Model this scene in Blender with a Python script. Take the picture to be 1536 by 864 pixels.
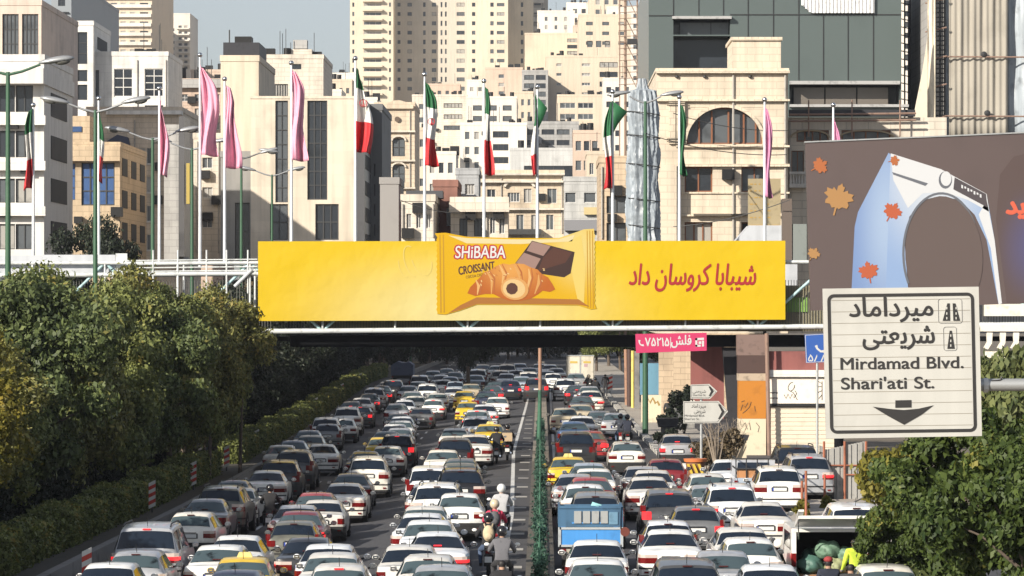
import bpy, bmesh, math, random
import numpy as np
from mathutils import Vector, Matrix
R = math.radians
random.seed(7)
rng = np.random.default_rng(11)
SC = bpy.context.scene
COL = SC.collection
for o in list(bpy.data.objects):
    bpy.data.objects.remove(o)

# ------------------------------------------------------------------ camera, sky, sun, exposure
FOC, HC, VX, VY = 5500.0, 8.0, 812.0, 455.0          # focal length in photo pixels, eye height, vanishing point of the road
cd = bpy.data.cameras.new('camera')
cam = bpy.data.objects.new('camera', cd)
COL.objects.link(cam)
cam.location = (0, 0, HC)
cam.rotation_euler = (R(90), 0, 0)
cd.sensor_width = 36
cd.lens = 36 * FOC / 1536
cd.shift_x = -(VX - 768) / 1536
cd.shift_y = (VY - 432) / 1536
cd.clip_start = 1
cd.clip_end = 6000
SC.camera = cam

SUN_EL, SUN_AZ = 25.0, 42.0                           # sun behind the camera, to its left; shadows fall away and to the right
w = bpy.data.worlds.new('World')
SC.world = w
w.use_nodes = True
nt = w.node_tree
bg = nt.nodes['Background']
sky = nt.nodes.new('ShaderNodeTexSky')
sky.sky_type = 'NISHITA'
sky.sun_disc = False
sky.sun_elevation = R(SUN_EL)
sky.sun_rotation = R(180 + SUN_AZ)
sky.altitude = 1200
sky.air_density = 1.0
sky.dust_density = 2.0
sky.ozone_density = 2.0
hs = nt.nodes.new('ShaderNodeHueSaturation')
hs.inputs['Saturation'].default_value = 0.45
nt.links.new(sky.outputs[0], hs.inputs['Color'])
# grey smog layer lying along the horizon
sm_tc = nt.nodes.new('ShaderNodeTexCoord'); sm_sep = nt.nodes.new('ShaderNodeSeparateXYZ'); nt.links.new(sm_tc.outputs['Generated'], sm_sep.inputs[0])
sm_mr = nt.nodes.new('ShaderNodeMapRange'); sm_mr.interpolation_type = 'SMOOTHSTEP'
sm_mr.inputs[1].default_value = 0.05; sm_mr.inputs[2].default_value = 0.35; sm_mr.inputs[3].default_value = 0.62; sm_mr.inputs[4].default_value = 1.0
nt.links.new(sm_sep.outputs[2], sm_mr.inputs[0])
sm_mx = nt.nodes.new('ShaderNodeVectorMath'); sm_mx.operation = 'SCALE'; nt.links.new(hs.outputs[0], sm_mx.inputs[0]); nt.links.new(sm_mr.outputs[0], sm_mx.inputs['Scale'])
nt.links.new(sm_mx.outputs[0], bg.inputs[0])
bg.inputs[1].default_value = 0.105
sl = bpy.data.lights.new('sun', 'SUN')
sl.energy = 5.0
sl.angle = R(0.5)
sl.color = (1.0, 0.915, 0.79)
sun = bpy.data.objects.new('sun', sl)
COL.objects.link(sun)
_d = Vector((math.sin(R(SUN_AZ)) * math.cos(R(SUN_EL)), math.cos(R(SUN_AZ)) * math.cos(R(SUN_EL)), -math.sin(R(SUN_EL))))
sun.rotation_euler = _d.to_track_quat('-Z', 'Y').to_euler()
sun.location = (-60, -60, 60)
SC.view_settings.view_transform = 'Standard'
SC.view_settings.look = 'None'
SC.view_settings.exposure = 0.62
SC.view_settings.gamma = 1
SC.cycles.max_bounces = 5
SC.cycles.diffuse_bounces = 3
SC.cycles.glossy_bounces = 2
SC.cycles.transmission_bounces = 3
SC.cycles.transparent_max_bounces = 4
SC.cycles.use_denoising = True

# ------------------------------------------------------------------ helpers
def interp(y, pts):
    if y <= pts[0][0]: return pts[0][1]
    for (a, va), (b, vb) in zip(pts, pts[1:]):
        if y <= b:
            t = (y - a) / (b - a)
            return va + (vb - va) * t
    return pts[-1][1]
DL = [(60, 7.8), (105, 8.0), (143, 8.25), (190, 8.35), (240, 8.2), (275, 7.9), (323, 7.3), (458, 6.9), (700, 6.6), (900, 6.5)]
DR = [(60, 7.5), (158, 7.5), (262, 7.4), (323, 7.1), (458, 6.9), (700, 6.6), (900, 6.5)]
def drop(X, Y):
    t = min(1.0, max(0.0, (X + 8) / 7.0)); t = t * t * (3 - 2 * t)
    return interp(Y, DL) * (1 - t) + interp(Y, DR) * t
def gz(X, Y): return HC - drop(X, Y)
def P(px, py, Y): return Vector(((px - VX) * Y / FOC, Y, HC - (py - VY) * Y / FOC))
def pxX(px, Y): return (px - VX) * Y / FOC
def pyZ(py, Y): return HC - (py - VY) * Y / FOC
def S(n, Y): return n * Y / FOC                       # n photo pixels in metres at distance Y

PRINT = 0.50                                          # printed and painted colours read off the photo, taken down to their own reflectance
def srgb(r, g, b):
    f = lambda c: (c / 255 / 12.92) if c <= 10 else ((c / 255 + 0.055) / 1.055) ** 2.4
    return (f(r) * PRINT, f(g) * PRINT, f(b) * PRINT)

MATS = {}
def mat(name, col, rough=0.6, metal=0.0, var=0.0, scale=3.0, bump=0.0, emit=None, coat=0.0, streak=0.0, spec=0.5):
    """plain surface with procedural unevenness of colour, stains and streaks running down and fine bump"""
    if name in MATS: return MATS[name]
    m = bpy.data.materials.new(name); m.use_nodes = True
    t = m.node_tree; p = t.nodes['Principled BSDF']
    p.inputs['Base Color'].default_value = (*col, 1)
    p.inputs['Roughness'].default_value = rough
    p.inputs['Metallic'].default_value = metal
    p.inputs['Specular IOR Level'].default_value = spec
    if coat: p.inputs['Coat Weight'].default_value = coat; p.inputs['Coat Roughness'].default_value = 0.06
    if emit is not None:
        p.inputs['Emission Color'].default_value = (*col, 1); p.inputs['Emission Strength'].default_value = emit
    if var or bump or streak:
        tc = t.nodes.new('ShaderNodeTexCoord')
        nz = t.nodes.new('ShaderNodeTexNoise'); nz.inputs['Scale'].default_value = scale; nz.inputs['Detail'].default_value = 5
        t.links.new(tc.outputs['Object'], nz.inputs['Vector'])
        src = None
        if var:
            mr = t.nodes.new('ShaderNodeMapRange'); mr.inputs[1].default_value = 0.3; mr.inputs[2].default_value = 0.45
            mr.inputs[3].default_value = 1 - var; mr.inputs[4].default_value = 1 + var * 0.5
            t.links.new(nz.outputs['Fac'], mr.inputs[0]); src = mr.outputs[0]
        if streak:
            mp = t.nodes.new('ShaderNodeMapping'); mp.inputs['Scale'].default_value = (1.3, 1.3, 0.08)
            t.links.new(tc.outputs['Object'], mp.inputs['Vector'])
            n2 = t.nodes.new('ShaderNodeTexNoise'); n2.inputs['Scale'].default_value = 1.6; n2.inputs['Detail'].default_value = 4
            t.links.new(mp.outputs[0], n2.inputs['Vector'])
            m2 = t.nodes.new('ShaderNodeMapRange'); m2.inputs[1].default_value = 0.42; m2.inputs[2].default_value = 0.72
            m2.inputs[3].default_value = 1; m2.inputs[4].default_value = 1 - streak
            t.links.new(n2.outputs['Fac'], m2.inputs[0])
            if src is None: src = m2.outputs[0]
            else:
                mm = t.nodes.new('ShaderNodeMath'); mm.operation = 'MULTIPLY'
                t.links.new(src, mm.inputs[0]); t.links.new(m2.outputs[0], mm.inputs[1]); src = mm.outputs[0]
        if src is not None:
            vm = t.nodes.new('ShaderNodeVectorMath'); vm.operation = 'SCALE'
            vm.inputs[0].default_value = col; t.links.new(src, vm.inputs['Scale'])
            t.links.new(vm.outputs[0], p.inputs['Base Color'])
        if bump:
            b = t.nodes.new('ShaderNodeBump'); b.inputs['Strength'].default_value = bump; b.inputs['Distance'].default_value = 0.05
            t.links.new(nz.outputs['Fac'], b.inputs['Height']); t.links.new(b.outputs[0], p.inputs['Normal'])
    MATS[name] = m
    return m

def stone(name, col, bw=1.2, bh=0.5, mortar=0.72, var=0.16, streak=0.22, rough=0.8, msize=0.03, vary=0.93):
    """stone or brick cladding in courses, with stains"""
    if name in MATS: return MATS[name]
    m = mat(name, col, rough, var=var, scale=0.35, streak=streak)
    t = m.node_tree; p = t.nodes['Principled BSDF']
    vm = [n for n in t.nodes if n.type == 'VECT_MATH'][0]
    tc = [n for n in t.nodes if n.type == 'TEX_COORD'][0]
    sp = t.nodes.new('ShaderNodeSeparateXYZ'); t.links.new(tc.outputs['Object'], sp.inputs[0])
    ad = t.nodes.new('ShaderNodeMath'); ad.operation = 'ADD'; t.links.new(sp.outputs[0], ad.inputs[0]); t.links.new(sp.outputs[1], ad.inputs[1])
    cb = t.nodes.new('ShaderNodeCombineXYZ'); t.links.new(ad.outputs[0], cb.inputs[0]); t.links.new(sp.outputs[2], cb.inputs[1])
    br = t.nodes.new('ShaderNodeTexBrick'); br.inputs['Scale'].default_value = 1
    br.inputs['Brick Width'].default_value = bw; br.inputs['Row Height'].default_value = bh; br.inputs['Mortar Size'].default_value = msize
    br.inputs['Color1'].default_value = (*col, 1); br.inputs['Color2'].default_value = (*[c * vary for c in col], 1)
    br.inputs['Mortar'].default_value = (*[c * mortar for c in col], 1)
    t.links.new(cb.outputs[0], br.inputs['Vector'])
    t.links.new(br.outputs['Color'], vm.inputs[0])
    return m

WORLD = {}
def hang(o, parent):
    o.parent = parent
    if parent.name in WORLD: o.matrix_parent_inverse = Matrix.Translation(-WORLD[parent.name])
class MB:
    """collects faces and links them as ONE mesh object"""
    def __init__(s): s.v, s.f, s.m = [], [], []
    def add(s, verts, faces, mi=0):
        o = len(s.v); s.v += [tuple(v) for v in verts]
        s.f += [tuple(i + o for i in f) for f in faces]; s.m += [mi] * len(faces); return s
    def box(s, c, d, mi=0, rz=0.0, ry=0.0):
        x, y, z = (k / 2 for k in d); M = Matrix.Rotation(rz, 3, 'Z') @ Matrix.Rotation(ry, 3, 'Y'); c = Vector(c)
        vs = [c + M @ Vector((i * x, j * y, k * z)) for k in (-1, 1) for j in (-1, 1) for i in (-1, 1)]
        return s.add(vs, [(0, 2, 3, 1), (4, 5, 7, 6), (0, 1, 5, 4), (2, 6, 7, 3), (0, 4, 6, 2), (1, 3, 7, 5)], mi)
    def span(s, a, b, mi=0):
        return s.box([(p + q) / 2 for p, q in zip(a, b)], [abs(q - p) for p, q in zip(a, b)], mi)
    def tube(s, pts, r, n=8, mi=0, cap=True):
        pts = [Vector(p) for p in pts]; rs = r if isinstance(r, (list, tuple)) else [r] * len(pts)
        rings = []; up = Vector((0, 0, 1))
        for i, p in enumerate(pts):
            d = (pts[min(i + 1, len(pts) - 1)] - pts[max(i - 1, 0)]).normalized()
            a = d.cross(up if abs(d.z) < 0.95 else Vector((1, 0, 0))).normalized(); b = a.cross(d)
            rings.append([p + (a * math.cos(2 * math.pi * k / n) + b * math.sin(2 * math.pi * k / n)) * rs[i] for k in range(n)])
        vs = [v for g in rings for v in g]; fs = []
        for i in range(len(pts) - 1):
            for k in range(n):
                fs.append((i * n + k, i * n + (k + 1) % n, (i + 1) * n + (k + 1) % n, (i + 1) * n + k))
        if cap: fs += [tuple(range(n))[::-1], tuple(range((len(pts) - 1) * n, len(pts) * n))]
        return s.add(vs, fs, mi)
    def prism(s, pts, d, mi=0):
        """closed outline (3-D points) pushed along vector d"""
        pts = [Vector(p) for p in pts]; d = Vector(d); n = len(pts)
        return s.add(pts + [p + d for p in pts], [tuple(range(n))[::-1], tuple(range(n, 2 * n))] + [(i, (i + 1) % n, n + (i + 1) % n, n + i) for i in range(n)], mi)
    def ball(s, c, r, mi=0, nu=12, nv=8, fn=None):
        r = r if isinstance(r, (list, tuple)) else (r, r, r); vs = []; fs = []
        for j in range(nv + 1):
            th = math.pi * j / nv
            for i in range(nu):
                ph = 2 * math.pi * i / nu
                p = Vector((math.sin(th) * math.cos(ph) * r[0], math.sin(th) * math.sin(ph) * r[1], math.cos(th) * r[2]))
                if fn: p = fn(p)
                vs.append(p + Vector(c))
        for j in range(nv):
            for i in range(nu):
                a, b = j * nu + i, j * nu + (i + 1) % nu
                q = (a, a + nu, b + nu, b)
                if j == 0: q = (a, a + nu, b + nu)
                elif j == nv - 1: q = (a, a + nu, b)
                fs.append(q)
        return s.add(vs, fs, mi)
    def build(s, name, mats, parent=None, smooth=None, loc=None):
        me = bpy.data.meshes.new(name); me.from_pydata(s.v, [], s.f); me.update()
        mats = mats if isinstance(mats, (list, tuple)) else [mats]
        for m in mats: me.materials.append(m)
        if len(mats) > 1: me.polygons.foreach_set('material_index', s.m)
        bm = bmesh.new(); bm.from_mesh(me); bmesh.ops.remove_doubles(bm, verts=bm.verts, dist=1e-5); bmesh.ops.recalc_face_normals(bm, faces=bm.faces); bm.to_mesh(me); bm.free()
        if smooth is not None:
            me.polygons.foreach_set('use_smooth', [True] * len(me.polygons))
            if smooth < 3: me.set_sharp_from_angle(angle=smooth)
        o = bpy.data.objects.new(name, me); COL.objects.link(o)
        if parent is not None: hang(o, parent)
        if loc is not None: o.location = loc
        return o

def tag(o, label=None, cat=None, group=None, kind=None):
    for k, v in (('label', label), ('category', cat), ('group', group), ('kind', kind)):
        if v: o[k] = v
    return o
def empty(name, loc=(0, 0, 0), label=None, cat=None, group=None, rz=0.0):
    o = bpy.data.objects.new(name, None); COL.objects.link(o); o.location = loc; o.rotation_euler.z = rz; o.empty_display_size = 0.3
    return tag(o, label, cat, group)
def site(name, loc, label, cat, group=None):
    """an Empty at a thing's base whose parts are given in world coordinates"""
    o = empty(name, loc, label, cat, group); WORLD[o.name] = Vector(loc); return o
def copy_tree(o, parent=None):
    c = o.copy(); COL.objects.link(c)
    if parent is not None: c.parent = parent
    for ch in list(o.children):
        copy_tree(ch, c)
    return c

def text_mesh(name, s, m, size, parent, M, shear=0.0, align='CENTER', bold=0.0, fit=None, d=0.004):
    """flat lettering; M places its plane; letters that join sit a hair apart in depth"""
    c = bpy.data.curves.new(name, 'FONT'); c.body = s; c.size = size; c.shear = shear; c.align_x = align
    o = bpy.data.objects.new(name, c); COL.objects.link(o)
    dg = bpy.context.evaluated_depsgraph_get(); dg.update()
    me = bpy.data.meshes.new_from_object(o.evaluated_get(dg)); bpy.data.objects.remove(o); bpy.data.curves.remove(c)
    par = list(range(len(me.vertices)))
    def find(a):
        while par[a] != a: par[a] = par[par[a]]; a = par[a]
        return a
    for e in me.edges: par[find(e.vertices[0])] = find(e.vertices[1])
    ids = {}
    xs = [v.co.x for v in me.vertices]; sx = 1.0
    if fit and xs:
        sx = fit / (max(xs) - min(xs))
    for v in me.vertices:
        k = ids.setdefault(find(v.index), len(ids))
        v.co = Vector((v.co.x * sx, v.co.y, (k % 3) * d))
    if bold:                                          # heavier strokes: the same letters set again a little aside, each layer a hair further back
        b = bold * size; bm = bmesh.new()
        for q in range(9):
            a = 0 if q == 8 else 2 * math.pi * q / 8; off = Vector((math.cos(a) * b, math.sin(a) * b, -.0009 * q)) if q < 8 else Vector((0, 0, .0009)); n0 = len(bm.verts)
            bm.from_mesh(me); bm.verts.ensure_lookup_table()
            for v in bm.verts[n0:]: v.co += off
        bm.to_mesh(me); bm.free()
    me.transform(M); me.materials.clear(); me.materials.append(m)
    o = bpy.data.objects.new(name, me); COL.objects.link(o)
    if parent is not None: hang(o, parent)
    return o
def facing(x, y, z): return Matrix.Translation((x, y, z)) @ Matrix.Rotation(R(90), 4, 'X')   # text plane facing the camera (towards -Y)
fa = lambda *cs: ''.join(reversed([chr(c) for c in cs]))
# ------------------------------------------------------------------ ground, road, markings, kerbs
asphalt = mat('asphalt', (0.043, 0.0435, 0.049), 0.85, var=0.35, scale=0.6, bump=0.15)
asphalt_dark = mat('asphalt_patch', (0.03, 0.03, 0.034), 0.9, var=0.3, scale=1.2)
earth = mat('earth', (0.12, 0.1, 0.075), 0.95, var=0.4, scale=0.5)
paving = stone('paving', (0.34, 0.31, 0.27), 0.6, 0.6, 0.7, 0.25, 0.0)
concrete = mat('concrete', (0.32, 0.31, 0.29), 0.85, var=0.3, scale=1.5, bump=0.1)
dark_concrete = mat('dark_concrete', (0.16, 0.155, 0.15), 0.9, var=0.35, scale=1.2)
road_paint = mat('road_paint', (0.40, 0.40, 0.39), 0.8, var=0.75, scale=4)

def sheet(name, xs, ys, dz, m, kind='structure', hfun=gz):
    mb = MB(); nx = len(xs)
    vs = [(x, y, hfun(x, y) + dz) for y in ys for x in xs]
    fs = [(j * nx + i, j * nx + i + 1, (j + 1) * nx + i + 1, (j + 1) * nx + i) for j in range(len(ys) - 1) for i in range(nx - 1)]
    o = mb.add(vs, fs).build(name, m, smooth=4)
    return tag(o, kind=kind)
fr = lambda a, b, d: [a + (b - a) * i / max(1, round((b - a) / d)) for i in range(max(1, round((b - a) / d)) + 1)]
sheet('ground', [-1500, -400, -120, -60, -30, -20] + fr(-14, 16, 0.5) + [20, 30, 60, 120, 400, 1500], [-200, 0, 40] + fr(60, 700, 4) + [900, 1500, 3000, 5500], -0.03, earth)
sheet('road', fr(-13.5, 14.5, 0.5), fr(60, 700, 4), 0.0, asphalt)
def ribbon(name, xf, wd, y0, y1, dz, m, dash=None):
    """painted line that follows the road; dash = (painted, gap)"""
    mb = MB(); y = y0
    while y < y1:
        e = min(y1, y + (dash[0] if dash else y1 - y0)); ys = fr(y, e, 4)
        for a, b in zip(ys, ys[1:]):
            q = [(xf(a) - wd / 2, a), (xf(a) + wd / 2, a), (xf(b) + wd / 2, b), (xf(b) - wd / 2, b)]
            mb.add([(x, yy, gz(x, yy) + dz) for x, yy in q], [(0, 1, 2, 3)])
        y = e + (dash[1] if dash else 1)
    return tag(mb.build(name, m), kind='structure')
lx = lambda y: interp(y, [(60, -1.25), (130, -1.05), (185, -1.4), (300, -0.95), (360, -0.8), (420, -0.5)])
ribbon('lane_marking', lx, 0.16, 60, 420, 0.01, road_paint)
ribbon('lane_marking', lambda y: interp(y, [(60, 0.75), (180, 0.62), (330, 0.75), (420, 0.6)]), 0.14, 60, 420, 0.01, road_paint)
for k, x in enumerate((-10.3, -7.3, -4.3)):
    ribbon('lane_marking', lambda y, x=x: x, 0.13, 60, 600, 0.01, road_paint, (3, 6))
ribbon('lane_marking', lambda y: interp(y, [(60, 3.6), (250, 3.3), (420, 3.0)]), 0.12, 60, 420, 0.01, road_paint, (3, 6))
mb = MB()                                              # rough cross bars painted beside the median
for y in fr(96, 240, 7.5):
    q = [(-1.0, y), (-0.55, y), (-0.55, y + 1.0), (-1.0, y + 1.0)]
    mb.add([(a, b, gz(a, b) + 0.012) for a, b in q], [(0, 1, 2, 3)])
tag(mb.build('road_bar_marking', concrete), kind='structure')
mb = MB()
for (xa, xb, ya, yb) in ((-9.5, -8.2, 118, 131), (-6.4, -3.6, 150, 158), (1.0, 2.6, 139, 150), (6.4, 8.2, 118, 128), (-1.3, -0.6, 160, 190)):
    ys = fr(ya, yb, 4)
    for a, b in zip(ys, ys[1:]):
        mb.add([(x, y, gz(x, y) + 0.006) for x, y in ((xa, a), (xb, a), (xb, b), (xa, b))], [(0, 1, 2, 3)])
tag(mb.build('road_patch', asphalt_dark), kind='structure')
def strip(name, x0f, x1f, y0, y1, h, m, base=-0.3):
    """raised strip following the road: kerb or pavement"""
    ys = fr(y0, y1, 4); mb = MB(); vs = []; fs = []
    for y in ys:
        a, b = x0f(y), x1f(y)
        vs += [(a, y, gz(a, y) + base), (a, y, gz(a, y) + h), (b, y, gz(b, y) + h), (b, y, gz(b, y) + base)]
    for j in range(len(ys) - 1):
        for k in range(3): fs.append((j * 4 + k, j * 4 + k + 1, j * 4 + 5 + k, j * 4 + 4 + k))
    n = len(ys) - 1
    fs += [(0, 1, 2, 3), (n * 4, n * 4 + 1, n * 4 + 2, n * 4 + 3)]
    return tag(mb.add(vs, fs).build(name, m), kind='structure')
kx = lambda y: -13.75 + max(0, (y - 330) * 0.02)
strip('kerb', lambda y: kx(y) - 0.28, kx, 60, 600, 0.42, dark_concrete)
strip('verge', lambda y: kx(y) - 9.0, lambda y: kx(y) - 0.285, 60, 600, 0.12, mat('dark_soil', (.04, .036, .028), .95, var=.4, scale=1.5, bump=.3))
# the right-hand pavements: along the shops past the side road, and the triangle by the van
rx = lambda y: interp(y, [(164, 6.5), (175, 5.9), (230, 5.5), (300, 5.1), (420, 4.5)])
strip('pavement', lambda y: rx(y) + 0.2, lambda y: rx(y) + 3.4, 166, 600, 0.14, paving)
strip('pavement', lambda y: 8.3, lambda y: 14.0, 111, 141, 0.14, paving)
# black and white kerb stones along the shop side
kw = mat('kerb_white', (0.62, 0.6, 0.55), 0.8, var=0.3, scale=6); kb = mat('kerb_black', (0.05, 0.05, 0.05), 0.85, var=0.3, scale=6)
mb = MB()
for i, y in enumerate(fr(166, 330, 1.0)[:-1]):
    x = rx(y + 0.5); mb.box((x, y + 0.5, gz(x, y) + 0.07), (0.38, 0.96, 0.3), i % 2)
tag(mb.build('kerb', [kw, kb]), kind='structure')
# median: low rough stone wall that carries the green fence
med_stone = stone('median_stone', (0.21, 0.185, 0.15), 0.6, 0.16, 0.4, 0.45, 0.2)
strip('median', lambda y: -0.42, lambda y: 0.36, 60, 420, 0.32, med_stone)

# ------------------------------------------------------------------ footbridge with its banner
YB = 182.0
steel_dark = mat('dark_girder_steel', (0.006, 0.0065, 0.008), 0.9, var=0.3, scale=1.0, spec=0.1)  # near black: shade under the walkway is put into this steel colour
pipe_white = mat('white_pipe_paint', (0.48, 0.50, 0.50), 0.5, var=0.25, scale=2.5)
pipe_teal = mat('teal_pipe_paint', (0.30, 0.44, 0.46), 0.5, var=0.3, scale=2.0)
panel_grey = mat('grey_panel', (0.42, 0.44, 0.47), 0.6, var=0.12, scale=0.6, streak=0.15)
deck_brown = mat('deck_infill', (0.20, 0.18, 0.12), 0.9, var=0.35, scale=2.0)
green_panel = mat('green_panel', (0.16, 0.30, 0.06), 0.6, var=0.2)
fb = site('footbridge', (0, YB, 0), 'steel truss footbridge of white pipes with dark girder spanning the road', 'footbridge')
zl = lambda px: pyZ(497 - (px - 425) * 0.009, YB)
xl, xr = pxX(-60, YB), pxX(1640, YB)
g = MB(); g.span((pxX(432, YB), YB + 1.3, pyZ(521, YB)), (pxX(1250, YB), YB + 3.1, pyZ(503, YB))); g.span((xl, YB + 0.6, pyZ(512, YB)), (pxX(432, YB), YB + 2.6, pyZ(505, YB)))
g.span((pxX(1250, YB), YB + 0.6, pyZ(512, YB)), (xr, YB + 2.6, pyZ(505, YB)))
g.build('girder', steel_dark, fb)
for yy in (YB, YB + 3.2):
    MB().tube([(xl, yy, zl(-60)), (xr, yy, zl(1640))], 0.13, 10).build('lower_chord', pipe_white, fb, smooth=1)
    MB().tube([(xl, yy, pyZ(395, YB)), (xr, yy, pyZ(392, YB))], 0.085, 8).build('top_chord', pipe_white, fb, smooth=1)
    MB().tube([(xl, yy, pyZ(414, YB)), (pxX(384, YB), yy, pyZ(410, YB))], 0.11, 8).build('rail', pipe_white, fb, smooth=1)
x = xl; i = 0
while x < xr - 1:
    px = VX + x * FOC / YB
    MB().tube([(x, YB, zl(px)), (x, YB, pyZ(394, YB))], 0.055, 8).build('post', pipe_white, fb, smooth=1)
    MB().tube([(x, YB + 3.2, zl(px)), (x, YB + 3.2, pyZ(394, YB))], 0.055, 8).build('post', pipe_white, fb, smooth=1)
    a, b = (zl(px), pyZ(394, YB)) if i % 2 else (pyZ(394, YB), zl(px))
    MB().tube([(x, YB + 0.1, a), (x + 3.6, YB + 0.1, b)], 0.075, 8).build('brace', pipe_teal, fb, smooth=1)
    x += 3.6; i += 1
mb = MB()
for x in fr(xl, xr, 0.14): mb.box((x, YB + 0.32, pyZ(458, YB)), (0.03, 0.03, S(76, YB)))
mb.build('railing', mat('rail_bars', (0.09, 0.09, 0.08), 0.6), fb)
MB().span((pxX(470, YB), YB + 0.6, pyZ(497, YB)), (pxX(1236, YB), YB + 0.66, pyZ(428, YB))).build('side_panel', deck_brown, fb)
MB().span((pxX(1181, YB), YB + 0.5, pyZ(468, YB)), (pxX(1212, YB), YB + 0.55, pyZ(446, YB))).build('side_panel', green_panel, fb)
MB().span((pxX(-60, YB), YB + 0.25, pyZ(425, YB)), (pxX(62, YB), YB + 0.3, pyZ(383, YB))).build('side_panel', panel_grey, fb)
MB().span((pxX(62.5, YB), YB + 0.25, pyZ(412, YB)), (pxX(172, YB), YB + 0.3, pyZ(382, YB))).build('side_panel', panel_grey, fb)
MB().span((pxX(172.5, YB), YB + 0.25, pyZ(412, YB)), (pxX(190, YB), YB + 0.3, pyZ(380, YB))).build('side_panel', pipe_white, fb)
mb = MB()
for k in range(4): mb.tube([(pxX(190, YB), YB - 0.05, pyZ(391 + k * 5.5, YB)), (pxX(386, YB), YB - 0.05, pyZ(389 + k * 5.5, YB))], 0.035, 6)
for px in (230, 267, 310, 340, 372): mb.tube([(pxX(px, YB), YB - 0.05, pyZ(375, YB)), (pxX(px, YB), YB - 0.05, pyZ(440, YB))], 0.045, 6)
mb.build('handrail', pipe_white, fb, smooth=1)
mb = MB()
for a, b in (((43, 415), (10, 440)), ((43, 415), (72, 434)), ((43, 415), (44, 445)), ((43, 414), (25, 432)), ((378, 405), (352, 430))):
    mb.tube([P(*a, YB - 0.1), P(*b, YB - 0.1)], 0.1, 8)
mb.build('brace', mat('grey_pipe', (0.36, 0.38, 0.4), 0.5, var=0.2), fb, smooth=1)
# piers
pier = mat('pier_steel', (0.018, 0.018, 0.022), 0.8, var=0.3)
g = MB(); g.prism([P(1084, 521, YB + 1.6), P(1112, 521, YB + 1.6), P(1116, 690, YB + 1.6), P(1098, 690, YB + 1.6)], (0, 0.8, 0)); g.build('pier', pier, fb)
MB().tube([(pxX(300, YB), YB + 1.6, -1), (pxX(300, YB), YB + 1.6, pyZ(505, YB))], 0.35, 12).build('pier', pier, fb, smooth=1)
# right-hand end: stacked white beams and brackets beyond the sign
g = MB()
g.span((pxX(1476, YB), YB - 0.3, pyZ(474, YB)), (xr, YB + 0.1, pyZ(456, YB))); g.span((pxX(1470, YB), YB - 0.35, pyZ(497, YB)), (xr, YB, pyZ(487, YB)))
g.build('end_beam', mat('cream_beam', (0.62, 0.58, 0.5), 0.7, var=0.2), fb)
g = MB()
for px in (1480, 1500, 1520, 1545): g.prism([P(px, 499, YB - 0.3), P(px + 9, 499, YB - 0.3), P(px + 8, 515, YB - 0.3), P(px + 2, 524, YB - 0.3), P(px - 4, 522, YB - 0.3), P(px + 1, 513, YB - 0.3)], (0, 0.3, 0))
g.span((pxX(1476, YB), YB - 0.2, pyZ(540, YB)), (xr, YB + 0.2, pyZ(527, YB)))
g.build('bracket', mat('cream_beam', (0, 0, 0)), fb)

def art(name, pts, Y, m, parent, th=0.012):
    return MB().prism([P(a, b, Y) for a, b in pts], (0, th, 0)).build(name, m, parent)
def ell(cx, cy, rx_, ry_, n=24, a0=0, a1=360, rot=0):
    c, s_ = math.cos(R(rot)), math.sin(R(rot)); r = []
    for i in range(n):
        t = R(a0 + (a1 - a0) * i / (n if a1 - a0 == 360 else n - 1)); x, y = rx_ * math.cos(t), ry_ * math.sin(t)
        r.append((cx + x * c - y * s_, cy + x * s_ + y * c))
    return r
def band(pts, wd):
    """outline of a line of some width drawn through points (photo pixels)"""
    L, Rr = [], []
    for i, p in enumerate(pts):
        a, b = pts[max(i - 1, 0)], pts[min(i + 1, len(pts) - 1)]; dx, dy = b[0] - a[0], b[1] - a[1]; n = math.hypot(dx, dy) or 1
        wd_i = wd[i] if isinstance(wd, (list, tuple)) else wd
        L.append((p[0] - dy / n * wd_i / 2, p[1] + dx / n * wd_i / 2)); Rr.append((p[0] + dy / n * wd_i / 2, p[1] - dx / n * wd_i / 2))
    return L + Rr[::-1]
def printed(name, c0, c1, cx, cz, rad, rough=0.55):
    """artwork print: colour c1 around a centre fading into c0 (object coordinates)"""
    m = bpy.data.materials.new(name); m.use_nodes = True; t = m.node_tree; p = t.nodes['Principled BSDF']; p.inputs['Roughness'].default_value = rough
    p.inputs['Specular IOR Level'].default_value = 0.25
    tc = t.nodes.new('ShaderNodeTexCoord'); mp = t.nodes.new('ShaderNodeMapping'); mp.vector_type = 'POINT'
    mp.inputs['Location'].default_value = (-cx / rad[0], 0, -cz / rad[1]); mp.inputs['Scale'].default_value = (1 / rad[0], 0, 1 / rad[1])
    ln = t.nodes.new('ShaderNodeVectorMath'); ln.operation = 'LENGTH'; t.links.new(tc.outputs['Object'], mp.inputs[0]); t.links.new(mp.outputs[0], ln.inputs[0])
    rp = t.nodes.new('ShaderNodeValToRGB'); rp.color_ramp.interpolation = 'EASE'
    rp.color_ramp.elements[0].color = (*c1, 1); rp.color_ramp.elements[1].color = (*c0, 1)
    t.links.new(ln.outputs['Value'], rp.inputs[0]); t.links.new(rp.outputs[0], p.inputs['Base Color'])
    return m
YN = YB - 0.45
bcx, bcz = pxX(700, YN), pyZ(470, YN)
bn_mat = printed('banner_print', srgb(252, 214, 22), srgb(255, 240, 168), bcx, bcz, (S(330, YN), S(130, YN)))
_t = bn_mat.node_tree; _n = _t.nodes.new('ShaderNodeTexNoise'); _n.inputs['Scale'].default_value = .55; _n.inputs['Detail'].default_value = 3; _b = _t.nodes.new('ShaderNodeBump'); _b.inputs['Strength'].default_value = .35; _b.inputs['Distance'].default_value = .25
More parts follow.
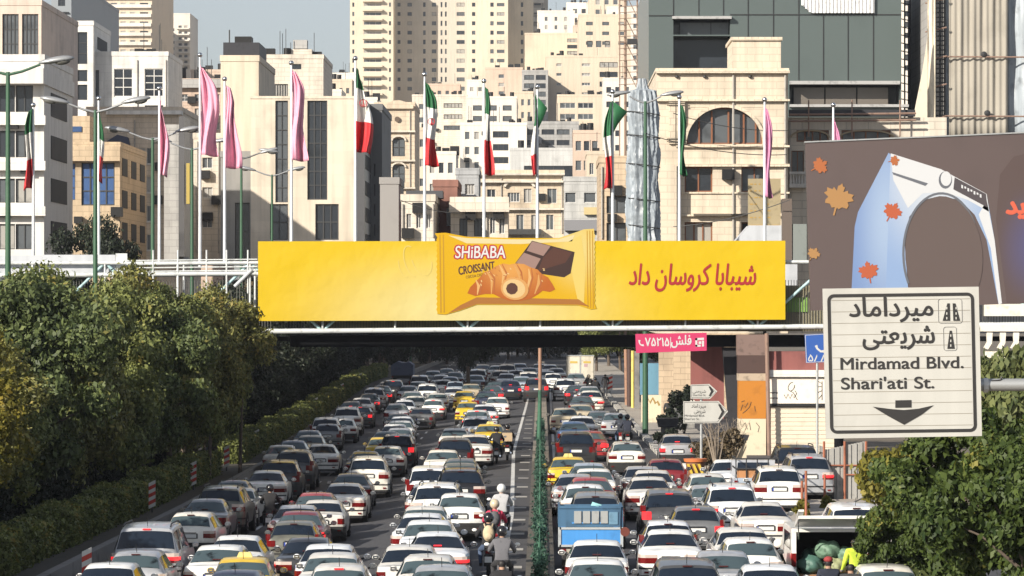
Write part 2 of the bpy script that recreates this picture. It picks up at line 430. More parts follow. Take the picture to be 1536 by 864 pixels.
_c = _t.nodes.new('ShaderNodeTexCoord'); _t.links.new(_c.outputs['Object'], _n.inputs['Vector']); _t.links.new(_n.outputs['Fac'], _b.inputs['Height']); _t.links.new(_b.outputs[0], _t.nodes['Principled BSDF'].inputs['Normal'])
bn = MB().prism([P(387, 362, YN), P(1178, 361, YN), P(1178, 479.5, YN), P(387, 481.5, YN)], (0, 0.08, 0)).build('banner', bn_mat)
tag(bn, 'wide yellow advertising banner with croissant packet and red lettering on the footbridge', 'banner')
red_ink = mat('red_ink', srgb(196, 32, 40), 0.6)
def px_text(name, s, m, cx, base, width, size_px, Y, parent, **kw):
    return text_mesh(name, s, m, S(size_px, Y), parent, facing(pxX(cx, Y), Y, pyZ(base, Y)), fit=S(width, Y), **kw)
SHIBABA = [0xFEB7, 0xFBFF, 0xFE92, 0xFE8E, 0xFE91, 0xFE8E, 0x20, 0xFB90, 0xFEAE, 0xFEED, 0xFEB3, 0xFE8E, 0xFEE5, 0x20, 0xFEA9, 0xFE8D, 0xFEA9]
px_text('slogan_lettering', fa(*SHIBABA), red_ink, 1038, 427, 190, 44, YN - 0.02, bn, shear=0.18, bold=0.012)
# swirl printed beside the packet
pale = mat('pale_ink', srgb(252, 226, 120), 0.6)
mb = MB()
for pts, wd in ((ell(618, 392, 11, 24, 14, 100, 300, -18), 1.6), (ell(632, 389, 14, 25, 14, 20, 190, -20), 1.4), (ell(607, 396, 9, 20, 12, 80, 200, -10), 1.2)):
    mb.prism([P(a, b, YN - 0.012) for a, b in band(pts, wd)], (0, 0.01, 0))
mb.build('swirl_print', pale, bn)
# the packet
pk_mat = printed('packet_print', srgb(247, 196, 22), srgb(252, 232, 150), pxX(868, YN), pyZ(372, YN), (S(70, YN), S(85, YN)), 0.4)
Yp = YN - 0.03
edge = [(655 + (1 if k % 2 else -0.6), 352 + k * 4) for k in range(30)]
pack = art('packet_print', [(652, 350), (668, 349), (700, 355), (770, 357), (838, 357), (862, 349), (876, 344), (891, 343)] + [(892 + (1 if k % 2 else -0.6), 350 + k * 4) for k in range(27)] + [(895, 463), (886, 464), (868, 458), (780, 457), (715, 457), (690, 466), (668, 472), (656, 471)] + edge[::-1][:-1], Yp, pk_mat, bn, 0.03)
brn = mat('packet_shade_ink', srgb(190, 122, 40), 0.5); gold = mat('packet_fold_ink', srgb(214, 160, 20), 0.5); cream = mat('packet_cream_ink', srgb(253, 236, 180), 0.5)
art('packet_band_print', [(672, 470), (690, 458), (715, 446), (780, 447), (868, 449), (884, 460), (868, 457), (780, 456), (716, 456), (690, 465)], Yp - 0.005, brn, pack)
for x0 in (659, 664): art('seal_print', [(x0, 352), (x0 + 1.6, 352), (x0 + 3.4, 469), (x0 + 1.4, 469)], Yp - 0.005, gold, pack)
for x0 in (880, 884, 888): art('seal_print', [(x0, 346), (x0 + 1.3, 346), (x0 + 2.6, 462), (x0 + 1.2, 462)], Yp - 0.005, gold, pack)
art('shine_print', [(672, 353), (700, 357), (770, 359), (838, 359), (862, 352), (858, 362), (780, 366), (700, 365)], Yp - 0.004, cream, pack)
art('shine_print', [(846, 366), (872, 352), (878, 400), (876, 455), (866, 448), (858, 410)], Yp - 0.004, mat('packet_shine_ink', srgb(252, 224, 120), 0.5), pack)
# chocolate
ch = [mat('chocolate_ink', srgb(92, 48, 30), 0.5), mat('chocolate_side_ink', srgb(60, 28, 18), 0.5), mat('chocolate_top_ink', srgb(176, 142, 132), 0.5)]
art('chocolate_print', [(772, 396), (798, 361), (828, 369), (862, 378), (856, 410), (846, 416), (806, 410)], Yp - 0.006, ch[1], pack)
art('chocolate_print', [(790, 376), (798, 362), (826, 369), (815, 384)], Yp - 0.009, ch[2], pack)
art('chocolate_print', [(774, 394), (786, 379), (811, 388), (802, 404)], Yp - 0.009, ch[2], pack)
art('chocolate_print', [(815, 386), (830, 371), (858, 379), (848, 394), (822, 402), (806, 408)], Yp - 0.009, ch[0], pack)
# croissant
cr = [mat('crust_ink', srgb(222, 142, 62), 0.5), mat('crust_light_ink', srgb(240, 178, 100), 0.5), mat('crust_dark_ink', srgb(196, 108, 44), 0.5), mat('crumb_ink', srgb(250, 214, 150), 0.5)]
crust = printed('crust_print', srgb(206, 112, 44), srgb(246, 178, 92), pxX(768, Yp), pyZ(404, Yp), (S(66, Yp), S(48, Yp)), 0.5)
art('croissant_print', [(701, 440), (705, 431), (712, 424), (719, 417), (727, 408), (736, 405), (744, 399), (755, 395), (764, 397), (773, 395), (786, 396), (796, 401), (806, 404), (813, 411), (822, 416), (828, 425), (833, 434), (825, 438), (814, 436), (806, 442), (796, 448), (782, 451), (764, 451), (750, 446), (740, 441), (727, 441), (713, 444)], Yp - 0.012, crust, pack, 0.002)
for k, pts in enumerate(([(718, 419), (722, 428), (720, 441)], [(734, 406), (742, 418), (741, 440)], [(753, 396), (760, 410), (757, 424)], [(775, 396), (782, 408), (784, 420)], [(797, 402), (799, 416), (793, 440)], [(812, 411), (812, 424), (806, 440)])):
    art('crease_print', band(pts, [1.0, 2.4, 1.0]), Yp - 0.0145, cr[2], pack, 0.001); q = [(x - 4, y + 1) for x, y in pts]; art('highlight_print', band(q, [1.5, 4.5, 1.2]), Yp - 0.016 - .0002 * k, cr[1] if k % 2 else mat('crust_glow_ink', srgb(250, 196, 122), 0.5), pack, 0.001)
for k in range(26):
    px, py = random.uniform(716, 818), random.uniform(402, 430); art('flake_print', ell(px, py, random.uniform(1, 2.4), random.uniform(.5, 1), 7, rot=random.uniform(0, 90)), Yp - 0.0185 - .00005 * k, cr[3] if k % 3 else cr[2], pack, 0.0004)
art('croissant_print', ell(772, 433, 21, 17, 22, rot=10), Yp - 0.029, cr[1], pack, 0.001)
art('croissant_print', ell(771, 433, 17, 14, 22, rot=10), Yp - 0.031, cr[3], pack, 0.001)
art('cocoa_print', ell(768, 433, 9, 9, 9, rot=20), Yp - 0.033, ch[0], pack, 0.001)
px_text('brand_lettering', 'SHiBABA', mat('brand_red_ink', srgb(208, 30, 52), 0.5), 719.5, 387, 75, 26, Yp - 0.008, pack, bold=0.085, shear=0.08)
px_text('brand_lettering', 'SHiBABA', mat('white_ink', srgb(250, 250, 248), 0.5), 720, 387, 75, 26, Yp - 0.022, pack, bold=0.012, shear=0.08)
MR = lambda cx, by, Y, deg: Matrix.Translation((pxX(cx, Y), Y, pyZ(by, Y))) @ Matrix.Rotation(R(deg), 4, 'Y') @ Matrix.Rotation(R(90), 4, 'X')
text_mesh('product_lettering', 'CROISSANT', mat('brown_ink', srgb(92, 44, 36), 0.5), S(17, Yp), pack, MR(715, 408, Yp - 0.006, -9), fit=S(55, Yp), bold=0.02, shear=0.15)
text_mesh('product_lettering', 'COCOA CREAM', mat('brown_ink', (0, 0, 0)), S(6, Yp), pack, MR(714, 415.5, Yp - 0.006, -9), fit=S(30, Yp))

# pink banner under the bridge
YK = YB - 0.35
pk = MB().prism([P(953, 501, YK), P(1060, 499, YK), P(1060, 526, YK), P(954, 529.5, YK)], (0, 0.03, 0)).build('pink_banner', mat('pink_vinyl', srgb(238, 62, 122), 0.55, var=0.05))
tag(pk, 'pink banner with white phone number hanging from the footbridge girder', 'banner')
wi = mat('white_ink', (0, 0, 0))
px_text('banner_lettering', fa(0xFED3, 0xFEE0, 0xFEB6), wi, 1022, 517, 30, 20, YK - 0.006, pk, bold=0.02)
px_text('banner_lettering', '|', wi, 1006, 518, 1, 18, YK - 0.006, pk)
px_text('banner_lettering', '\u06f7\u06f5\u06f2\u06f1\u06f5', wi, 986, 519, 36, 18, YK - 0.006, pk, bold=0.02)
mb = MB()
for q in (band(ell(964, 512, 5, 6, 8, 60, 190, 10), [3.6, 2.4, 2, 1.8, 1.8, 2, 2.4, 3.6]), [(1043, 507), (1056, 506.5), (1056, 510), (1043, 510.5)], [(1043, 507), (1046, 507), (1046, 520), (1043, 520)], [(1043, 517.2), (1051, 517), (1051, 520), (1043, 520.3)], [(1053, 511), (1056, 511), (1056, 519.7), (1053, 519.9)], [(1048, 512), (1052, 512), (1052, 516), (1048, 516)]):
    mb.prism([P(a, b, YK - 0.01) for a, b in q], (0, 0.008, 0))
mb.build('logo_print', wi, pk)
# ------------------------------------------------------------------ cars
def paint(name, col, metal=0.0):
    m = mat('paint_' + name, col, 0.34, metal=metal, var=0.2, scale=2.6, coat=0.5, streak=0.25)
    return m
PAINT = {'white': paint('white', (0.72, 0.72, 0.70)), 'off white': paint('off_white', (0.64, 0.62, 0.57)), 'silver': paint('silver', (0.42, 0.43, 0.45), 0.35), 'grey': paint('grey', (0.16, 0.165, 0.17), 0.3),
         'dark grey': paint('dark_grey', (0.06, 0.062, 0.066), 0.2), 'black': paint('black', (0.012, 0.012, 0.014)), 'navy': paint('navy', (0.018, 0.024, 0.05)), 'blue': paint('blue', (0.04, 0.09, 0.2)),
         'yellow': paint('yellow', (0.62, 0.42, 0.03)), 'maroon': paint('maroon', (0.16, 0.015, 0.02)), 'beige': paint('beige', (0.42, 0.36, 0.26)), 'olive grey': paint('olive_grey', (0.12, 0.12, 0.10)), 'pale blue': paint('pale_blue', (0.36, 0.42, 0.5), 0.2),
         'dark green': paint('dark_green', (0.025, 0.05, 0.045)), 'red': paint('red', (0.3, 0.03, 0.03))}
WHITES = [PAINT['white'], PAINT['white'], paint('white_dusty', (.58, .565, .53)), paint('white_cool', (.66, .68, .70)), paint('white_warm', (.70, .67, .60))]
glass = mat('tinted_glass', (0.008, 0.013, 0.022), 0.06, var=.5, scale=2.0, spec=0.42)
glass2 = mat('clear_glass', (0.035, 0.052, 0.06), 0.07, var=0.85, scale=3.4, spec=0.45)
trim = mat('black_trim', (0.012, 0.012, 0.013), 0.6)
rubber = mat('tyre_rubber', (0.015, 0.015, 0.016), 0.85)
rim = mat('wheel_rim', (0.35, 0.35, 0.36), 0.35, metal=0.7)
chrome = mat('chrome', (0.6, 0.6, 0.6), 0.15, metal=1.0)
lens = mat('red_lens', (0.13, 0.006, 0.006), 0.15, coat=0.5)
lens_w = mat('clear_lens', (0.5, 0.42, 0.38), 0.15, coat=0.5)
lens_on = mat('lit_red_lens', (0.8, 0.02, 0.025), 0.3, emit=.85)
plate_m = mat('number_plate', (0.6, 0.6, 0.58), 0.5); plate_b = mat('plate_blue', (0.02, 0.05, 0.3), 0.5)

# stations from tail to nose: (y, half width, underside, belt, half roof, roof)
MODELS = {
 'sedan': dict(L=4.5, W=1.75, H=1.45, st=[(0, .66, .40, .86, .60, .92), (.05, .78, .32, .95, .71, .985), (.22, .855, .27, .98, .78, 1.02), (.72, .875, .24, .97, .77, 1.025), (1.45, .875, .22, .96, .545, 1.40), (2.05, .875, .22, .955, .57, 1.45), (2.8, .875, .22, .94, .55, 1.41), (3.5, .87, .23, .92, .72, .965), (4.15, .84, .25, .85, .66, .88), (4.4, .76, .28, .74, .6, .77), (4.5, .64, .36, .66, .55, .69)], a=3, b=4, c=6, wy=(.95, 3.65), lz=(.66, .90), lx=(.40, .30), bz=(.34, .60)),
 'boxy': dict(L=4.2, W=1.66, H=1.42, st=[(0, .74, .42, .90, .69, .955), (.03, .79, .36, .955, .735, .985), (.15, .815, .28, .97, .75, 1.0), (.62, .83, .25, .965, .745, 1.005), (1.2, .83, .24, .955, .575, 1.375), (1.75, .83, .24, .95, .59, 1.42), (2.6, .83, .24, .94, .575, 1.385), (3.15, .825, .25, .92, .70, .955), (3.9, .80, .27, .87, .68, .89), (4.12, .77, .30, .78, .64, .80), (4.2, .70, .38, .68, .6, .71)], a=3, b=4, c=6, wy=(.85, 3.4), lz=(.66, .86), lx=(.47, .20), bz=(.36, .58)),
 'hatch': dict(L=3.85, W=1.66, H=1.44, st=[(0, .66, .38, .84, .60, .90), (.06, .78, .31, .96, .70, 1.00), (.13, .815, .28, .97, .685, 1.03), (.62, .83, .25, .97, .555, 1.40), (1.2, .83, .24, .96, .58, 1.445), (2.2, .83, .24, .94, .56, 1.42), (3.0, .825, .25, .92, .70, .97), (3.5, .80, .27, .85, .66, .88), (3.75, .74, .3, .74, .6, .77), (3.85, .62, .38, .66, .54, .69)], a=2, b=3, c=5, wy=(.62, 3.05), lz=(.74, .95), lx=(.56, .2), bz=(.34, .60)),
 'suv': dict(L=4.5, W=1.84, H=1.72, st=[(0, .70, .48, .98, .64, 1.04), (.06, .84, .40, 1.08, .76, 1.13), (.13, .89, .36, 1.10, .75, 1.16), (.48, .91, .33, 1.10, .63, 1.64), (1.2, .915, .32, 1.09, .66, 1.715), (2.5, .915, .32, 1.06, .635, 1.69), (3.3, .90, .33, 1.04, .76, 1.09), (4.05, .88, .35, .98, .72, 1.01), (4.4, .80, .38, .84, .66, .87), (4.5, .68, .46, .72, .6, .76)], a=2, b=3, c=5, wy=(.8, 3.5), lz=(.86, 1.12), lx=(.50, .25), bz=(.40, .70)),
 'bigsuv': dict(L=4.95, W=1.97, H=1.9, st=[(0, .80, .52, 1.06, .74, 1.12), (.05, .92, .45, 1.13, .84, 1.18), (.12, .965, .42, 1.15, .85, 1.21), (.42, .975, .40, 1.15, .71, 1.82), (1.2, .985, .38, 1.14, .74, 1.895), (2.9, .985, .38, 1.12, .71, 1.86), (3.6, .97, .39, 1.12, .84, 1.17), (4.5, .95, .41, 1.08, .8, 1.11), (4.85, .88, .45, .95, .74, .98), (4.95, .76, .52, .8, .66, .84)], a=2, b=3, c=5, wy=(.95, 3.85), lz=(.90, 1.17), lx=(.60, .3), bz=(.45, .78)),
}
def ring(st):
    y, hw, zb, zt, hr, zr = st
    r = [(hw * .80, zb), (hw * .965, zb + .07), (hw, zb + (zt - zb) * .45), (hw * .985, zb + (zt - zb) * .8), (hw * .955, zt), (hr, zr - min(.055, (zr - zt) * .45)), (hr * .88, zr - .004), (hr * .45, zr + .014), (0, zr + .02)]
    return [Vector((a, y, b)) for a, b in r] + [Vector((-a, y, b)) for a, b in r[-2::-1]]
def mesh_of(mb, name, mats, smooth=None):
    o = mb.build(name, mats, None, smooth); me = o.data; bpy.data.objects.remove(o); return me
def car_model(key, lamp='wide', dark_bumper=False, rails=False, glazing=glass):
    d = MODELS[key]; st = d['st']; rings = [ring(s) for s in st]; n = len(rings[0]); L, W, H = d['L'], d['W'], d['H']
    parts = []
    def surf(s, u):
        i = min(int(s), len(rings) - 2); j = min(int(u), n - 2); a, b = s - i, u - j
        return (rings[i][j] * (1 - b) + rings[i][j + 1] * b) * (1 - a) + (rings[i + 1][j] * (1 - b) + rings[i + 1][j + 1] * b) * a
    def patch(mb, ss, us, off, mi=0):
        vs = []; ctr = Vector((0, L / 2, .6))
        for s in ss:
            for u in us:
                p = surf(s, u); e = 1e-2
                du = surf(s, min(u + e, n - 1.001)) - surf(s, max(u - e, 0)); ds = surf(min(s + e, len(rings) - 1.001), u) - surf(max(s - e, 0), u)
                nn = du.cross(ds)
                if nn.length < 1e-9: nn = Vector((0, 0, 1))
                nn.normalize()
                if nn.dot(p - ctr) < 0: nn = -nn
                vs.append(p + nn * off)
        k = len(us)
        mb.add(vs, [(i * k + j, i * k + j + 1, (i + 1) * k + j + 1, (i + 1) * k + j) for i in range(len(ss) - 1) for j in range(k - 1)], mi)
    mb = MB(); vs = [p for r in rings for p in r]; fs = []
    for i in range(len(rings) - 1):
        for j in range(n): fs.append((i * n + j, i * n + (j + 1) % n, (i + 1) * n + (j + 1) % n, (i + 1) * n + j))
    fs += [tuple(range(n)), tuple(range((len(rings) - 1) * n, len(rings) * n))]
    mb.add(vs, fs, 0)
    wr = .30 if H < 1.5 else .36; hw = W / 2
    for y in d['wy']:
        for sx in (-1, 1): mb.tube([(sx * (hw - .2), y, wr + .02), (sx * (hw + .004), y, wr + .02)], wr + .065, 18, 1)
    mb.box((0, L / 2, d['bz'][0] - .07), (W * .8, L * .9, .1), 1)
    if rails:
        for sx in (-1, 1): mb.tube([(sx * st[d['b']][4] * .93, y, z) for y, z in ((st[d['b']][0] + .1, H - .03), (st[d['b']][0] + .3, H + .04), (st[d['c']][0] - .3, H + .03), (st[d['c']][0] - .05, H - .03))], .022, 6, 1)
    mb.tube([(0, st[d['b']][0] + .25, H - .03), (0, st[d['b']][0] + .05, H + .22)], .008, 4, 1)
    parts.append(('body', mesh_of(mb, 'body', [PAINT['white'], trim], R(38)), 'paint', 1))
    z0, z1 = d['bz']; hb = st[1][1]
    mb = MB(); plan = [(-hb - .06, .30), (-hb - .055, .10), (-hb + .02, -.015), (-hb * .5, -.055), (hb * .5, -.055), (hb - .02, -.015), (hb + .055, .10), (hb + .06, .30)]
    mb.prism([(x, y, z0) for x, y in plan], (0, 0, z1 - z0), 1 if dark_bumper else 0)
    plan2 = [(x * 1.012, y - .012) for x, y in plan]
    mb.prism([(x, y, z0 + (z1 - z0) * .62) for x, y in plan2], (0, 0, .05), 1)
    mb.prism([(x * .96, y - .004 + (.03 if abs(x) < hb else 0), z0 - .09) for x, y in plan], (0, 0, .088), 1)
    mb.box((-hb * .82, -.045, z0 + .08), (.12, .05, .05), 2); mb.box((hb * .82, -.045, z0 + .08), (.12, .05, .05), 2)
    parts.append(('bumper', mesh_of(mb, 'bumper', [PAINT['white'], trim, lens], R(40)), 'paint', 1))
    a, b, c = d['a'], d['b'], d['c']; m = .13
    us = [5 + .25, 5.9, 6.9, 8, 9.1, 10.1, 10.75]
    mb = MB(); patch(mb, [a + .12, a + .35, a + .6, a + .86], us, .012)
    parts.append(('rear_window', mesh_of(mb, 'rear_window', glazing, R(60)), None, 1))
    mb = MB(); patch(mb, [c + .1, c + .5, c + .9], us, .012)
    parts.append(('windscreen', mesh_of(mb, 'windscreen', glazing, R(60)), None, 0))
    mid = b + (c - b) * .52
    for side in (0, 1):
        uu = [4.12, 4.5, 4.88]; uu = [16 - x for x in uu] if side else uu
        mb = MB(); patch(mb, [a + .5, b, mid - .06], uu, .010); patch(mb, [mid + .06, c, c + .55], uu, .010)
        parts.append(('side_window', mesh_of(mb, 'side_window', glazing, R(60)), None, 1))
    # tail lights wrap round the corner
    lz0, lz1 = d['lz']; lx0, lw = d['lx']
    for sx in (-1, 1):
        mb = MB(); x0 = st[0][1] - lw if lamp == 'wide' else st[0][1] - .16
        if lamp == 'tall': zz0, zz1 = lz0 - .02, min(lz1 + (st[b][5] - lz1) * .75, H - .2)
        else: zz0, zz1 = lz0, lz1
        if lamp == 'tall' and key in ('hatch', 'suv', 'bigsuv'):
            for (q0, q1, wq, zq0, zq1) in ((0, 1, .13, lz0, lz1 - .02), (1, 2, .10, lz1 - .017, lz1 + .17)):
                xa, ya, xb, yb = st[q0][1], st[q0][0], st[q1][1], st[q1][0]
                mb.prism([(sx * (xa - wq), ya - .014, zq0), (sx * (xa + .004), ya - .014, zq0), (sx * (xb + .012), yb + .01, zq0), (sx * (xb + .012), yb + .12, zq0), (sx * (xb - .06), yb + .08, zq0)], (0, 0, zq1 - zq0), 0 if q0 == 0 else 2)
        else:
            pl = [(x0, -.016), (st[0][1] + .01, -.016), (st[1][1] + .018, .045), (st[2][1] + .01, .24), (st[1][1] - .06, .14), (x0, .1)]
            mb.prism([(sx * x, y, lz0) for x, y in pl], (0, 0, (lz1 - lz0) * .27), 2)
            mb.prism([(sx * x, y, lz0 + (lz1 - lz0) * .275) for x, y in pl], (0, 0, (lz1 - lz0) * .345), 0)
            mb.prism([(sx * x, y, lz0 + (lz1 - lz0) * .625) for x, y in pl], (0, 0, (lz1 - lz0) * .375), 1 if lamp == 'wide' else 0)
        parts.append(('tail_light', mesh_of(mb, 'tail_light', [lens, lens_w, lens]), 'light', 1))
    top = (st[b][0] - .03, st[b][5] - .075)
    if key in ('sedan', 'boxy'): bl = surf(a + .2, 8) + Vector((0, -.02, .03))
    else: bl = surf(a + .93, 8) + Vector((0, -.03, .01))
    mb = MB(); mb.box(bl, (.22, .05, .028)); parts.append(('brake_light', mesh_of(mb, 'brake_light', mat('dark_red_lens', (.05, .008, .008), .3)), 'light', 1))
    pz = (lz0 + lz1) / 2 - .03 if not dark_bumper else lz0 + .06
    mb = MB(); mb.box((0.02, -.024, pz), (.46, .02, .11), 0); mb.box((-.235, -.024, pz), (.05, .021, .11), 1); mb.box((0, -.014, pz), (.58, .02, .15), 2)
    mb.box((0, -.02, pz + .10), (.5, .02, .022), 3)
    parts.append(('number_plate', mesh_of(mb, 'number_plate', [plate_m, plate_b, trim, chrome]), None, 1))
    for y in d['wy']:
        for sx in (-1, 1):
            mb = MB(); xo = sx * (hw + .012); xi = sx * (hw - .19)
            mb.tube([(xi, 0, 0), (xi, 0, 0), ((xi + xo) / 2, 0, 0), (xo, 0, 0), (xo, 0, 0)], [wr * .7, wr * .96, wr, wr * .96, wr * .68], 20, 0)
            mb.tube([(xo - sx * .02, 0, 0), (xo + sx * .003, 0, 0)], [wr * .64, wr * .58], 14, 1)
            for k in range(5):
                t = 2 * math.pi * k / 5; mb.box((xo + sx * .006, math.cos(t) * wr * .45, math.sin(t) * wr * .45), (.01, .09, .09), 2)
            me = mesh_of(mb, 'wheel', [rubber, rim, trim], R(40))
            me.transform(Matrix.Translation((0, y, wr)))
            parts.append(('wheel', me, None, 1 if y == d['wy'][0] else 0))
    for sx in (-1, 1):
        mb = MB(); y = st[c][0] + .35; mb.ball((sx * (hw + .10), y, st[c][3] + .09), (.10, .055, .075), 0, 10, 6); mb.tube([(sx * (hw - .07), y + .02, st[c][3] + .02), (sx * (hw + .06), y, st[c][3] + .06)], .025, 6, 1)
        mb.box((sx * (hw + .10), y - .045, st[c][3] + .09), (.15, .012, .10), 2)
        parts.append(('wing_mirror', mesh_of(mb, 'wing_mirror', [PAINT['white'], trim, chrome], R(50)), 'paint', 1))
    # one-piece version for the small far-off cars
    mb = MB(); mats = []
    for nm, me, role, far in parts:
        if not far: continue
        off = len(mats); mats += [(x, role if k == 0 else None) for k, x in enumerate(me.materials)]
        mb.add([v.co for v in me.vertices], [tuple(p.vertices) for p in me.polygons]); mb.m[-len(me.polygons):] = [p.material_index + off for p in me.polygons]
    far = (mesh_of(mb, 'car', [x for x, _ in mats], R(38)), [r for _, r in mats])
    return dict(parts=parts, far=far, L=L, W=W, H=H, yr=st[b][0] + .35, key=key)
CM = {'sedan': car_model('sedan'), 'sedan_dark': car_model('sedan', 'slim', glazing=glass2), 'boxy': car_model('boxy', 'slim', True), 'boxy_light': car_model('boxy', 'wide', glazing=glass2), 'hatch': car_model('hatch', 'wide', True, glazing=glass2), 'hatch_plain': car_model('hatch', 'tall'),
      'suv': car_model('suv', 'wide', False, True), 'suv_tall': car_model('suv', 'tall', True), 'bigsuv': car_model('bigsuv', 'wide', False, True)}
KIND = {'sedan': ('saloon_car', 'saloon car'), 'boxy': ('saloon_car', 'boxy saloon car'), 'hatch': ('hatchback_car', 'hatchback'), 'suv': ('suv_car', 'SUV'), 'bigsuv': ('suv_car', 'big SUV')}
SHORT = {'S': 'sedan', 's': 'sedan_dark', 'B': 'boxy', 'b': 'boxy_light', 'H': 'hatch', 'h': 'hatch_plain', 'U': 'suv', 'u': 'suv_tall', 'L': 'bigsuv', 'T': 'boxy_light', 't': 'sedan'}
C_ = {'w': 'white', 'o': 'off white', 's': 'silver', 'g': 'grey', 'd': 'dark grey', 'k': 'black', 'n': 'navy', 'b': 'blue', 'y': 'yellow', 'm': 'maroon', 'e': 'beige', 'v': 'olive grey', 'p': 'pale blue', 'f': 'dark green', 'r': 'red'}
# x of the rear and height of the roof line in the photograph, type and colour; * = brake lights on
CARS = '''
165 849 Bw|206 830 Hs|222 787 Ls*|287 772 Hw|311 748 sg|333 729 Uv|350 719 sd|375 730 bw|367 812 Sw*|345 829 bw|367 845 Ty|350 856 sn|437 807 Sk|442 782 hv|452 773 sm*|447 765 Ss
485 754 Bw|475 741 sr|517 725 Sw|528 710 sd|553 687 Uw|548 678 sn|581 671 Hw|574 659 Ty|596 652 uk*|580 648 sf|600 642 ss|592 637 Sw|601 631 bw|603 625 Sw|598 620 sd|632 611 Bg
402 706 Sw|420 697 uk|441 677 ud|422 669 bw|470 667 So|440 661 sn|466 653 be|462 648 sd|492 637 hg|515 630 Hw|483 625 uw|521 612 Uw|541 609 hd*|527 601 sd*|543 597 Sw|545 590 sk*|561 585 Us|575 580 sk*|590 570 uk*|630 563 us
596 606 ss|612 601 Sw|623 595 bw|621 587 ss|644 600 Hw*|653 589 bw|645 577 Uw|677 581 Sw|664 572 Sw|683 573 hp|697 586 Ty|710 575 be|710 562 sp|718 556 uw|741 556 Uw|684 566 sp|685 559 sd|741 571 sk|738 579 sd*|730 588 sn|766 572 Bn*|738 597 bw|710 602 Ty|727 607 Sw*|715 617 Hw*|715 626 Uw|724 638 Ty
693 641 bw|683 656 uk|712 657 Sw|665 677 bw|691 687 sg|691 702 bv|692 715 Uk|645 703 uw|647 733 Ss|655 743 Uw|690 764 Hw|638 773 bw|632 789 Sw|644 798 bw|659 806 Sw*|613 818 Bw|642 836 Hw|662 851 bs|494 821 Bw|502 838 bw|510 851 Hw*
848 567 Uw|865 578 sk*|884 580 ss|886 588 Sw*|872 594 sd|870 606 be|853 613 be|894 616 sg|877 623 Sw|862 632 sb|919 620 bs|864 649 uk|885 645 sr*|940 663 Hw|1015 653 Bs*|852 696 Ty|896 704 sp|896 712 bw|945 698 Bs|998 692 hm|985 712 Sw|997 719 Sw|1006 743 ud*|887 723 sr|878 731 Hw|892 738 ug|862 720 Ss
1110 694 Uw|1090 701 Sw|1097 710 Hw|1050 727 bs|1094 731 Uw*|1195 665 Lk|1213 685 Us*|1143 752 So|1043 760 hg*|1011 781 hw|978 797 Sw|1101 796 Bw*|1075 820 Hw|1082 833 bs|1017 836 ud|907 810 Bw|913 837 bw|1148 848 Bw|1283 757 uw|1330 853 Hw
760 561 Sw|775 556 hw|790 551 bs|800 558 Uw|820 556 bw|835 552 Sw|782 566 sp|805 568 ud*|700 550 bw|725 547 Sd|745 549 bw|765 546 Uw|785 545 Sp|805 546 bw|825 547 Sw|650 556 bs|670 552 sd|662 563 Sw|628 572 bw|610 578 ss|840 561 hw|858 560 bs
'''
def solve_roof(px, py, h):
    lo, hi = 60.0, 690.0
    for _ in range(50):
        y = (lo + hi) / 2
        if VY + FOC * (drop(pxX(px, y), y) - h) / y > py: lo = y
        else: hi = y
    return lo
cars = []
for tok in CARS.replace('\n', '|').split('|'):
    q = tok.split()
    if len(q) != 3: continue
    px, py, code = float(q[0]), float(q[1]), q[2]
    md = CM[SHORT[code[0]]]; y = solve_roof(px, py, md['H'])
    cars.append(dict(x=pxX(px, y), y=y - md['yr'], md=md, col=C_[code[1]], lit='*' in code, taxi=code[0] in 'Tt', px=px))
# things the queue has to leave room for: (x, y, length, width) - the trucks, filled in below
FIXED = [(pxX(886, 101.5), 101.5, 5.2, 1.9), (pxX(870, 303), 303, 6.0, 2.4), (pxX(1135, 134), 134, 4.8, 1.8), (pxX(603, 330), 330, 5, 2.2), (pxX(1248, 96), 94, 5.6, 2.1), (pxX(405, 132), 131.5, 2.1, .8), (pxX(941, 190), 189.5, 2.1, .8), (pxX(930, 193), 193, 2.1, .8)]
for rnd in range(40):
    cars.sort(key=lambda c: c['y']); moved = False
    box = [dict(x=a, y=b, L=l, W=w_, fix=True) for a, b, l, w_ in FIXED] + [dict(x=c['x'], y=c['y'], L=c['md']['L'], W=c['md']['W'], c=c, fix=False) for c in cars]
    box.sort(key=lambda c: c['y'])
    for i, p in enumerate(box):
        for q in box[i + 1:]:
            if q['y'] > p['y'] + p['L'] + .5: continue
            ox = (p['W'] + q['W']) / 2 + .22 - abs(p['x'] - q['x'])
            if ox <= 0: continue
            oy = p['y'] + p['L'] + .45 - q['y']
            sgn = 1 if q['x'] >= p['x'] else -1
            if ox < .75:
                if not p['fix']: p['x'] -= sgn * ox / 2 * (1 if not q['fix'] else 2)
                if not q['fix']: q['x'] += sgn * ox / 2 * (1 if not p['fix'] else 2)
            else:
                sh = min(oy, 1.2)
                if not q['fix']: k = (q['y'] + sh) / q['y']; q['y'] += sh; q['x'] *= k
                elif not p['fix']: p['y'] -= sh
            moved = True
            for r in (p, q):
                if not r['fix']: r['x'] = max(r['x'], -13.4 + r['W'] / 2); r['c']['x'], r['c']['y'] = r['x'], r['y']
    if not moved: break
ORD = 'first second third fourth fifth sixth seventh eighth ninth tenth eleventh twelfth thirteenth fourteenth fifteenth sixteenth seventeenth eighteenth nineteenth twentieth'.split()
def ordinal(n):
    if n < 20: return ORD[n]
    tens = ['twenty', 'thirty', 'forty', 'fifty', 'sixty'][(n + 1) // 10 - 2]; u = (n + 1) % 10
    return {'twenty': 'twentieth', 'thirty': 'thirtieth', 'forty': 'fortieth', 'fifty': 'fiftieth', 'sixty': 'sixtieth'}[tens] if u == 0 else tens + '-' + ORD[u - 1]
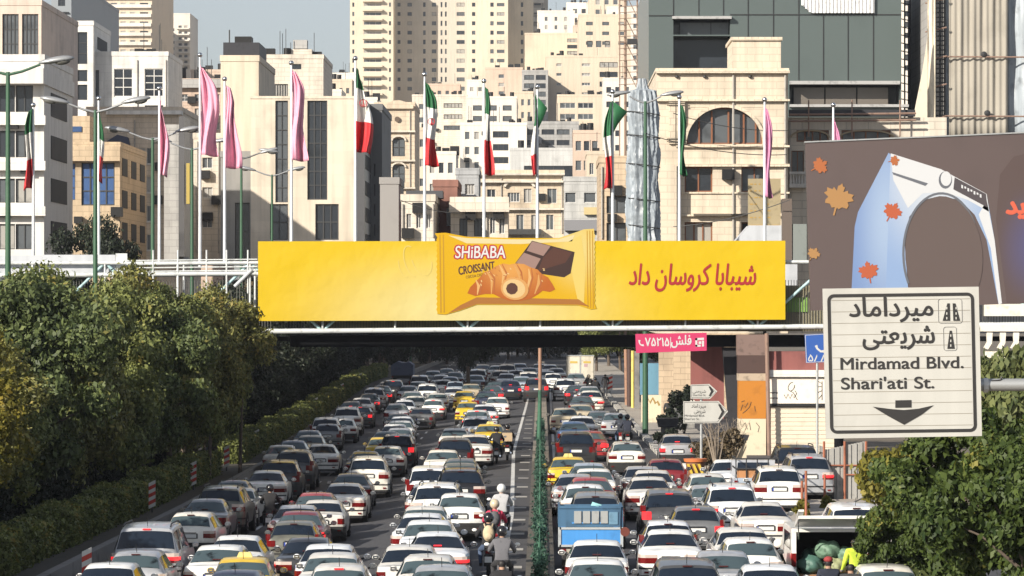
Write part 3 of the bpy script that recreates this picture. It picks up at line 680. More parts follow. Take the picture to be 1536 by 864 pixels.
def lane_of(x):
    for lim, nm in ((-10.3, 'lane beside the hedge'), (-7.3, 'second lane from the hedge'), (-4.3, 'third lane from the hedge'), (0, 'shaded lane by the median'), (3.4, 'sunlit lane by the median'), (6.6, 'second sunlit lane'), (99, 'lane by the pavement')):
        if x < lim: return nm
counts = {}
for c in sorted(cars, key=lambda c: c['y']):
    md = c['md']; nm, words = KIND[md['key']]
    if c['taxi']: nm, words = 'taxi_car', 'taxi'
    ln = lane_of(c['x']); key = (c['col'], words, ln); k = counts.get(key, 0); counts[key] = k + 1
    c['rank'] = k; c['key'] = key; c['nm'] = nm
for c in sorted(cars, key=lambda c: c['y']):
    md = c['md']; col, words, ln = c['key']; tot = counts[c['key']]; x, y = c['x'], c['y']
    if tot == 1: lab = f'{col} {words}' + (' with red lights on' if c['lit'] else '') + f' in the {ln}'
    else: lab = f'{col} {words}, {ordinal(c["rank"])} from the camera in the {ln}'
    z0, z1 = gz(x, y + .8), gz(x, y + 3.4)
    sc = random.uniform(.98, 1.02); yaw = R(random.gauss(0, .7))
    pm = PAINT[c['col']] if c['col'] != 'white' else random.choice(WHITES)
    def dress(o, roles):
        for i, r in enumerate(roles):
            if r == 'paint': o.material_slots[i].link = 'OBJECT'; o.material_slots[i].material = pm
            elif r == 'light' and c['lit']: o.material_slots[i].link = 'OBJECT'; o.material_slots[i].material = lens_on
    if y > 235:
        root = bpy.data.objects.new(c['nm'], md['far'][0]); COL.objects.link(root); dress(root, md['far'][1])
    else:
        root = empty(c['nm'])
        for pn, me, role, far in md['parts']:
            o = bpy.data.objects.new(pn, me); COL.objects.link(o); o.parent = root
            if role: dress(o, [role])
        if c['taxi'] and random.random() < .6:
            o = MB().prism([(-.2, 1.9, md['H'] + .005), (.2, 1.9, md['H'] + .005), (.14, 1.9, md['H'] + .13), (-.14, 1.9, md['H'] + .13)], (0, .14, 0)).build('roof_sign', mat('taxi_sign', (.6, .5, .2), .4), root)
    root.location = (x, y, z0 - .8 * (z1 - z0) / 2.6); root.rotation_euler = (math.atan2(z1 - z0, 2.6), 0, yaw); root.scale = (sc, sc * random.uniform(.98, 1.02), sc * random.uniform(.965, 1.035))
    tag(root, lab, 'taxi' if c['taxi'] else 'car', 'cars queuing on the road')
# ------------------------------------------------------------------ buildings
wg = [mat('window_glass_dark', (0.02, 0.024, 0.03), 0.12, var=0.5, scale=0.4), mat('window_glass_grey', (0.07, 0.078, 0.085), 0.2, var=0.5, scale=0.5), mat('window_glass_curtain', (0.26, 0.25, 0.23), 0.4, var=0.4, scale=0.7), mat('window_glass_blue', (0.045, 0.085, 0.19), 0.1, var=0.5, scale=0.3)]
GL = {'d': [0, 0, 0, 1], 'g': [0, 1, 1, 1, 2], 'c': [1, 1, 2, 2], 'b': [3]}
frame_w = mat('window_frame_white', (0.55, 0.54, 0.52), 0.6); frame_d = mat('window_frame_dark', (0.04, 0.04, 0.04), 0.6); frame_b = mat('window_frame_brown', (0.19, 0.075, 0.035), 0.6)
FR = {'w': frame_w, 'd': frame_d, 'b': frame_b}
tint = lambda r, g, b: tuple(c * 1.0 for c in srgb(r, g, b))
def wall_colour(rgb, k=0.62): c = srgb(*rgb); g_ = sum(c) / 3; return tuple((v * .74 + g_ * .26) * k * 1.1 / PRINT for v in c)
_winc = {}
def window_mesh(w_, h_, gi, fr_, nx, ny, sill, balcony=False):
    key = (round(w_, 2), round(h_, 2), gi, fr_, nx, ny, sill)
    if key in _winc: return _winc[key]
    mb = MB(); t = max(.05, min(.09, w_ * .05))
    mb.add([(-w_ / 2, .06, 0), (w_ / 2, .06, 0), (w_ / 2, .06, h_), (-w_ / 2, .06, h_)], [(0, 1, 2, 3)], 0)
    for k in range(nx + 1):
        x = -w_ / 2 + t / 2 + (w_ - t) * k / nx; mb.box((x, .02, h_ / 2), (t, .07, h_), 1)
    for k in range(ny + 1):
        z = t / 2 + (h_ - t) * k / ny; mb.box((0, .016, z), (w_ - t * 1.9, .06, t), 1)
    if sill: mb.box((0, -.17, -.06), (w_ + .2, .3, .1), 2)
    me = mesh_of(mb, 'window', [wg[gi], FR[fr_], frame_w if sill != 2 else frame_d]); _winc[key] = me; return me
def building(name, label, px0, px1, ytop, Y, depth, wall, grids=(), side=None, base=None, parapet=0.5, bands=(), pil=(), recess=.22):
    """grids: (px0, px1, y0, y1, columns, rows, width share, height share, glass, frame, mullions x, y, sill)"""
    X0, X1, Z1 = pxX(px0, Y), pxX(px1, Y), pyZ(ytop, Y)
    Z0 = (gz(X0, min(Y, 700)) - .5) if base is None else pyZ(base, Y)
    root = site(name, ((X0 + X1) / 2, Y, max(Z0, -1)), label, 'building')
    holes = []
    for g in grids:
        gx0, gx1, gy0, gy1, nx, ny, fw, fh, gl, fr_, mx, my, sill = g
        for j in range(ny):
            for i in range(nx):
                cw, chh = (gx1 - gx0) / nx, (gy1 - gy0) / ny; cx, cy = gx0 + cw * (i + .5), gy0 + chh * (j + .5)
                a, b = pxX(cx - cw * fw / 2, Y), pxX(cx + cw * fw / 2, Y); z1, z0 = pyZ(cy - chh * fh / 2, Y), pyZ(cy + chh * fh / 2, Y)
                if z0 > Z1: continue
                holes.append((a, b, z0, min(z1, Z1 - .15), gl, fr_, mx, my, sill))
    mb = MB()
    xs = sorted({X0, X1, *[round(h[0], 3) for h in holes], *[round(h[1], 3) for h in holes]}); zs = sorted({Z0, Z1, *[round(h[2], 3) for h in holes], *[round(h[3], 3) for h in holes]})
    H = [(round(h[0], 3), round(h[1], 3), round(h[2], 3), round(h[3], 3)) for h in holes]
    for zi in range(len(zs) - 1):
        run = None
        for xi in range(len(xs) - 1):
            cx, cz = (xs[xi] + xs[xi + 1]) / 2, (zs[zi] + zs[zi + 1]) / 2
            if any(a < cx < b and c < cz < d for a, b, c, d in H):
                if run is not None: mb.add([(run, Y, zs[zi]), (xs[xi], Y, zs[zi]), (xs[xi], Y, zs[zi + 1]), (run, Y, zs[zi + 1])], [(0, 1, 2, 3)]); run = None
            elif run is None: run = xs[xi]
        if run is not None: mb.add([(run, Y, zs[zi]), (X1, Y, zs[zi]), (X1, Y, zs[zi + 1]), (run, Y, zs[zi + 1])], [(0, 1, 2, 3)])
    for a, b, c, d in H:
        y2 = Y + recess + .08
        mb.add([(a, Y, c), (b, Y, c), (b, Y, d), (a, Y, d), (a, y2, c), (b, y2, c), (b, y2, d), (a, y2, d)], [(0, 1, 5, 4), (1, 2, 6, 5), (2, 3, 7, 6), (3, 0, 4, 7), (4, 5, 6, 7)])
    mb.add([(X0, Y, Z0), (X1, Y, Z0), (X1, Y + depth, Z0), (X0, Y + depth, Z0), (X0, Y, Z1), (X1, Y, Z1), (X1, Y + depth, Z1), (X0, Y + depth, Z1)], [(1, 2, 6, 5), (2, 3, 7, 6), (3, 0, 4, 7), (4, 5, 6, 7)])
    o = mb.build('wall', wall, root)
    if parapet:
        g = MB(); t = .25
        g.span((X0 - .06, Y - .06, Z1), (X1 + .06, Y + t, Z1 + parapet)); g.span((X0 - .06, Y + depth - t, Z1), (X1 + .06, Y + depth, Z1 + parapet)); g.span((X0 - .06, Y + t, Z1), (X0 + t, Y + depth - t, Z1 + parapet)); g.span((X1 - t, Y + t, Z1), (X1 + .06, Y + depth - t, Z1 + parapet))
        g.build('parapet', wall, root)
    rest = MB(); rest_m = [wg[0], wg[1], wg[2], wg[3], frame_w, frame_d, frame_b]
    for k, (a, b, z0, z1, gl, fr_, mx, my, sill) in enumerate(sorted(holes, key=lambda h: -(h[1] - h[0]) * (h[3] - h[2]))):
        gi = random.choice(GL[gl]); me = window_mesh(b - a - .012, z1 - z0 - .012, gi, fr_, mx, my, sill)
        if k < 96:
            w_ = bpy.data.objects.new('window', me); COL.objects.link(w_); hang(w_, root); w_.location = ((a + b) / 2, Y + recess - .08, z0 + .006)
        else:
            off = Vector(((a + b) / 2, Y + recess - .08, z0 + .006)); mi = [gi, 4 + 'wdb'.index(fr_), 4]
            rest.add([v.co + off for v in me.vertices], [tuple(p.vertices) for p in me.polygons]); rest.m[-len(me.polygons):] = [mi[p.material_index] for p in me.polygons]
    if rest.f: tag(rest.build('window_rows', rest_m, root), kind='stuff')
    for (bx0, bx1, by0, by1, m, out) in bands:
        MB().span((pxX(bx0, Y), Y - out, pyZ(by1, Y)), (pxX(bx1, Y), Y - .003, pyZ(by0, Y))).build('band', m, root)
    if side:
        sgn, rows, cols, z_a, z_b, m = side
        xs_ = X1 if sgn > 0 else X0
        for r in range(rows):
            for c in range(cols):
                zc = pyZ(z_a + (z_b - z_a) * (r + .5) / rows, Y); yc = Y + depth * (c + .5) / cols; hh = S(abs(z_b - z_a), Y) / rows * .55
                MB().box((xs_ + sgn * .02, yc, zc), (.06, depth / cols * .55, hh)).build('window', m, root)
    return root
def G(a, b, c, d, nx, ny, fw=.6, fh=.6, gl='d', fr_='d', mx=1, my=1, sill=0): return (a, b, c, d, nx, ny, fw, fh, gl, fr_, mx, my, sill)
def roofbox(root, nm, px0, px1, y0, y1, Y, m, dy=3, d=4, **kw):
    MB().span((pxX(px0, Y), Y + dy, pyZ(y1, Y)), (pxX(px1, Y), Y + dy + d, pyZ(y0, Y))).build(nm, m, root)
def tank(root, px, py, Y, r=.6):
    z = pyZ(py, Y); MB().tube([(pxX(px, Y), Y + 2, z - 1.4), (pxX(px, Y), Y + 2, z)], r, 12).build('roof_tank', mat('tank_white', (0.6, 0.6, 0.58), .6), root, smooth=R(40))
def ac(root, px, py, Y, s=.7, dy=-.35): MB().box((pxX(px, Y), Y + dy, pyZ(py, Y)), (s * 1.2, .5, s)).build('cooler_unit', mat('cooler_grey', (.42, .42, .4), .6, var=.2), root)
def roof_clutter(root, px0, px1, ytop, Y, n):
    for k in range(n):
        px = random.uniform(px0, px1); s = random.uniform(.6, 1.4); z = pyZ(ytop, Y); x = pxX(px, Y); y = Y + random.uniform(1, 4)
        q = random.random()
        if q < .35: MB().tube([(x, y, z), (x, y, z + s * 3)], .03 + Y * 2e-5, 5).build('antenna', frame_d, root)
        elif q < .7: MB().box((x, y, z + s * .5 + .02), (s, s, s)).build('cooler_unit', mat('cooler_grey', (0, 0, 0)), root)
        else: MB().tube([(x, y, z), (x, y, z + s * 1.3)], s * .4, 10).build('roof_tank', mat('tank_white', (0, 0, 0)), root, smooth=R(40))

beige = stone('stone_beige', wall_colour((238, 214, 180)), 1.2, .45); beige2 = stone('stone_cream', wall_colour((240, 226, 204)), 1.4, .5); sand = stone('stone_sand', wall_colour((226, 196, 156)), 1.0, .4)
white_w = stone('panel_white', wall_colour((240, 236, 228), .68), 1.5, .9, .85); rosy = stone('stone_rose', wall_colour((226, 194, 168)), 1, .4); greyw = stone('stone_grey', wall_colour((190, 188, 184), .6), 1.4, .6)
tower_w = mat('tower_render', wall_colour((240, 222, 190)), .85, var=.1, scale=.08, streak=.12); tower_s = mat('tower_render_grey', wall_colour((214, 204, 186)), .85, var=.1, scale=.08, streak=.12); bluegrey = mat('blue_grey_cladding', wall_colour((150, 160, 168), .6), .6, var=.1, scale=.1)  # second tone: tower render with the middle wing's shade put into the colour
far_w = mat('far_white_render', wall_colour((240, 230, 214), .68), .85, var=.12, scale=.1, streak=.12); far_b = mat('far_beige_render', wall_colour((236, 214, 182)), .85, var=.12, scale=.1, streak=.15); far_r = mat('far_rose_render', wall_colour((232, 200, 172)), .85, var=.12, scale=.1, streak=.15)
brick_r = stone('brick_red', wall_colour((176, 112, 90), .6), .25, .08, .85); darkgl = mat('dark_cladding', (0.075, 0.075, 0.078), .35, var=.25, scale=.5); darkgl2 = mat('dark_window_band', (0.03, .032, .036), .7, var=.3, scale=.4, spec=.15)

# -- far towers
t = building('tower_block', 'tall beige tower of pale ribbed balconies at the left edge of the sky', 145, 228, -30, 1200, 70, far_b, [G(150, 178, -14, 84, 2, 7, .72, .42, 'g', 'w'), G(178, 206, -14, 84, 2, 7, .6, .42, 'c', 'w'), G(206, 226, -14, 84, 1, 7, .62, .4, 'd', 'd')], bands=[(146, 227, -7 + 14 * k, -2 + 14 * k, far_w, 1.2) for k in range(6)])
building('tower_block', 'narrow beige tower rising behind the white building with tall dark window strip', 118, 145, -30, 1250, 60, tower_s, [G(121, 143, -20, 90, 2, 8, .3, .4, 'd', 'd')])
building('tower_block', 'blue grey tower with small recessed windows behind the pink beige block', 77, 107, -30, 620, 70, bluegrey, [G(84, 101, -10, 130, 1, 5, .62, .36, 'g', 'd', 2, 1)], bands=[(82, 103, 18 + 28 * k, 20 + 28 * k, darkgl2, .4) for k in range(4)])
building('tower_block', 'white stepped tower with stacked balconies against the grey sky', 249, 285, 22, 1300, 30, far_w, [G(251, 264, 40, 106, 1, 7, .7, .5, 'g', 'w'), G(266, 283, 36, 106, 2, 8, .62, .5, 'g', 'w')], bands=[(265, 284, 42 + 9 * k, 44 + 9 * k, far_w, 1.5) for k in range(7)])
pt = building('tower_block', 'twin beige tower, left wing with balcony column', 525, 590, -40, 1220, 90, tower_w, [G(527, 533, -28, 140, 1, 12, .5, .45, 'd', 'd'), G(545, 573, -28, 140, 1, 12, .95, .34, 'g', 'w', 3, 1), G(582, 588, -28, 140, 1, 12, .5, .45, 'd', 'd')], base=170, bands=[(544, 574, -14 + 14 * k, -11 + 14 * k, tower_w, 1.8) for k in range(12)])
building('tower_block', 'greyish middle wing of the twin tower with small square windows', 590, 700, -40, 1236, 80, tower_s, [G(591, 606, -28, 140, 1, 12, .3, .4, 'd', 'd'), G(609, 620, -28, 140, 1, 12, .6, .4, 'g', 'd'), G(631, 642, -28, 140, 1, 12, .34, .5, 'd', 'd'), G(646, 656, -28, 140, 1, 12, .66, .42, 'g', 'd'), G(659, 672, -28, 140, 2, 12, .4, .55, 'd', 'd'), G(683, 699, -28, 140, 1, 12, .75, .42, 'g', 'd', 2, 1)], base=170)
building('tower_block', 'twin beige tower, right wing with pairs of windows', 700, 762, -40, 1216, 80, tower_w, [G(706, 715, -28, 140, 1, 12, .55, .42, 'd', 'd'), G(733, 743, -28, 140, 1, 12, .5, .45, 'd', 'd'), G(744, 758, -28, 140, 1, 12, .8, .36, 'g', 'd', 2, 1)], base=170)
building('tower_block', 'slim beige end wing of the twin tower with one window column', 762, 800, -40, 1230, 60, tower_w, [G(778, 788, -28, 140, 1, 12, .35, .5, 'd', 'd')], base=170)
building('tower_block', 'edge of the twin tower with rounded grey balconies', 800, 822, -40, 1245, 40, tower_s, [G(798, 815, -28, 50, 1, 6, .6, .5, 'd', 'd')], base=170, bands=[(799, 816, -16 + 14 * k, -9 + 14 * k, far_w, 1.5) for k in range(5)])
# -- far cluster to the right of the twin tower
for a in (('white far block with slot windows below the gap of sky', 806, 862, 18, 1150, far_w, [G(812, 856, 22, 60, 3, 3, .3, .5, 'g', 'w')]),
          ('small white penthouse block beside the scaffold mast', 850, 886, 6, 1180, far_w, [G(856, 882, 10, 50, 2, 3, .5, .5, 'g', 'd')]),
          ('beige far block touching the top edge beside the mast', 884, 936, -8, 1140, far_b, [G(890, 930, -4, 40, 3, 3, .5, .5, 'g', 'w')]),
          ('broad beige block with paired small windows under the white penthouse', 868, 946, 24, 960, far_b, [G(872, 945, 28, 72, 3, 3, .42, .36, 'c', 'd'), G(878, 918, 58, 74, 3, 1, .6, .6, 'c', 'd')]),
          ('plain beige block with one glazed corner under the slot windows', 787, 868, 52, 1000, far_b, [G(850, 867, 56, 84, 1, 3, .9, .6, 'g', 'd', 3, 1)]),
          ('big beige block with dark ribbon balconies near the silver tarp', 819, 934, 86, 900, far_b, [G(832, 845, 90, 148, 1, 4, .6, .3, 'c', 'w'), G(870, 888, 90, 148, 1, 4, .7, .3, 'c', 'w', 3, 1), G(897, 929, 90, 148, 1, 4, .85, .55, 'g', 'd', 4, 1)]),
          ('rose beige block with blank wall left of the grey glazed one', 728, 784, 104, 920, far_r, [G(746, 758, 108, 146, 1, 3, .7, .45, 'g', 'w')]),
          ('grey glazed flat block behind the third flag', 783, 822, 108, 880, greyw, [G(785, 820, 110, 160, 2, 4, .85, .6, 'g', 'd', 2, 1)]),
          ('pale block with long balcony rows behind the folded flag', 836, 938, 145, 800, far_b, [G(838, 892, 150, 200, 2, 3, .85, .5, 'g', 'w', 3, 1), G(904, 934, 150, 215, 1, 4, .5, .4, 'c', 'w', 2, 1)]),
          ('low cream block with three ribbon windows behind the emblem flag', 618, 700, 145, 780, beige2, [G(664, 695, 150, 200, 1, 3, .9, .42, 'c', 'd', 5, 1), G(622, 642, 150, 250, 1, 5, .35, .4, 'g', 'w')]),
          ('cream terrace block right of the ribbon window block', 700, 775, 148, 760, far_w, [G(705, 772, 154, 186, 3, 2, .6, .5, 'g', 'd')]),
          ('small white block with roof terrace far behind the flags', 488, 532, 112, 900, far_w, [G(490, 530, 122, 142, 5, 1, .5, .5, 'c', 'w')])):
    lab, x0, x1, yt, Y, m, gr = a
    b_ = building('apartment_block', lab, x0, x1, yt, Y, 40, m, gr, base=320); roof_clutter(b_, x0 + 6, x1 - 6, yt, Y, 6)
b_ = building('apartment_block', 'white block with grey terraces stacked above the ornate house', 690, 790, 188, 640, 30, far_w, [G(738, 764, 192, 250, 1, 3, .9, .5, 'd', 'd', 3, 1), G(694, 722, 192, 260, 2, 3, .5, .5, 'g', 'w')], base=330); roof_clutter(b_, 700, 780, 188, 640, 9)
b_ = building('apartment_block', 'light grey block with long dark terrace under the folded flag', 765, 868, 226, 620, 30, stone('panel_pale_grey', wall_colour((214, 214, 210), .66), 2, 1, .9), [G(784, 862, 246, 272, 1, 1, .95, .8, 'd', 'd', 5, 1), G(770, 864, 180, 244, 2, 1, .1, .1, 'd', 'd')], base=330); roof_clutter(b_, 770, 860, 226, 620, 9)
b_ = building('apartment_block', 'jumbled dark roofed block with satellite dish left of the tarp', 786, 868, 186, 660, 30, greyw, [G(788, 856, 190, 222, 3, 2, .85, .5, 'd', 'd', 2, 1)], base=320); roof_clutter(b_, 790, 860, 186, 660, 8)

# -- left side, middle distance
b_ = building('office_building', 'pink beige block with tall gridded windows above the white banded building', 0 - 60, 62, 8, 330, 26, stone('stone_pink', wall_colour((232, 206, 186), .64), 2, 1, .9), [G(-58, 60, 21, 88, 4, 1, .83, 1, 'c', 'd', 4, 3)])
b_ = building('office_building', 'white building of broad bands and dark ribbon windows at the left edge', -60, 66, 92, 262, 16, mat('white_render', wall_colour((232, 228, 222), .66), .75, var=.1, scale=.6, streak=.2), [G(-58, 50, 128, 168, 4, 1, .96, 1, 'd', 'd', 2, 1), G(-58, 50, 196, 236, 4, 1, .96, 1, 'g', 'd', 2, 1), G(-58, 50, 268, 304, 4, 1, .96, 1, 'g', 'd', 2, 1), G(-58, 50, 336, 374, 4, 1, .96, 1, 'c', 'd', 2, 1)], side=(1, 4, 1, 120, 380, darkgl2), bands=[(-60, 70, y0, y0 + 14, white_w, .7) for y0 in (174, 242, 310)])
MB().span((pxX(-60, 262), 260.6, pyZ(127, 262)), (pxX(69, 262), 278, pyZ(104, 262))).build('cornice', mat('white_render', (0, 0, 0)), b_)
b_ = building('office_building', 'white tiled building with tall dark stair window and two black windows', 108, 140, 38, 400, 16, white_w, [G(116, 131, 48, 96, 1, 1, 1, 1, 'd', 'd', 1, 3), G(116, 131, 105, 122, 1, 1, 1, 1, 'd', 'd'), G(116, 131, 127, 150, 1, 1, 1, 1, 'd', 'd')], side=(1, 1, 1, 44, 78, darkgl2))
b2 = building('office_building', 'wide white tiled wing with two large black gridded windows', 140.2, 252, 84, 402, 16, white_w, [G(140.6, 149, 105, 145, 1, 1, .9, 1, 'd', 'd', 1, 2), G(171, 199, 103, 145, 1, 1, 1, 1, 'd', 'w', 2, 3), G(217, 245, 103, 145, 1, 1, 1, 1, 'd', 'w', 2, 4), G(217, 245, 158, 180, 1, 1, 1, 1, 'd', 'd', 3, 1)]); roof_clutter(b2, 150, 240, 84, 402, 7)
b_ = building('office_building', 'tan building with tall blue glass windows behind the dark tree', 92, 180, 222, 300, 20, stone('stone_tan', wall_colour((222, 192, 148), .62), 1, .5), [G(97, 113, 245, 300, 1, 1, 1, 1, 'b', 'd', 2, 3), G(122, 172, 244, 308, 1, 1, 1, 1, 'b', 'd', 4, 3)], side=(1, 3, 3, 225, 370, darkgl2)); roofbox(b_, 'penthouse', 94, 130, 172, 221, 300, stone('stone_tan', (0, 0, 0)), 2, 8)
MB().span((pxX(91, 300), 299.2, pyZ(242, 300)), (pxX(181.5, 300), 299.9, pyZ(220, 300))).build('cornice', stone('stone_tan', (0, 0, 0)), b_)
for px in (94, 106): MB().span((pxX(px, 300), 301.9, pyZ(196, 300)), (pxX(px + 12, 300), 301.97, pyZ(188, 300))).build('window', wg[3], b_)
b_ = building('office_building', 'sand coloured building with grey roof band and balcony column', 130, 272, 168, 345, 20, stone('stone_pale_sand', wall_colour((236, 214, 184), .64), 1.2, .5), [G(206, 232, 212, 385, 2, 4, .85, .55, 'g', 'w', 1, 1, 1)], side=(1, 4, 2, 190, 380, darkgl2)); MB().span((pxX(160, 345), 344.4, pyZ(172, 345)), (pxX(273, 345), 346, pyZ(166, 345))).build('cornice', white_w, b_)
MB().prism([P(150, 218, 344.5), P(176, 202, 344.5), P(192, 206, 344.5), P(196, 222, 344.5)], (0, 4, 0)).build('awning', mat('dark_blue_sheet', (.03, .04, .08), .6), b_)
b_ = building('office_building', 'narrow side block with dark stripe and yellow strip behind the lamps', 246, 268, 195, 335, 10, greyw, [], base=390)
MB().span((pxX(269, 335), 334.6, pyZ(385, 335)), (pxX(277, 335), 340, pyZ(175, 335))).build('dark_strip', darkgl, b_); MB().span((pxX(280, 335), 334.6, pyZ(306, 335)), (pxX(285, 335), 336, pyZ(245, 335))).build('yellow_strip', mat('mustard_panel', (.34, .26, .06), .6), b_)
b_ = building('apartment_block', 'light brown block with white paired windows and planted roof', 262, 334, 124, 430, 16, rosy, [G(266, 284, 136, 200, 1, 3, .75, .5, 'c', 'w', 3, 2), G(290, 304, 136, 200, 1, 3, .7, .5, 'g', 'w', 2, 1), G(314, 332, 136, 200, 1, 3, .7, .5, 'c', 'w', 2, 1)]); roof_clutter(b_, 266, 328, 120, 430, 8)
MB().span((pxX(262, 430), 429.2, pyZ(132, 430)), (pxX(335, 430), 430.5, pyZ(119, 430))).build('cornice', greyw, b_)
b_ = building('apartment_block', 'pale stone block with small double windows behind pink flags', 290, 332, 208, 320, 14, beige2, [G(303, 319, 222, 356, 1, 3, .95, .36, 'g', 'w', 2, 1)], base=390)
b_ = building('apartment_block', 'tall blank cream block with black rooftop hut', 331, 388, 92, 300, 18, stone('brick_cream', wall_colour((234, 214, 184), .66), .3, .12, .93), [], base=390)
roofbox(b_, 'roof_hut', 334, 388, 63, 91.5, 300, mat('black_sheet', (.016, .017, .022), .6, var=.3), .5, 8); roofbox(b_, 'roof_tank', 349, 374, 52, 62.5, 300, mat('tank_white', (0, 0, 0)), 2, 2)
MB().tube([(pxX(341, 300), 302, pyZ(64, 300)), (pxX(341, 300), 302, pyZ(42, 300))], .06, 6).build('antenna', frame_d, b_)
b_ = building('apartment_block', 'low block painted shade grey with one dark stair window', 331, 397, 236, 292, 7, mat('grey_render', wall_colour((176, 174, 170), .5), .85, var=.1, scale=.5, streak=.15), [G(352, 375, 304, 390, 1, 1, .95, 1, 'd', 'd', 1, 2)], base=392)  # stands for the cream block's shaded wall; the shade is in the grey
b_ = building('office_building', 'cream stepped block with long striped window behind the pink flag', 389, 485, 88, 420, 18, beige2, [G(392, 432, 126, 145, 1, 1, 1, 1, 'c', 'd', 10, 1), G(436, 452, 96, 104, 1, 1, 1, 1, 'd', 'd'), G(436, 452, 125, 138, 1, 1, 1, 1, 'd', 'd')]); roof_clutter(b_, 395, 480, 88, 420, 8)
roofbox(b_, 'penthouse', 430, 466, 72, 86, 420, beige2, 2, 6); roofbox(b_, 'roof_frame', 437, 458, 57, 70, 420, greyw, 3, 2)
b_ = building('office_building', 'modern cream building with vertical dark glass strips', 376, 531, 148, 285, 14, stone('panel_cream', wall_colour((240, 222, 194), .64), 1.6, .9, .9, msize=.02), [G(413, 432, 148.5, 304, 1, 1, 1, .995, 'd', 'd', 2, 7), G(461, 491, 148.5, 300, 1, 1, 1, .995, 'd', 'd', 3, 7), G(405, 432, 306, 360, 1, 1, 1, 1, 'g', 'd', 2, 2), G(473, 508, 306, 360, 1, 1, 1, 1, 'g', 'd', 3, 2)], base=392, parapet=.2)
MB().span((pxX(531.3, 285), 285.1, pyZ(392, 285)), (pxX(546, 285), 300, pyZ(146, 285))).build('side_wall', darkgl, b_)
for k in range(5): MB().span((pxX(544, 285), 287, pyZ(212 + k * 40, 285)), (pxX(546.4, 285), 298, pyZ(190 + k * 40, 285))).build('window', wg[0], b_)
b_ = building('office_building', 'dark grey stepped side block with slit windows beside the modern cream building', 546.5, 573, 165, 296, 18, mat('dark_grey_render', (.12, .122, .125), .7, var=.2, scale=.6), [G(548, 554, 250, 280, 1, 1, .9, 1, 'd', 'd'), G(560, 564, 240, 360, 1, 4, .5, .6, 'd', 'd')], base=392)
b_ = building('apartment_block', 'plain low grey box building left of the ornate cream house', 570, 598, 276, 270, 10, mat('grey_render2', wall_colour((172, 168, 164), .56), .85, var=.12, scale=.5), [], base=392)
b_ = building('town_house', 'ornate cream house with arched windows and round vent below a curved gable', 562, 622, 160, 400, 16, beige, [G(588, 608, 206, 236, 1, 1, .95, .9, 'g', 'd', 2, 2), G(588, 608, 246, 275, 1, 1, .95, .9, 'g', 'd', 2, 2), G(563, 575, 160, 200, 1, 2, .8, .5, 'd', 'd')], base=392)
MB().prism([P(x, y, 399.6) for x, y in ((566, 160), (574, 158), (582, 154), (590, 151), (598, 150), (606, 152), (614, 156), (620, 158), (620, 163), (566, 163))], (0, .8, 0)).build('gable', beige, b_)
MB().tube([(pxX(596, 400), 399.75, pyZ(179, 400)), (pxX(596, 400), 399.9, pyZ(179, 400))], .3, 16).build('round_vent', mat('vent_brown', (.1, .07, .05), .7), b_)
for y in (206, 246):
    MB().prism([P(a, b, 399.72) for a, b in ell(598, y + 5, 11.5, 8.5, 14, 180, 360)] + [P(a, b, 399.72) for a, b in ell(598, y + 5, 9, 6, 14, 180, 360)][::-1], (0, .25, 0)).build('arch_trim', beige2, b_)
for y in (196, 240, 281): MB().span((pxX(562, 400), 399.6, pyZ(y + 2.5, 400)), (pxX(623, 400), 399.95, pyZ(y, 400))).build('cornice', beige2, b_)
b_ = building('town_house', 'cream low house with white windows left of the brick wall', 602, 652, 302, 252, 10, beige2, [G(606, 650, 318, 345, 3, 1, .5, .8, 'c', 'w', 2, 1)], base=392)
MB().span((pxX(609, 258), 258, pyZ(297, 258)), (pxX(664, 258), 261, pyZ(286, 258))).build('roof_awning', mat('dark_roof', (.05, .052, .06), .6), b_)
b_ = building('town_house', 'red brown brick house behind the second flagpole', 650, 686, 280, 262, 12, brick_r, [G(652, 660, 300, 340, 1, 2, .8, .5, 'd', 'w'), G(668, 680, 305, 345, 1, 1, .7, .7, 'd', 'w')], base=392)
b_ = building('town_house', 'small blue grey house with one barred white window', 684, 718, 262, 275, 9, stone('panel_blue_grey', wall_colour((186, 190, 194), .6), 1.4, .6), [G(697, 712, 276, 292, 1, 1, .95, 1, 'g', 'w', 3, 1)], base=392)
b_ = building('town_house', 'cream classical house with arched pediment and tall double windows', 716, 846, 262, 385, 14, beige, [G(730, 744, 284, 305, 1, 1, .9, 1, 'g', 'w', 2, 1), G(761, 780, 289, 303, 1, 1, .95, 1, 'c', 'w', 4, 1), G(785, 798, 283, 304, 1, 1, .9, 1, 'g', 'w', 2, 1), G(820, 836, 283, 305, 1, 1, .9, 1, 'g', 'w', 2, 1), G(724, 836, 322, 345, 5, 1, .5, 1, 'g', 'w', 2, 1)], base=392)
MB().prism([P(a, b, 384.6) for a, b in ell(779, 280, 24, 11, 16, 180, 360)] + [P(a, b, 384.6) for a, b in ell(779, 280, 20, 8, 16, 180, 360)][::-1], (0, .5, 0)).build('pediment', beige2, b_)
for y in (260, 271, 312): MB().span((pxX(715, 385), 384.4, pyZ(y + 3, 385)), (pxX(847, 385), 384.95, pyZ(y, 385))).build('cornice', beige2, b_)
MB().span((pxX(748, 385), 383.6, pyZ(352, 385)), (pxX(812, 385), 384.9, pyZ(344, 385))).build('balcony', frame_d, b_)
b_ = building('town_house', 'broad cream house with flat roof and square windows beside the tree', 676, 762, 306, 256, 8, beige2, [G(684, 728, 326, 356, 2, 1, .55, .9, 'g', 'd', 2, 1), G(732, 760, 324, 352, 2, 1, .6, .9, 'g', 'w', 2, 1)], base=392)
MB().span((pxX(674, 256), 255.2, pyZ(318, 256)), (pxX(764, 256), 255.95, pyZ(304, 256))).build('cornice', beige2, b_)
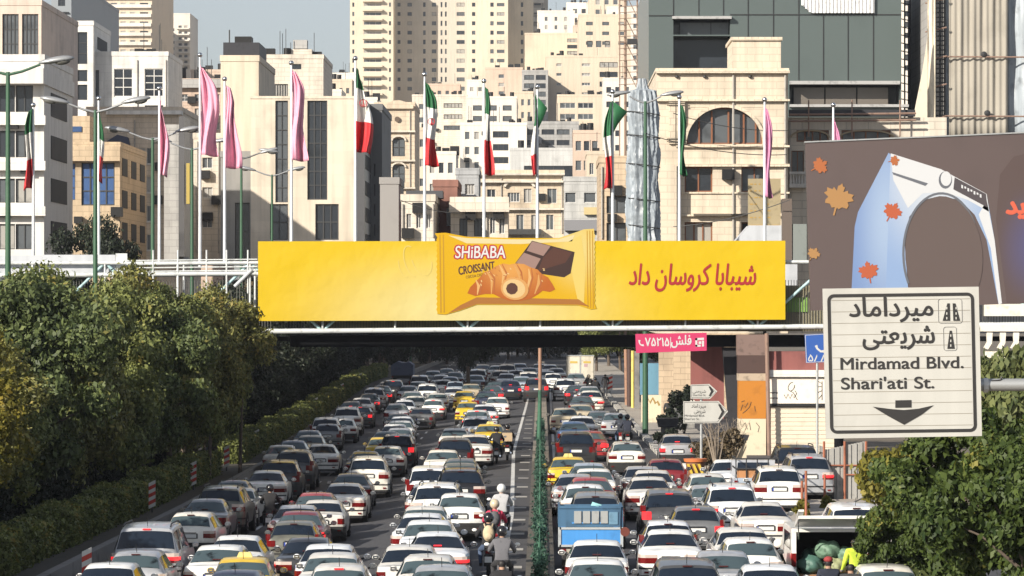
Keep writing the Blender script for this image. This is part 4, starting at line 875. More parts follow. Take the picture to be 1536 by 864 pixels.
b_ = building('town_house', 'pale grey house with teal windows right of the classical house', 846, 900, 272, 380, 14, stone('panel_light_grey', wall_colour((206, 206, 202), .64), 1.6, .7), [G(848, 864, 289, 304, 1, 1, 1, 1, 'g', 'w'), G(876, 894, 289, 304, 1, 1, 1, 1, 'g', 'w')], base=392)
MB().span((pxX(846, 380), 379.3, pyZ(346, 380)), (pxX(899, 380), 379.9, pyZ(330, 380))).build('shop_front', mat('grey_shutter', (.2, .2, .21), .6), b_); MB().span((pxX(876, 380), 379.5, pyZ(322, 380)), (pxX(900, 380), 379.95, pyZ(311, 380))).build('yellow_panel', mat('cream_panel', (.5, .4, .2), .7), b_)
b_ = building('apartment_block', 'tan unfinished house with two dark windows left of the silver tarp', 899, 946, 244, 262, 12, sand, [G(909, 940, 294, 320, 1, 1, .95, 1, 'g', 'd', 2, 1), G(909, 940, 334, 362, 1, 1, .95, 1, 'g', 'd', 2, 1)], base=392)
# -- dark glass tower
YD = 262
gp = mat('dark_green_panel', (.078, .098, .096), .22, var=.12, scale=.12)
b_ = building('office_tower', 'dark grey green glass tower with large panels and open recess', 973, 1352, -40, YD, 30, gp, [G(1010, 1095, 25, 52, 1, 1, 1, 1, 'd', 'd', 1, 1), G(1010, 1095, 54, 110, 1, 1, 1, 1, 'd', 'd', 1, 1), G(1184, 1350, 125, 161, 1, 1, 1, 1, 'd', 'd', 1, 1)], base=392, parapet=0, recess=2.2)
g = MB()
for px in (1010, 1048, 1085, 1122, 1160, 1198, 1235, 1272, 1310): g.span((pxX(px - .6, YD), YD - .05, pyZ(23 if px < 1120 and px > 1005 else 121, YD)), (pxX(px + .6, YD), YD - .01, pyZ(-60, YD)))
for y, a, b in ((23.5, 973, 1010), (22, 1095, 1352)): g.span((pxX(a, YD), YD - .06, pyZ(y + .7, YD)), (pxX(b, YD), YD - .008, pyZ(y - .7, YD)))
g.build('panel_joint', mat('joint_black', (.015, .016, .018), .5), b_)
for q in ((1008, 29, 1097, 25), (1184, 127, 1349, 122), (1184, 161, 1362, 157)): MB().span((pxX(q[0], YD), YD - .55, pyZ(q[1], YD)), (pxX(q[2], YD), YD + .3, pyZ(q[3], YD))).build('edge_beam', mat('steel_pale', (.3, .3, .3), .5, var=.3), b_)
for k, px in enumerate((1021, 1068, 1115)): MB().span((pxX(px, YD), YD + 1.2, pyZ(51, YD)), (pxX(min(px + 46, 1094), YD), YD + 1.26, pyZ(32, YD))).build('window', wg[1], b_) if px < 1090 else None
for px in (1192, 1240, 1288): MB().span((pxX(px, YD), YD + 1.0, pyZ(157, YD)), (pxX(px + 46, YD), YD + 1.06, pyZ(130, YD))).build('window', mat('bronze_glass', (.13, .115, .1), .25, var=.2, scale=.5), b_)
g = MB(); pts = []
for i in range(40):
    t_ = i / 39; px = 1203 + 107 * t_
    g.prism([(pxX(px - 1.2, YD), YD - .25 - .12 * (i % 2), pyZ(-14, YD)), (pxX(px + 1.6, YD), YD - .25 - .12 * ((i + 1) % 2), pyZ(-14, YD)), (pxX(px + 1.6, YD), YD - .25 - .12 * ((i + 1) % 2), pyZ(20 - 12 * max(0, .12 - t_) * 8, YD)), (pxX(px - 1.2, YD), YD - .25 - .12 * (i % 2), pyZ(20 - 12 * max(0, .12 - t_) * 8, YD))], (0, .03, 0))
o = g.build('white_tarp', mat('white_tarp', (.6, .6, .6), .7, var=.2)); tag(o, 'striped white tarp hanging over panels at the top of the dark glass tower', 'tarp')
# -- arched building
YA = 222
arch_w = stone('arch_stone', wall_colour((234, 214, 184), .66), .9, .42, .8)
b_ = building('arched_building', 'sandstone building with a big arched window and brown window frames', 985, 1182, 106, YA, 20, arch_w, [G(1030, 1144, 161, 216, 1, 1, 1, 1, 'c', 'b', 1, 1), G(1027, 1069, 250, 288, 1, 1, 1, 1, 'g', 'b', 2, 1), G(1112, 1152, 250, 288, 1, 1, 1, 1, 'g', 'b', 2, 1), G(1027, 1069, 333, 375, 1, 1, 1, 1, 'g', 'b', 3, 1), G(1112, 1152, 333, 375, 1, 1, 1, 1, 'd', 'b', 2, 1)], base=500, parapet=.15, recess=.5)
# spandrels fill the square opening down to an arch
arc = [(1087 + 57 * math.cos(R(a)), 216 - 55 * math.sin(R(a))) for a in range(0, 181, 6)]
for s_ in (0, 1):
    half = [p for p in arc if (p[0] >= 1086.9) == (s_ == 0)]
    cx = 1145 if s_ == 0 else 1029
    pts = ([(1087, 160.0)] + half[::-1] + [(cx, 216), (cx, 160.0)]) if s_ == 0 else ([(1087, 160.0)] + half + [(cx, 216), (cx, 160.0)])
    MB().prism([P(a, b, YA + .03) for a, b in pts], (0, .3, 0)).build('spandrel', arch_w, b_)
MB().prism([P(1087 + 62 * math.cos(R(a)), 216 - 60 * math.sin(R(a)), YA - .12) for a in range(0, 181, 6)] + [P(1087 + 57 * math.cos(R(a)), 216 - 55 * math.sin(R(a)), YA - .12) for a in range(180, -1, -6)], (0, .14, 0)).build('arch_trim', stone('arch_trim_stone', wall_colour((238, 218, 186), .66), .4, .4), b_)
g = MB()
for px in (1049, 1068, 1093, 1116, 1134): g.span((pxX(px - 1.3, YA), YA + .32, pyZ(215.5, YA)), (pxX(px + 1.3, YA), YA + .42, pyZ(166, YA)))
g.build('mullion', frame_b, b_)
at = stone('arch_trim_stone', (0, 0, 0))
for y, h, out in ((106, 4, .35), (149, 3, .3), (218, 3, .25), (246, 4, .3), (288, 2.5, .12), (322, 2.5, .25)): MB().span((pxX(983 if y < 200 else 1014, YA), YA - out, pyZ(y + h, YA)), (pxX(1184, YA), YA - .004, pyZ(y, YA))).build('cornice', at, b_)
for x0, x1 in ((1003, 1013), (1014.5, 1027)): MB().span((pxX(x0, YA), YA - .22, pyZ(216, YA)), (pxX(x1, YA), YA - .005, pyZ(153, YA))).build('pilaster', at, b_)
for k, y in enumerate((154, 157.5, 208, 212)): MB().span((pxX(1000, YA), YA - .28, pyZ(y + 1.5, YA)), (pxX(1029, YA), YA - .225, pyZ(y, YA))).build('pilaster_band', mat('stone_shadow_gap', (.1, .085, .065), .8), b_)
roofbox(b_, 'roof_hut', 1099, 1172, 57, 104, YA, arch_w, .4, 6); MB().span((pxX(1097, YA), YA + .25, pyZ(60, YA)), (pxX(1174, YA), YA + 7, pyZ(55, YA))).build('cornice', at, b_)
for px in (1015, 1057, 1125): MB().ball((pxX(px, YA), YA - .1, pyZ(115, YA)), (.12, .12, .1)).build('wall_lamp', frame_d, b_)
MB().span((pxX(986, YA), YA - 1.0, pyZ(372, YA)), (pxX(1014, YA), YA - .005, pyZ(248, YA))).build('corner_bay', arch_w, b_)
MB().span((pxX(1040, YA), YA - .5, pyZ(324, YA)), (pxX(1122, YA), YA - .3, pyZ(321, YA))).build('ledge', mat('stone_shadow_gap', (0, 0, 0)), b_)
# narrow balustraded house and the arcade behind the billboard
YE = 232
b_ = building('balustrade_house', 'narrow cream house with stone balustrade beside the dark billboard', 1183, 1420, 176, YE, 14, beige2, [G(1186, 1207, 226, 262, 1, 1, .9, 1, 'g', 'b', 2, 1), G(1192, 1246, 193, 215, 1, 1, .9, .8, 'd', 'b', 4, 1), G(1258, 1340, 193, 215, 1, 1, .9, .8, 'd', 'b', 4, 1)], base=500, parapet=0)
for k in range(6): MB().tube([P(1186 + k * 4.2, 276, YE - .6), P(1186 + k * 4.2, 272, YE - .6), P(1186 + k * 4.2, 268, YE - .6), P(1186 + k * 4.2, 261, YE - .6)], [.05, .09, .06, .05], 8).build('baluster', white_w, b_, smooth=1)
MB().span((pxX(1183, YE), YE - .8, pyZ(262, YE)), (pxX(1210, YE), YE - .4, pyZ(258, YE))).build('handrail', white_w, b_); MB().span((pxX(1183, YE), YE - .8, pyZ(282, YE)), (pxX(1210, YE), YE - .01, pyZ(276, YE))).build('balcony', white_w, b_)
for cx, rr in ((1215, 30), (1300, 42)):
    MB().prism([P(a, b, YE - .25) for a, b in ell(cx, 206, rr, 12, 16, 180, 360)] + [P(a, b, YE - .25) for a, b in ell(cx, 206, rr - 3, 9.5, 16, 180, 360)][::-1], (0, .2, 0)).build('arch_trim', mat('tan_trim', (.3, .24, .16), .8), b_)
for y in (172, 182): MB().tube([P(1184, y, YE - .9), P(1374, y - 2, YE - .9)], .07, 6).build('scaffold_pipe', mat('rusty_pipe', (.2, .13, .1), .8, var=.3), b_)
for px in (1213, 1278, 1350): MB().tube([P(px, 205, YE - .9), P(px, 150, YE - .9)], .05, 6).build('scaffold_pipe', mat('rusty_pipe', (0, 0, 0)), b_)
MB().span((pxX(1183, YE), YE - .4, pyZ(175, YE)), (pxX(1372, YE), YE - .02, pyZ(165, YE))).build('gutter', mat('black_sheet', (0, 0, 0)), b_)
# buildings under wraps on the right
YF = 250
wrapc = mat('tan_mesh_cloth', wall_colour((180, 172, 156), .62), .85, var=.12, scale=.4, streak=.18); silv = mat('silver_sheeting', wall_colour((176, 190, 202), .56), .42, var=.3, scale=1.2, bump=.4, streak=.45)  # colour streaks of the silver stand for light and dark on its folds
b_ = building('wrapped_building', 'unfinished block behind tan scaffold cloth on the right', 1405, 1620, -40, YF + 3, 20, greyw, [], base=500)
b_ = building('white_block', 'pale narrow block seen between glass tower and wrapped scaffold', 1352, 1404, -40, 420, 20, far_w, [G(1354, 1366, -20, 110, 1, 8, .7, .5, 'd', 'd', 2, 1)], base=500)
def cloth(name, px0, px1, y0, y1, Y, m, label, fold=.12, n=60, wob=0., nz=10):
    """hanging cloth with vertical folds and a real thickness"""
    mb = MB(); vs = []
    for j in range(nz + 1):
        for i in range(n + 1):
            u, v = i / n, j / nz; px = px0 + (px1 - px0) * u; py = y0 + (y1 - y0) * v
            vs.append((pxX(px, Y) + wob * math.sin(v * 9 + u * 3), Y + fold * (math.sin(u * n * .9) * .6 + math.sin(u * n * .37 + v * 2) * .6 + math.sin(v * 14 + u * 5) * .3), pyZ(py, Y)))
    fs = [(j * (n + 1) + i, j * (n + 1) + i + 1, (j + 1) * (n + 1) + i + 1, (j + 1) * (n + 1) + i) for j in range(nz) for i in range(n)]
    k = len(vs); vs += [(a, b + .05, c) for a, b, c in vs]; fs += [tuple(q + k for q in f[::-1]) for f in fs]
    rim_ = [i for i in range(n + 1)] + [j * (n + 1) + n for j in range(1, nz + 1)] + [nz * (n + 1) + i for i in range(n - 1, -1, -1)] + [j * (n + 1) for j in range(nz - 1, 0, -1)]
    fs += [(rim_[i], rim_[(i + 1) % len(rim_)], rim_[(i + 1) % len(rim_)] + k, rim_[i] + k) for i in range(len(rim_))]
    o = mb.add(vs, fs).build(name, m, smooth=4); return tag(o, label, 'cloth')
cloth('scaffold_cloth', 1424, 1512, -30, 210, YF, wrapc, 'wide tan scaffold cloth with vertical pleats and rusty tie poles', .10, 64)
cloth('scaffold_cloth', 1512.5, 1600, -30, 210, YF + .4, silv, 'silver sheeting at the right edge of the tan scaffold cloth', .3, 20)
cloth('scaffold_cloth', 1418, 1423.5, -30, 210, YF + .4, silv, 'narrow silver sheet strip at the left edge of the tan scaffold cloth', .1, 8)
cloth('scaffold_cloth', 1391, 1403, -30, 214, YF - 1, mat('cream_cloth', wall_colour((232, 218, 190), .66), .85, var=.1), 'tall narrow cream cloth strip beside the black scaffold ladder', .15, 10)
c_ = MB().prism([P(x, y, YF - 1.6) for x, y in ((1391, 58), (1391, 212), (1366, 206), (1372, 165), (1383, 110))], (0, .06, 0)).build('scaffold_cloth', mat('cream_cloth', (0, 0, 0))); tag(c_, 'loose cream cloth sail torn from the scaffold beside the dark tower', 'cloth')
sf = site('scaffold', (pxX(1410, YF), YF, 0), 'black lattice scaffold ladder beside the tan cloth', 'scaffold')
blk = mat('scaffold_black', (.02, .021, .023), .7); rus = mat('rusty_pipe', (0, 0, 0))
for px in (1403, 1410, 1417): MB().tube([P(px, -30, YF), P(px, 600, YF)], .07, 6).build('upright', blk, sf)
g = MB()
for y in range(-30, 210, 7): g.tube([P(1403, y, YF), P(1417, y, YF)], .045, 5)
g.build('rungs', blk, sf); MB().span((pxX(1401, YF), YF + 1.2, pyZ(600, YF)), (pxX(1418, YF), YF + 1.3, pyZ(-30, YF))).build('backing_sheet', blk, sf)
for y in (-1, 42, 85, 127, 175): MB().tube([P(1388, y + 6, YF - .4), P(1420, y - 1, YF - .4)], .06, 6).build('tie_pole', rus, sf)
for y in (85, 174): MB().tube([P(1418, y, YF - .3), P(1600, y + 1, YF - .3)], .06, 6).build('tie_pole', rus, sf)
for a, b in ((1475, 82), (1480, 170)):
    MB().ball((pxX(a, YF), YF - .35, pyZ(b, YF)), (.22, .1, .2)).build('vent_hole', blk, sf)
sf = site('scaffold', (pxX(1356, 280), 280, 0), 'thin steel scaffold frame on the corner of the glass tower', 'scaffold')
for px in (1350, 1357, 1365): MB().tube([P(px, -30, 266), P(px, 600, 266)], .06, 5).build('upright', blk, sf)
g = MB()
for y in range(-20, 180, 12): g.tube([P(1350, y, 266), P(1365, y + 3, 266)], .04, 5)
g.build('rungs', blk, sf)
# scaffold mast and silver wrapped tower in the middle
mm = site('scaffold_mast', (pxX(946, 330), 330, 0), 'tall rusty scaffold mast of crossed poles behind the silver tarp', 'scaffold')
for px, r in ((929.5, .06), (938, .14), (956, .09), (968, .06)): MB().tube([P(px, -20, 330), P(px, 520, 330)], r, 6).build('pole', mat('mast_rust', (.22, .15, .11), .8, var=.3), mm)
g = MB()
for y in range(-10, 130, 9): g.tube([P(928, y + 2, 329.8), P(970, y, 329.8)], .035, 5)
for y in range(-10, 120, 36): g.tube([P(938, y, 330.2), P(956, y + 36, 330.2)], .04, 5)
g.build('cross_poles', mat('mast_rust', (0, 0, 0)), mm); MB().box((pxX(948, 330), 329.5, pyZ(63, 330)), (.9, .5, .5)).build('hoist', blk, mm)
from mathutils import noise as mnoise
def wrapped():
    Y = 214; mb = MB(); n, nz = 100, 110; vs = []; wob = [random.gauss(0, .035) for _ in range(n)]; ph = [2.5 * math.sin(i * .31) + random.uniform(-.5, .5) for i in range(n)]
    for j in range(nz + 1):
        v = j / nz; y = 118 + (365 - 118) * v
        hw = interp(v, [(0, 5), (.05, 7), (.065, 9), (.07, 18), (.14, 20), (.3, 21), (.5, 22), (.62, 21), (.75, 23), (1, 22)]); cx = interp(v, [(0, 963), (.1, 964), (.4, 965), (.7, 964), (1, 965)])
        for i in range(n):
            t_ = 2 * math.pi * i / n; k = 1 + .06 * math.sin(t_ * 9 + v * 2) + .06 * math.sin(t_ * 17 - v * 3) + .02 * math.sin(v * 30 + t_ * 4) + .06 * abs(math.sin(t_ * 13 + 1.2 * math.sin(v * 7))) + wob[i] * .5 + .09 * math.sin(v * 6 + ph[i]) * wob[i] * 6
            q_ = Vector((math.cos(t_) * 1.6, math.sin(t_) * 1.6, v * 9)); k += (.12 if v > .08 else .05) * mnoise.noise(q_ * 1.3) + .09 * mnoise.noise(Vector((q_.x * 3.4, q_.y * 3.4, q_.z * 1.2))) + .06 * mnoise.noise(q_ * 8)
            vs.append((pxX(cx + hw * k * math.cos(t_), Y), Y + S(hw, Y) * k * .8 * math.sin(t_), pyZ(y, Y)))
    fs = [(j * n + i, j * n + (i + 1) % n, (j + 1) * n + (i + 1) % n, (j + 1) * n + i) for j in range(nz) for i in range(n)] + [tuple(range(n)), tuple(range(nz * n, nz * n + n))]
    o = mb.add(vs, fs).build('wrapped_tower', silv, smooth=R(50))
    for y in (170, 205, 248, 300, 340): MB().tube([(pxX(965 + 25 * math.cos(a), Y), Y + S(22, Y) * math.sin(a), pyZ(y + 3 * math.cos(a), Y)) for a in [math.pi * 2 * q / 16 for q in range(17)]], .03, 5).build('rope', frame_d, o); tag(o, 'tall bundle of silver plastic sheeting wrapped round scaffold beside the arched building', 'tarp tower')
wrapped()
dn = MB()
for k in range(7): dn.ball((pxX(912 + k * 5 - (k % 2) * 3, 296), 296 - (k % 3) * .5, pyZ(256 + (k % 3) * 7, 296)), (S(9, 296), .7, S(8, 296)), k % 2, 9, 6, lambda p: p * random.uniform(.8, 1.2))
o = dn.build('net_bundle', [blk, mat('dark_blue_net', (.03, .05, .09), .8)], smooth=4); tag(o, 'dark bundle of torn netting hanging beside the silver wrapped tower', 'netting')
# shop row behind the bridge on the right
YS = 181.0
red_w = mat('red_painted_wall', wall_colour((176, 92, 84), .5), .85, var=.2, scale=.8, streak=.2)
shop = building('shop_building', 'low shop with red painted wall and rolled down cream shutter', 1150, 1262, 527, YS, .9, red_w, [], base=690, parapet=0)
g = MB(); g.span((pxX(1149, YS), YS - .5, pyZ(565, YS)), (pxX(1255, YS), YS - .004, pyZ(555, YS))); g.build('ledge', white_w, shop)
fas = MB().span((pxX(1151, YS), YS - .3, pyZ(605, YS)), (pxX(1255, YS), YS - .006, pyZ(566, YS))).build('fascia', mat('cream_sign_board', wall_colour((244, 232, 214), .72), .7, var=.08), shop)
MB().span((pxX(1151, YS), YS - .32, pyZ(609, YS)), (pxX(1255, YS), YS - .007, pyZ(605.5, YS))).build('fascia_edge', mat('black_trim', (0, 0, 0)), shop)
g = MB()
for k in range(24): y = 610 + k * 3.2; g.span((pxX(1156, YS), YS - .14 + .03 * (k % 2), pyZ(y + 3.1, YS)), (pxX(1255, YS), YS - .008, pyZ(y, YS)))
g.build('roller_shutter', mat('shutter_cream', wall_colour((240, 222, 192), .68), .6, var=.08), shop)
g = MB()
for q, wd in ((ell(1187, 580, 4.5, 7, 10, -40, 260, 25), .9), ([(1176, 592), (1179, 598), (1182, 591), (1185, 598), (1188, 591), (1191, 597), (1195, 590), (1192, 586)], .9), ([(1184, 586), (1190, 589), (1196, 600)], .9), ([(1232, 575), (1226, 571)], .9), ([(1232, 580), (1224, 580)], .9), ([(1232, 586), (1225, 590)], .9), ([(1233, 592), (1228, 598)], .9), ([(1233, 572), (1233, 600)], 1)):
    g.prism([P(a, b, YS - .315) for a, b in band(q, wd)], (0, .012, 0))
g.build('emblem', mat('black_ink', (.02, .02, .02), .6), fas)
g = MB()
for y in (588, 596):
    for k in range(5): g.span((pxX(1152 + k * 2.9, YS), YS - .312, pyZ(y + 2.2 - (k % 2) * .7, YS)), (pxX(1154.2 + k * 2.9, YS), YS - .303, pyZ(y, YS)))
g.build('lettering', mat('black_ink', (0, 0, 0)), fas)
# painted pier cladding left of the shop
YQ = 180.6
pc = site('painted_column', (pxX(1129, YQ), YQ, .5), 'square column painted brown and orange with scrawled graffiti under the bridge', 'column')
for y0, y1, m, dx in ((502, 533, mat('brown_panel', (.15, .10, .085), .7, var=.3), 0), (533.2, 560, mat('dark_brown_panel', (.055, .03, .025), .7, var=.2), 1), (560.2, 571, mat('tan_plaster', (.34, .27, .2), .85, var=.3), 1), (571.2, 628, mat('orange_paint', srgb(226, 146, 44), .75, var=.2, scale=1.5), 2), (628.2, 700, mat('cream_plaster', wall_colour((232, 214, 176), .6), .85, var=.3, scale=1.5), 2)):
    MB().span((pxX(1106 + dx, YQ), YQ, pyZ(y1, YQ)), (pxX(1151 - dx, YQ), YQ + 1.2, pyZ(y0, YQ))).build('painted_panel', m, pc)
g = MB()
for q in ([(1111, 616), (1114, 607), (1118, 611), (1122, 604)], [(1114, 620), (1119, 616), (1124, 611), (1127, 603)], [(1132, 609), (1133, 617)], [(1112, 603), (1117, 601)], [(1113, 640), (1118, 634), (1121, 644)], [(1134, 634), (1139, 640), (1137, 648)], [(1124, 634), (1126, 645)]): g.prism([P(a, b, YQ - .012) for a, b in band(q, .9)], (0, .01, 0))
g.build('graffiti', mat('black_ink', (0, 0, 0)), pc)
MB().tube([P(1150, 500, YQ - .3), P(1154, 690, YQ - .3)], .10, 8).build('pipe', mat('rusty_pipe', (0, 0, 0)), pc)
# pieces of wall and doors along the pavement beyond the bridge
def slab(name, px0, px1, y0, y1, Y, m, label, cat, d=.3):
    o = MB().span((pxX(px0, Y), Y, pyZ(y1, Y)), (pxX(px1, Y), Y + d, pyZ(y0, Y))).build(name, m); return tag(o, label, cat)
slab('blue_hoarding', 960, 988, 545, 592, 226, mat('sky_blue_paint', srgb(128, 184, 212), .7, var=.12, streak=.2), 'pale blue painted hoarding above the cream wall', 'hoarding')
ww = slab('garden_wall', 962, 992, 592.5, 645, 225, mat('cream_plaster', (0, 0, 0)), 'cream wall with a brown scrawl below the blue hoarding', 'wall')
MB().prism([P(a, b, 224.98) for a, b in band([(968, 606), (972, 598), (975, 604), (979, 597), (983, 605), (986, 602), (989, 608)], 3)], (0, .015, 0)).build('graffiti', mat('ochre_ink', (.3, .2, .06), .7), ww)
slab('garden_wall', 1003, 1042, 600, 650, 214, mat('pale_plaster', wall_colour((226, 218, 202), .62), .8, var=.2), 'low pale wall below the palm shrub behind direction signs', 'wall')
slab('garden_wall', 1036, 1086, 520, 640, 236, red_w, 'red painted wall behind the direction signs', 'wall')
slab('wall_behind', 988, 1010, 525, 640, 240, sand, 'sand coloured wall between blue hoarding and palm shrub', 'wall')
b_ = building('long_house', 'long low beige house behind the pavement wall', 1008, 1150, 505, 250, 10, sand, [], base=690)
slab('notice_board', 1122, 1171, 268, 340, 212, mat('tan_board', (.27, .22, .13), .8, var=.15), 'tan notice board with rows of faded marks in front of the arched building', 'notice board', .1)
g = MB()
for r in range(6):
    for k in range(5):
        if random.random() < .85: px = 1125 + k * 6.6; g.span((pxX(px, 211.9), 211.985, pyZ(277 + r * 10, 212)), (pxX(px + random.uniform(2, 5), 211.9), 211.996, pyZ(275.4 + r * 10, 212)))
g.span((pxX(1124.5, 211.9), 211.99, pyZ(338, 212)), (pxX(1169, 211.9), 211.997, pyZ(337.2, 212)))
o = g.build('faded_marks', mat('ochre_mark', (.36, .22, .05), .8), bpy.data.objects['notice_board'])
MB().tube([P(1147, 340, 212.05), P(1147, 690, 212.05)], .1, 8).build('post', steel_dark, bpy.data.objects['notice_board'])
gb = MB().prism([P(x, y, 210) for x, y in ((1100, 365), (1124, 338), (1190, 338), (1196, 366), (1196, 480), (1100, 480))], (0, 3, 0)).build('tin_roof_hut', panel_grey); tag(gb, 'pale tin roofed hut behind the right end of the yellow banner', 'hut')
slab('utility_box', 1174, 1188, 298, 390, 206, mat('brown_cabinet', (.11, .085, .07), .7), 'tall brown cabinet between yellow banner and dark billboard', 'cabinet', 1); slab('utility_box', 1189.5, 1210, 336, 395, 206, mat('grey_green_cabinet', (.17, .19, .18), .6, var=.1), 'grey green cabinet beside the dark billboard edge', 'cabinet', 1)

# street-side clutter on the fronts: coolers, drain pipes, wires
dp = mat('drain_pipe', (.3, .28, .25), .6, var=.2)
def front(nm): return next(o for o in bpy.data.objects if o.get('label', '').startswith(nm))
for nm, Y, xs_, yt, yb in (('sandstone building with', YA, (1100, 1178), 112, 372), ('pale stone block', 320, (296, 328), 212, 380), ('sand coloured', 345, (202, 240), 180, 380), ('cream low house', 252, (604, 650), 306, 356), ('broad cream house', 256, (730,), 320, 356), ('tan unfinished', 262, (903, 944), 250, 358), ('cream classical', 385, (752, 806, 843), 266, 350), ('ornate cream', 400, (580, 615), 166, 280), ('wide white tiled', 402, (206, 249), 90, 176), ('narrow cream house', YE, (1184.5,), 180, 400)):
    o = front(nm)
    for px in xs_: MB().tube([P(px, yt, Y - .09), P(px, yb, Y - .09)], .07, 6).build('drain_pipe', dp, o)
for nm, Y, spots in (('sandstone building with', YA, ((1092, 262), (1160, 304))), ('pale stone block', 320, ((308, 262), (312, 325), (326, 300))), ('sand coloured', 345, ((240, 250), (195, 320), (236, 300))), ('cream low house', 252, ((628, 312), (612, 350))), ('broad cream house', 256, ((706, 324), (748, 322))), ('tan unfinished', 262, ((924, 286), (918, 327))), ('cream classical', 385, ((812, 296), (752, 300), (738, 318))), ('low cream block', 780, ((650, 170), (656, 195), (650, 215))), ('white terraced' if False else 'white block with grey', 640, ((726, 200), (728, 224), (700, 240))), ('tan building', 300, ((118, 330), (176, 318))), ('light brown block', 430, ((288, 150), (308, 172))), ('white building of broad', 262, ((20, 186), (40, 254), (8, 318)))):
    o = front(nm)
    for px, py in spots: ac(o, px, py, Y, random.uniform(.55, .85), -.3)
for k, (a, b, sag) in enumerate((((968, 200, 203), (1180, 232, 221), 10), ((1010, 170, 219), (1182, 196, 221), 8), ((600, 300, 250), (690, 320, 250), 5), ((1184, 300, 205), (1010, 340, 209), 7))):
    pa, pb = P(*a), P(*b); pts = [pa + (pb - pa) * t_ - Vector((0, 0, S(sag, 210) * 4 * t_ * (1 - t_))) for t_ in [i / 10 for i in range(11)]]
    o = MB().tube(pts, .025, 5).build('overhead_wire', frame_d); tag(o, ('thin black wire sagging across the arched window', 'thin black wire strung above the arched window', 'thin black wire by the cream low house', 'thin black wire sagging before the lower brown windows')[k], 'wire')
# more far blocks packed between the others
fill = [(286, 332, 108, 700, far_r, 3, 5), (470, 512, 138, 640, far_w, 4, 4), (495, 528, 122, 820, far_b, 3, 3), (540, 566, 150, 620, far_w, 2, 4), (640, 690, 128, 1000, far_r, 4, 3), (700, 740, 122, 1040, far_w, 3, 4), (768, 800, 140, 860, far_b, 3, 4), (800, 850, 74, 1100, far_w, 4, 5), (860, 905, 40, 1120, far_r, 4, 5), (910, 960, 12, 1060, far_w, 4, 7), (905, 948, 120, 760, far_w, 3, 5), (600, 640, 196, 560, far_b, 3, 3), (640, 684, 232, 520, far_w, 3, 3), (860, 900, 200, 560, far_r, 3, 3), (205, 262, 150, 480, beige2, 4, 3), (880, 930, 232, 480, far_b, 4, 2), (392, 440, 118, 480, far_b, 4, 2)]
fill_l = ('rosy block behind the large pink flag', 'white block low behind the modern cream building', 'small beige block left of the twin tower foot', 'narrow white block beside the ornate gable', 'rosy block at the foot of the grey middle wing', 'white block at the foot of the right tower wing', 'beige block left of the big ribbon balcony block', 'white block below the slot window block', 'rosy block squeezed below the white penthouse', 'white high block just behind the rusty mast', 'white block low behind the rusty mast', 'beige house right of the ornate cream house', 'white house above the brick house', 'rosy house above the unfinished tan house', 'cream block behind the sand coloured building', 'beige house behind the torn netting', 'beige block left behind the slim pink flag')
for (x0, x1, yt, Y, m, nx, ny), lab in zip(fill, fill_l):
    b_ = building('apartment_block', lab, x0, x1, yt, Y, 14, m, [G(x0 + 1.5, x1 - 1.5, yt + 4, yt + 4 + ny * (11000 / Y) * 1.5, nx, ny, random.choice((.45, .55, .7)), random.choice((.4, .5)), random.choice('gdc'), random.choice('wd'), random.choice((1, 2)), 1)], base=330); roof_clutter(b_, x0 + 2, x1 - 2, yt, Y, 5)
# ------------------------------------------------------------------ trees, hedges, shrubs
def leaf_mat(name, dark, light, odd, transl=0.35, odd_share=.06):
    m = bpy.data.materials.new(name); m.use_nodes = True; t = m.node_tree; p = t.nodes['Principled BSDF']; out = t.nodes['Material Output']
    p.inputs['Roughness'].default_value = .55; p.inputs['Specular IOR Level'].default_value = .3
    ge = t.nodes.new('ShaderNodeNewGeometry'); tc = t.nodes.new('ShaderNodeTexCoord')
    nz = t.nodes.new('ShaderNodeTexNoise'); nz.inputs['Scale'].default_value = .45; nz.inputs['Detail'].default_value = 3; t.links.new(tc.outputs['Object'], nz.inputs['Vector'])
    ad = t.nodes.new('ShaderNodeMath'); ad.operation = 'MULTIPLY_ADD'; ad.inputs[1].default_value = .62; t.links.new(ge.outputs['Random Per Island'], ad.inputs[0])
    mr = t.nodes.new('ShaderNodeMapRange'); mr.inputs[1].default_value = .36; mr.inputs[2].default_value = .64; mr.inputs[4].default_value = .38; t.links.new(nz.outputs['Fac'], mr.inputs[0]); t.links.new(mr.outputs[0], ad.inputs[2])
    rp = t.nodes.new('ShaderNodeValToRGB'); e = rp.color_ramp.elements; e[0].position = 0; e[0].color = (*dark, 1); e[1].position = .8; e[1].color = (*light, 1)
    k = e.new(1 - odd_share); k.color = (*odd, 1); t.links.new(ad.outputs[0], rp.inputs[0]); t.links.new(rp.outputs[0], p.inputs['Base Color'])
    tr = t.nodes.new('ShaderNodeBsdfTranslucent'); mx = t.nodes.new('ShaderNodeMixShader'); mx.inputs[0].default_value = transl
    t.links.new(rp.outputs[0], tr.inputs['Color']); t.links.new(p.outputs[0], mx.inputs[1]); t.links.new(tr.outputs[0], mx.inputs[2]); t.links.new(mx.outputs[0], out.inputs[0])
    return m
leaf_a = leaf_mat('leaf_green', (.026, .042, .013), (.22, .245, .075), (.28, .23, .06), .22)
leaf_a2 = leaf_mat('leaf_olive', (.035, .045, .014), (.25, .245, .075), (.32, .24, .06), .22, .1)
leaf_a3 = leaf_mat('leaf_deep_green', (.016, .032, .014), (.14, .175, .06), (.2, .19, .06), .2)
leaf_y = leaf_mat('leaf_yellowing', (.06, .07, .015), (.22, .19, .03), (.30, .23, .04), .3, .08)
leaf_d = leaf_mat('leaf_dark', (.008, .013, .009), (.024, .034, .018), (.045, .045, .025), .15)  # dark leaves; shade of far and roadside foliage is put into this colour
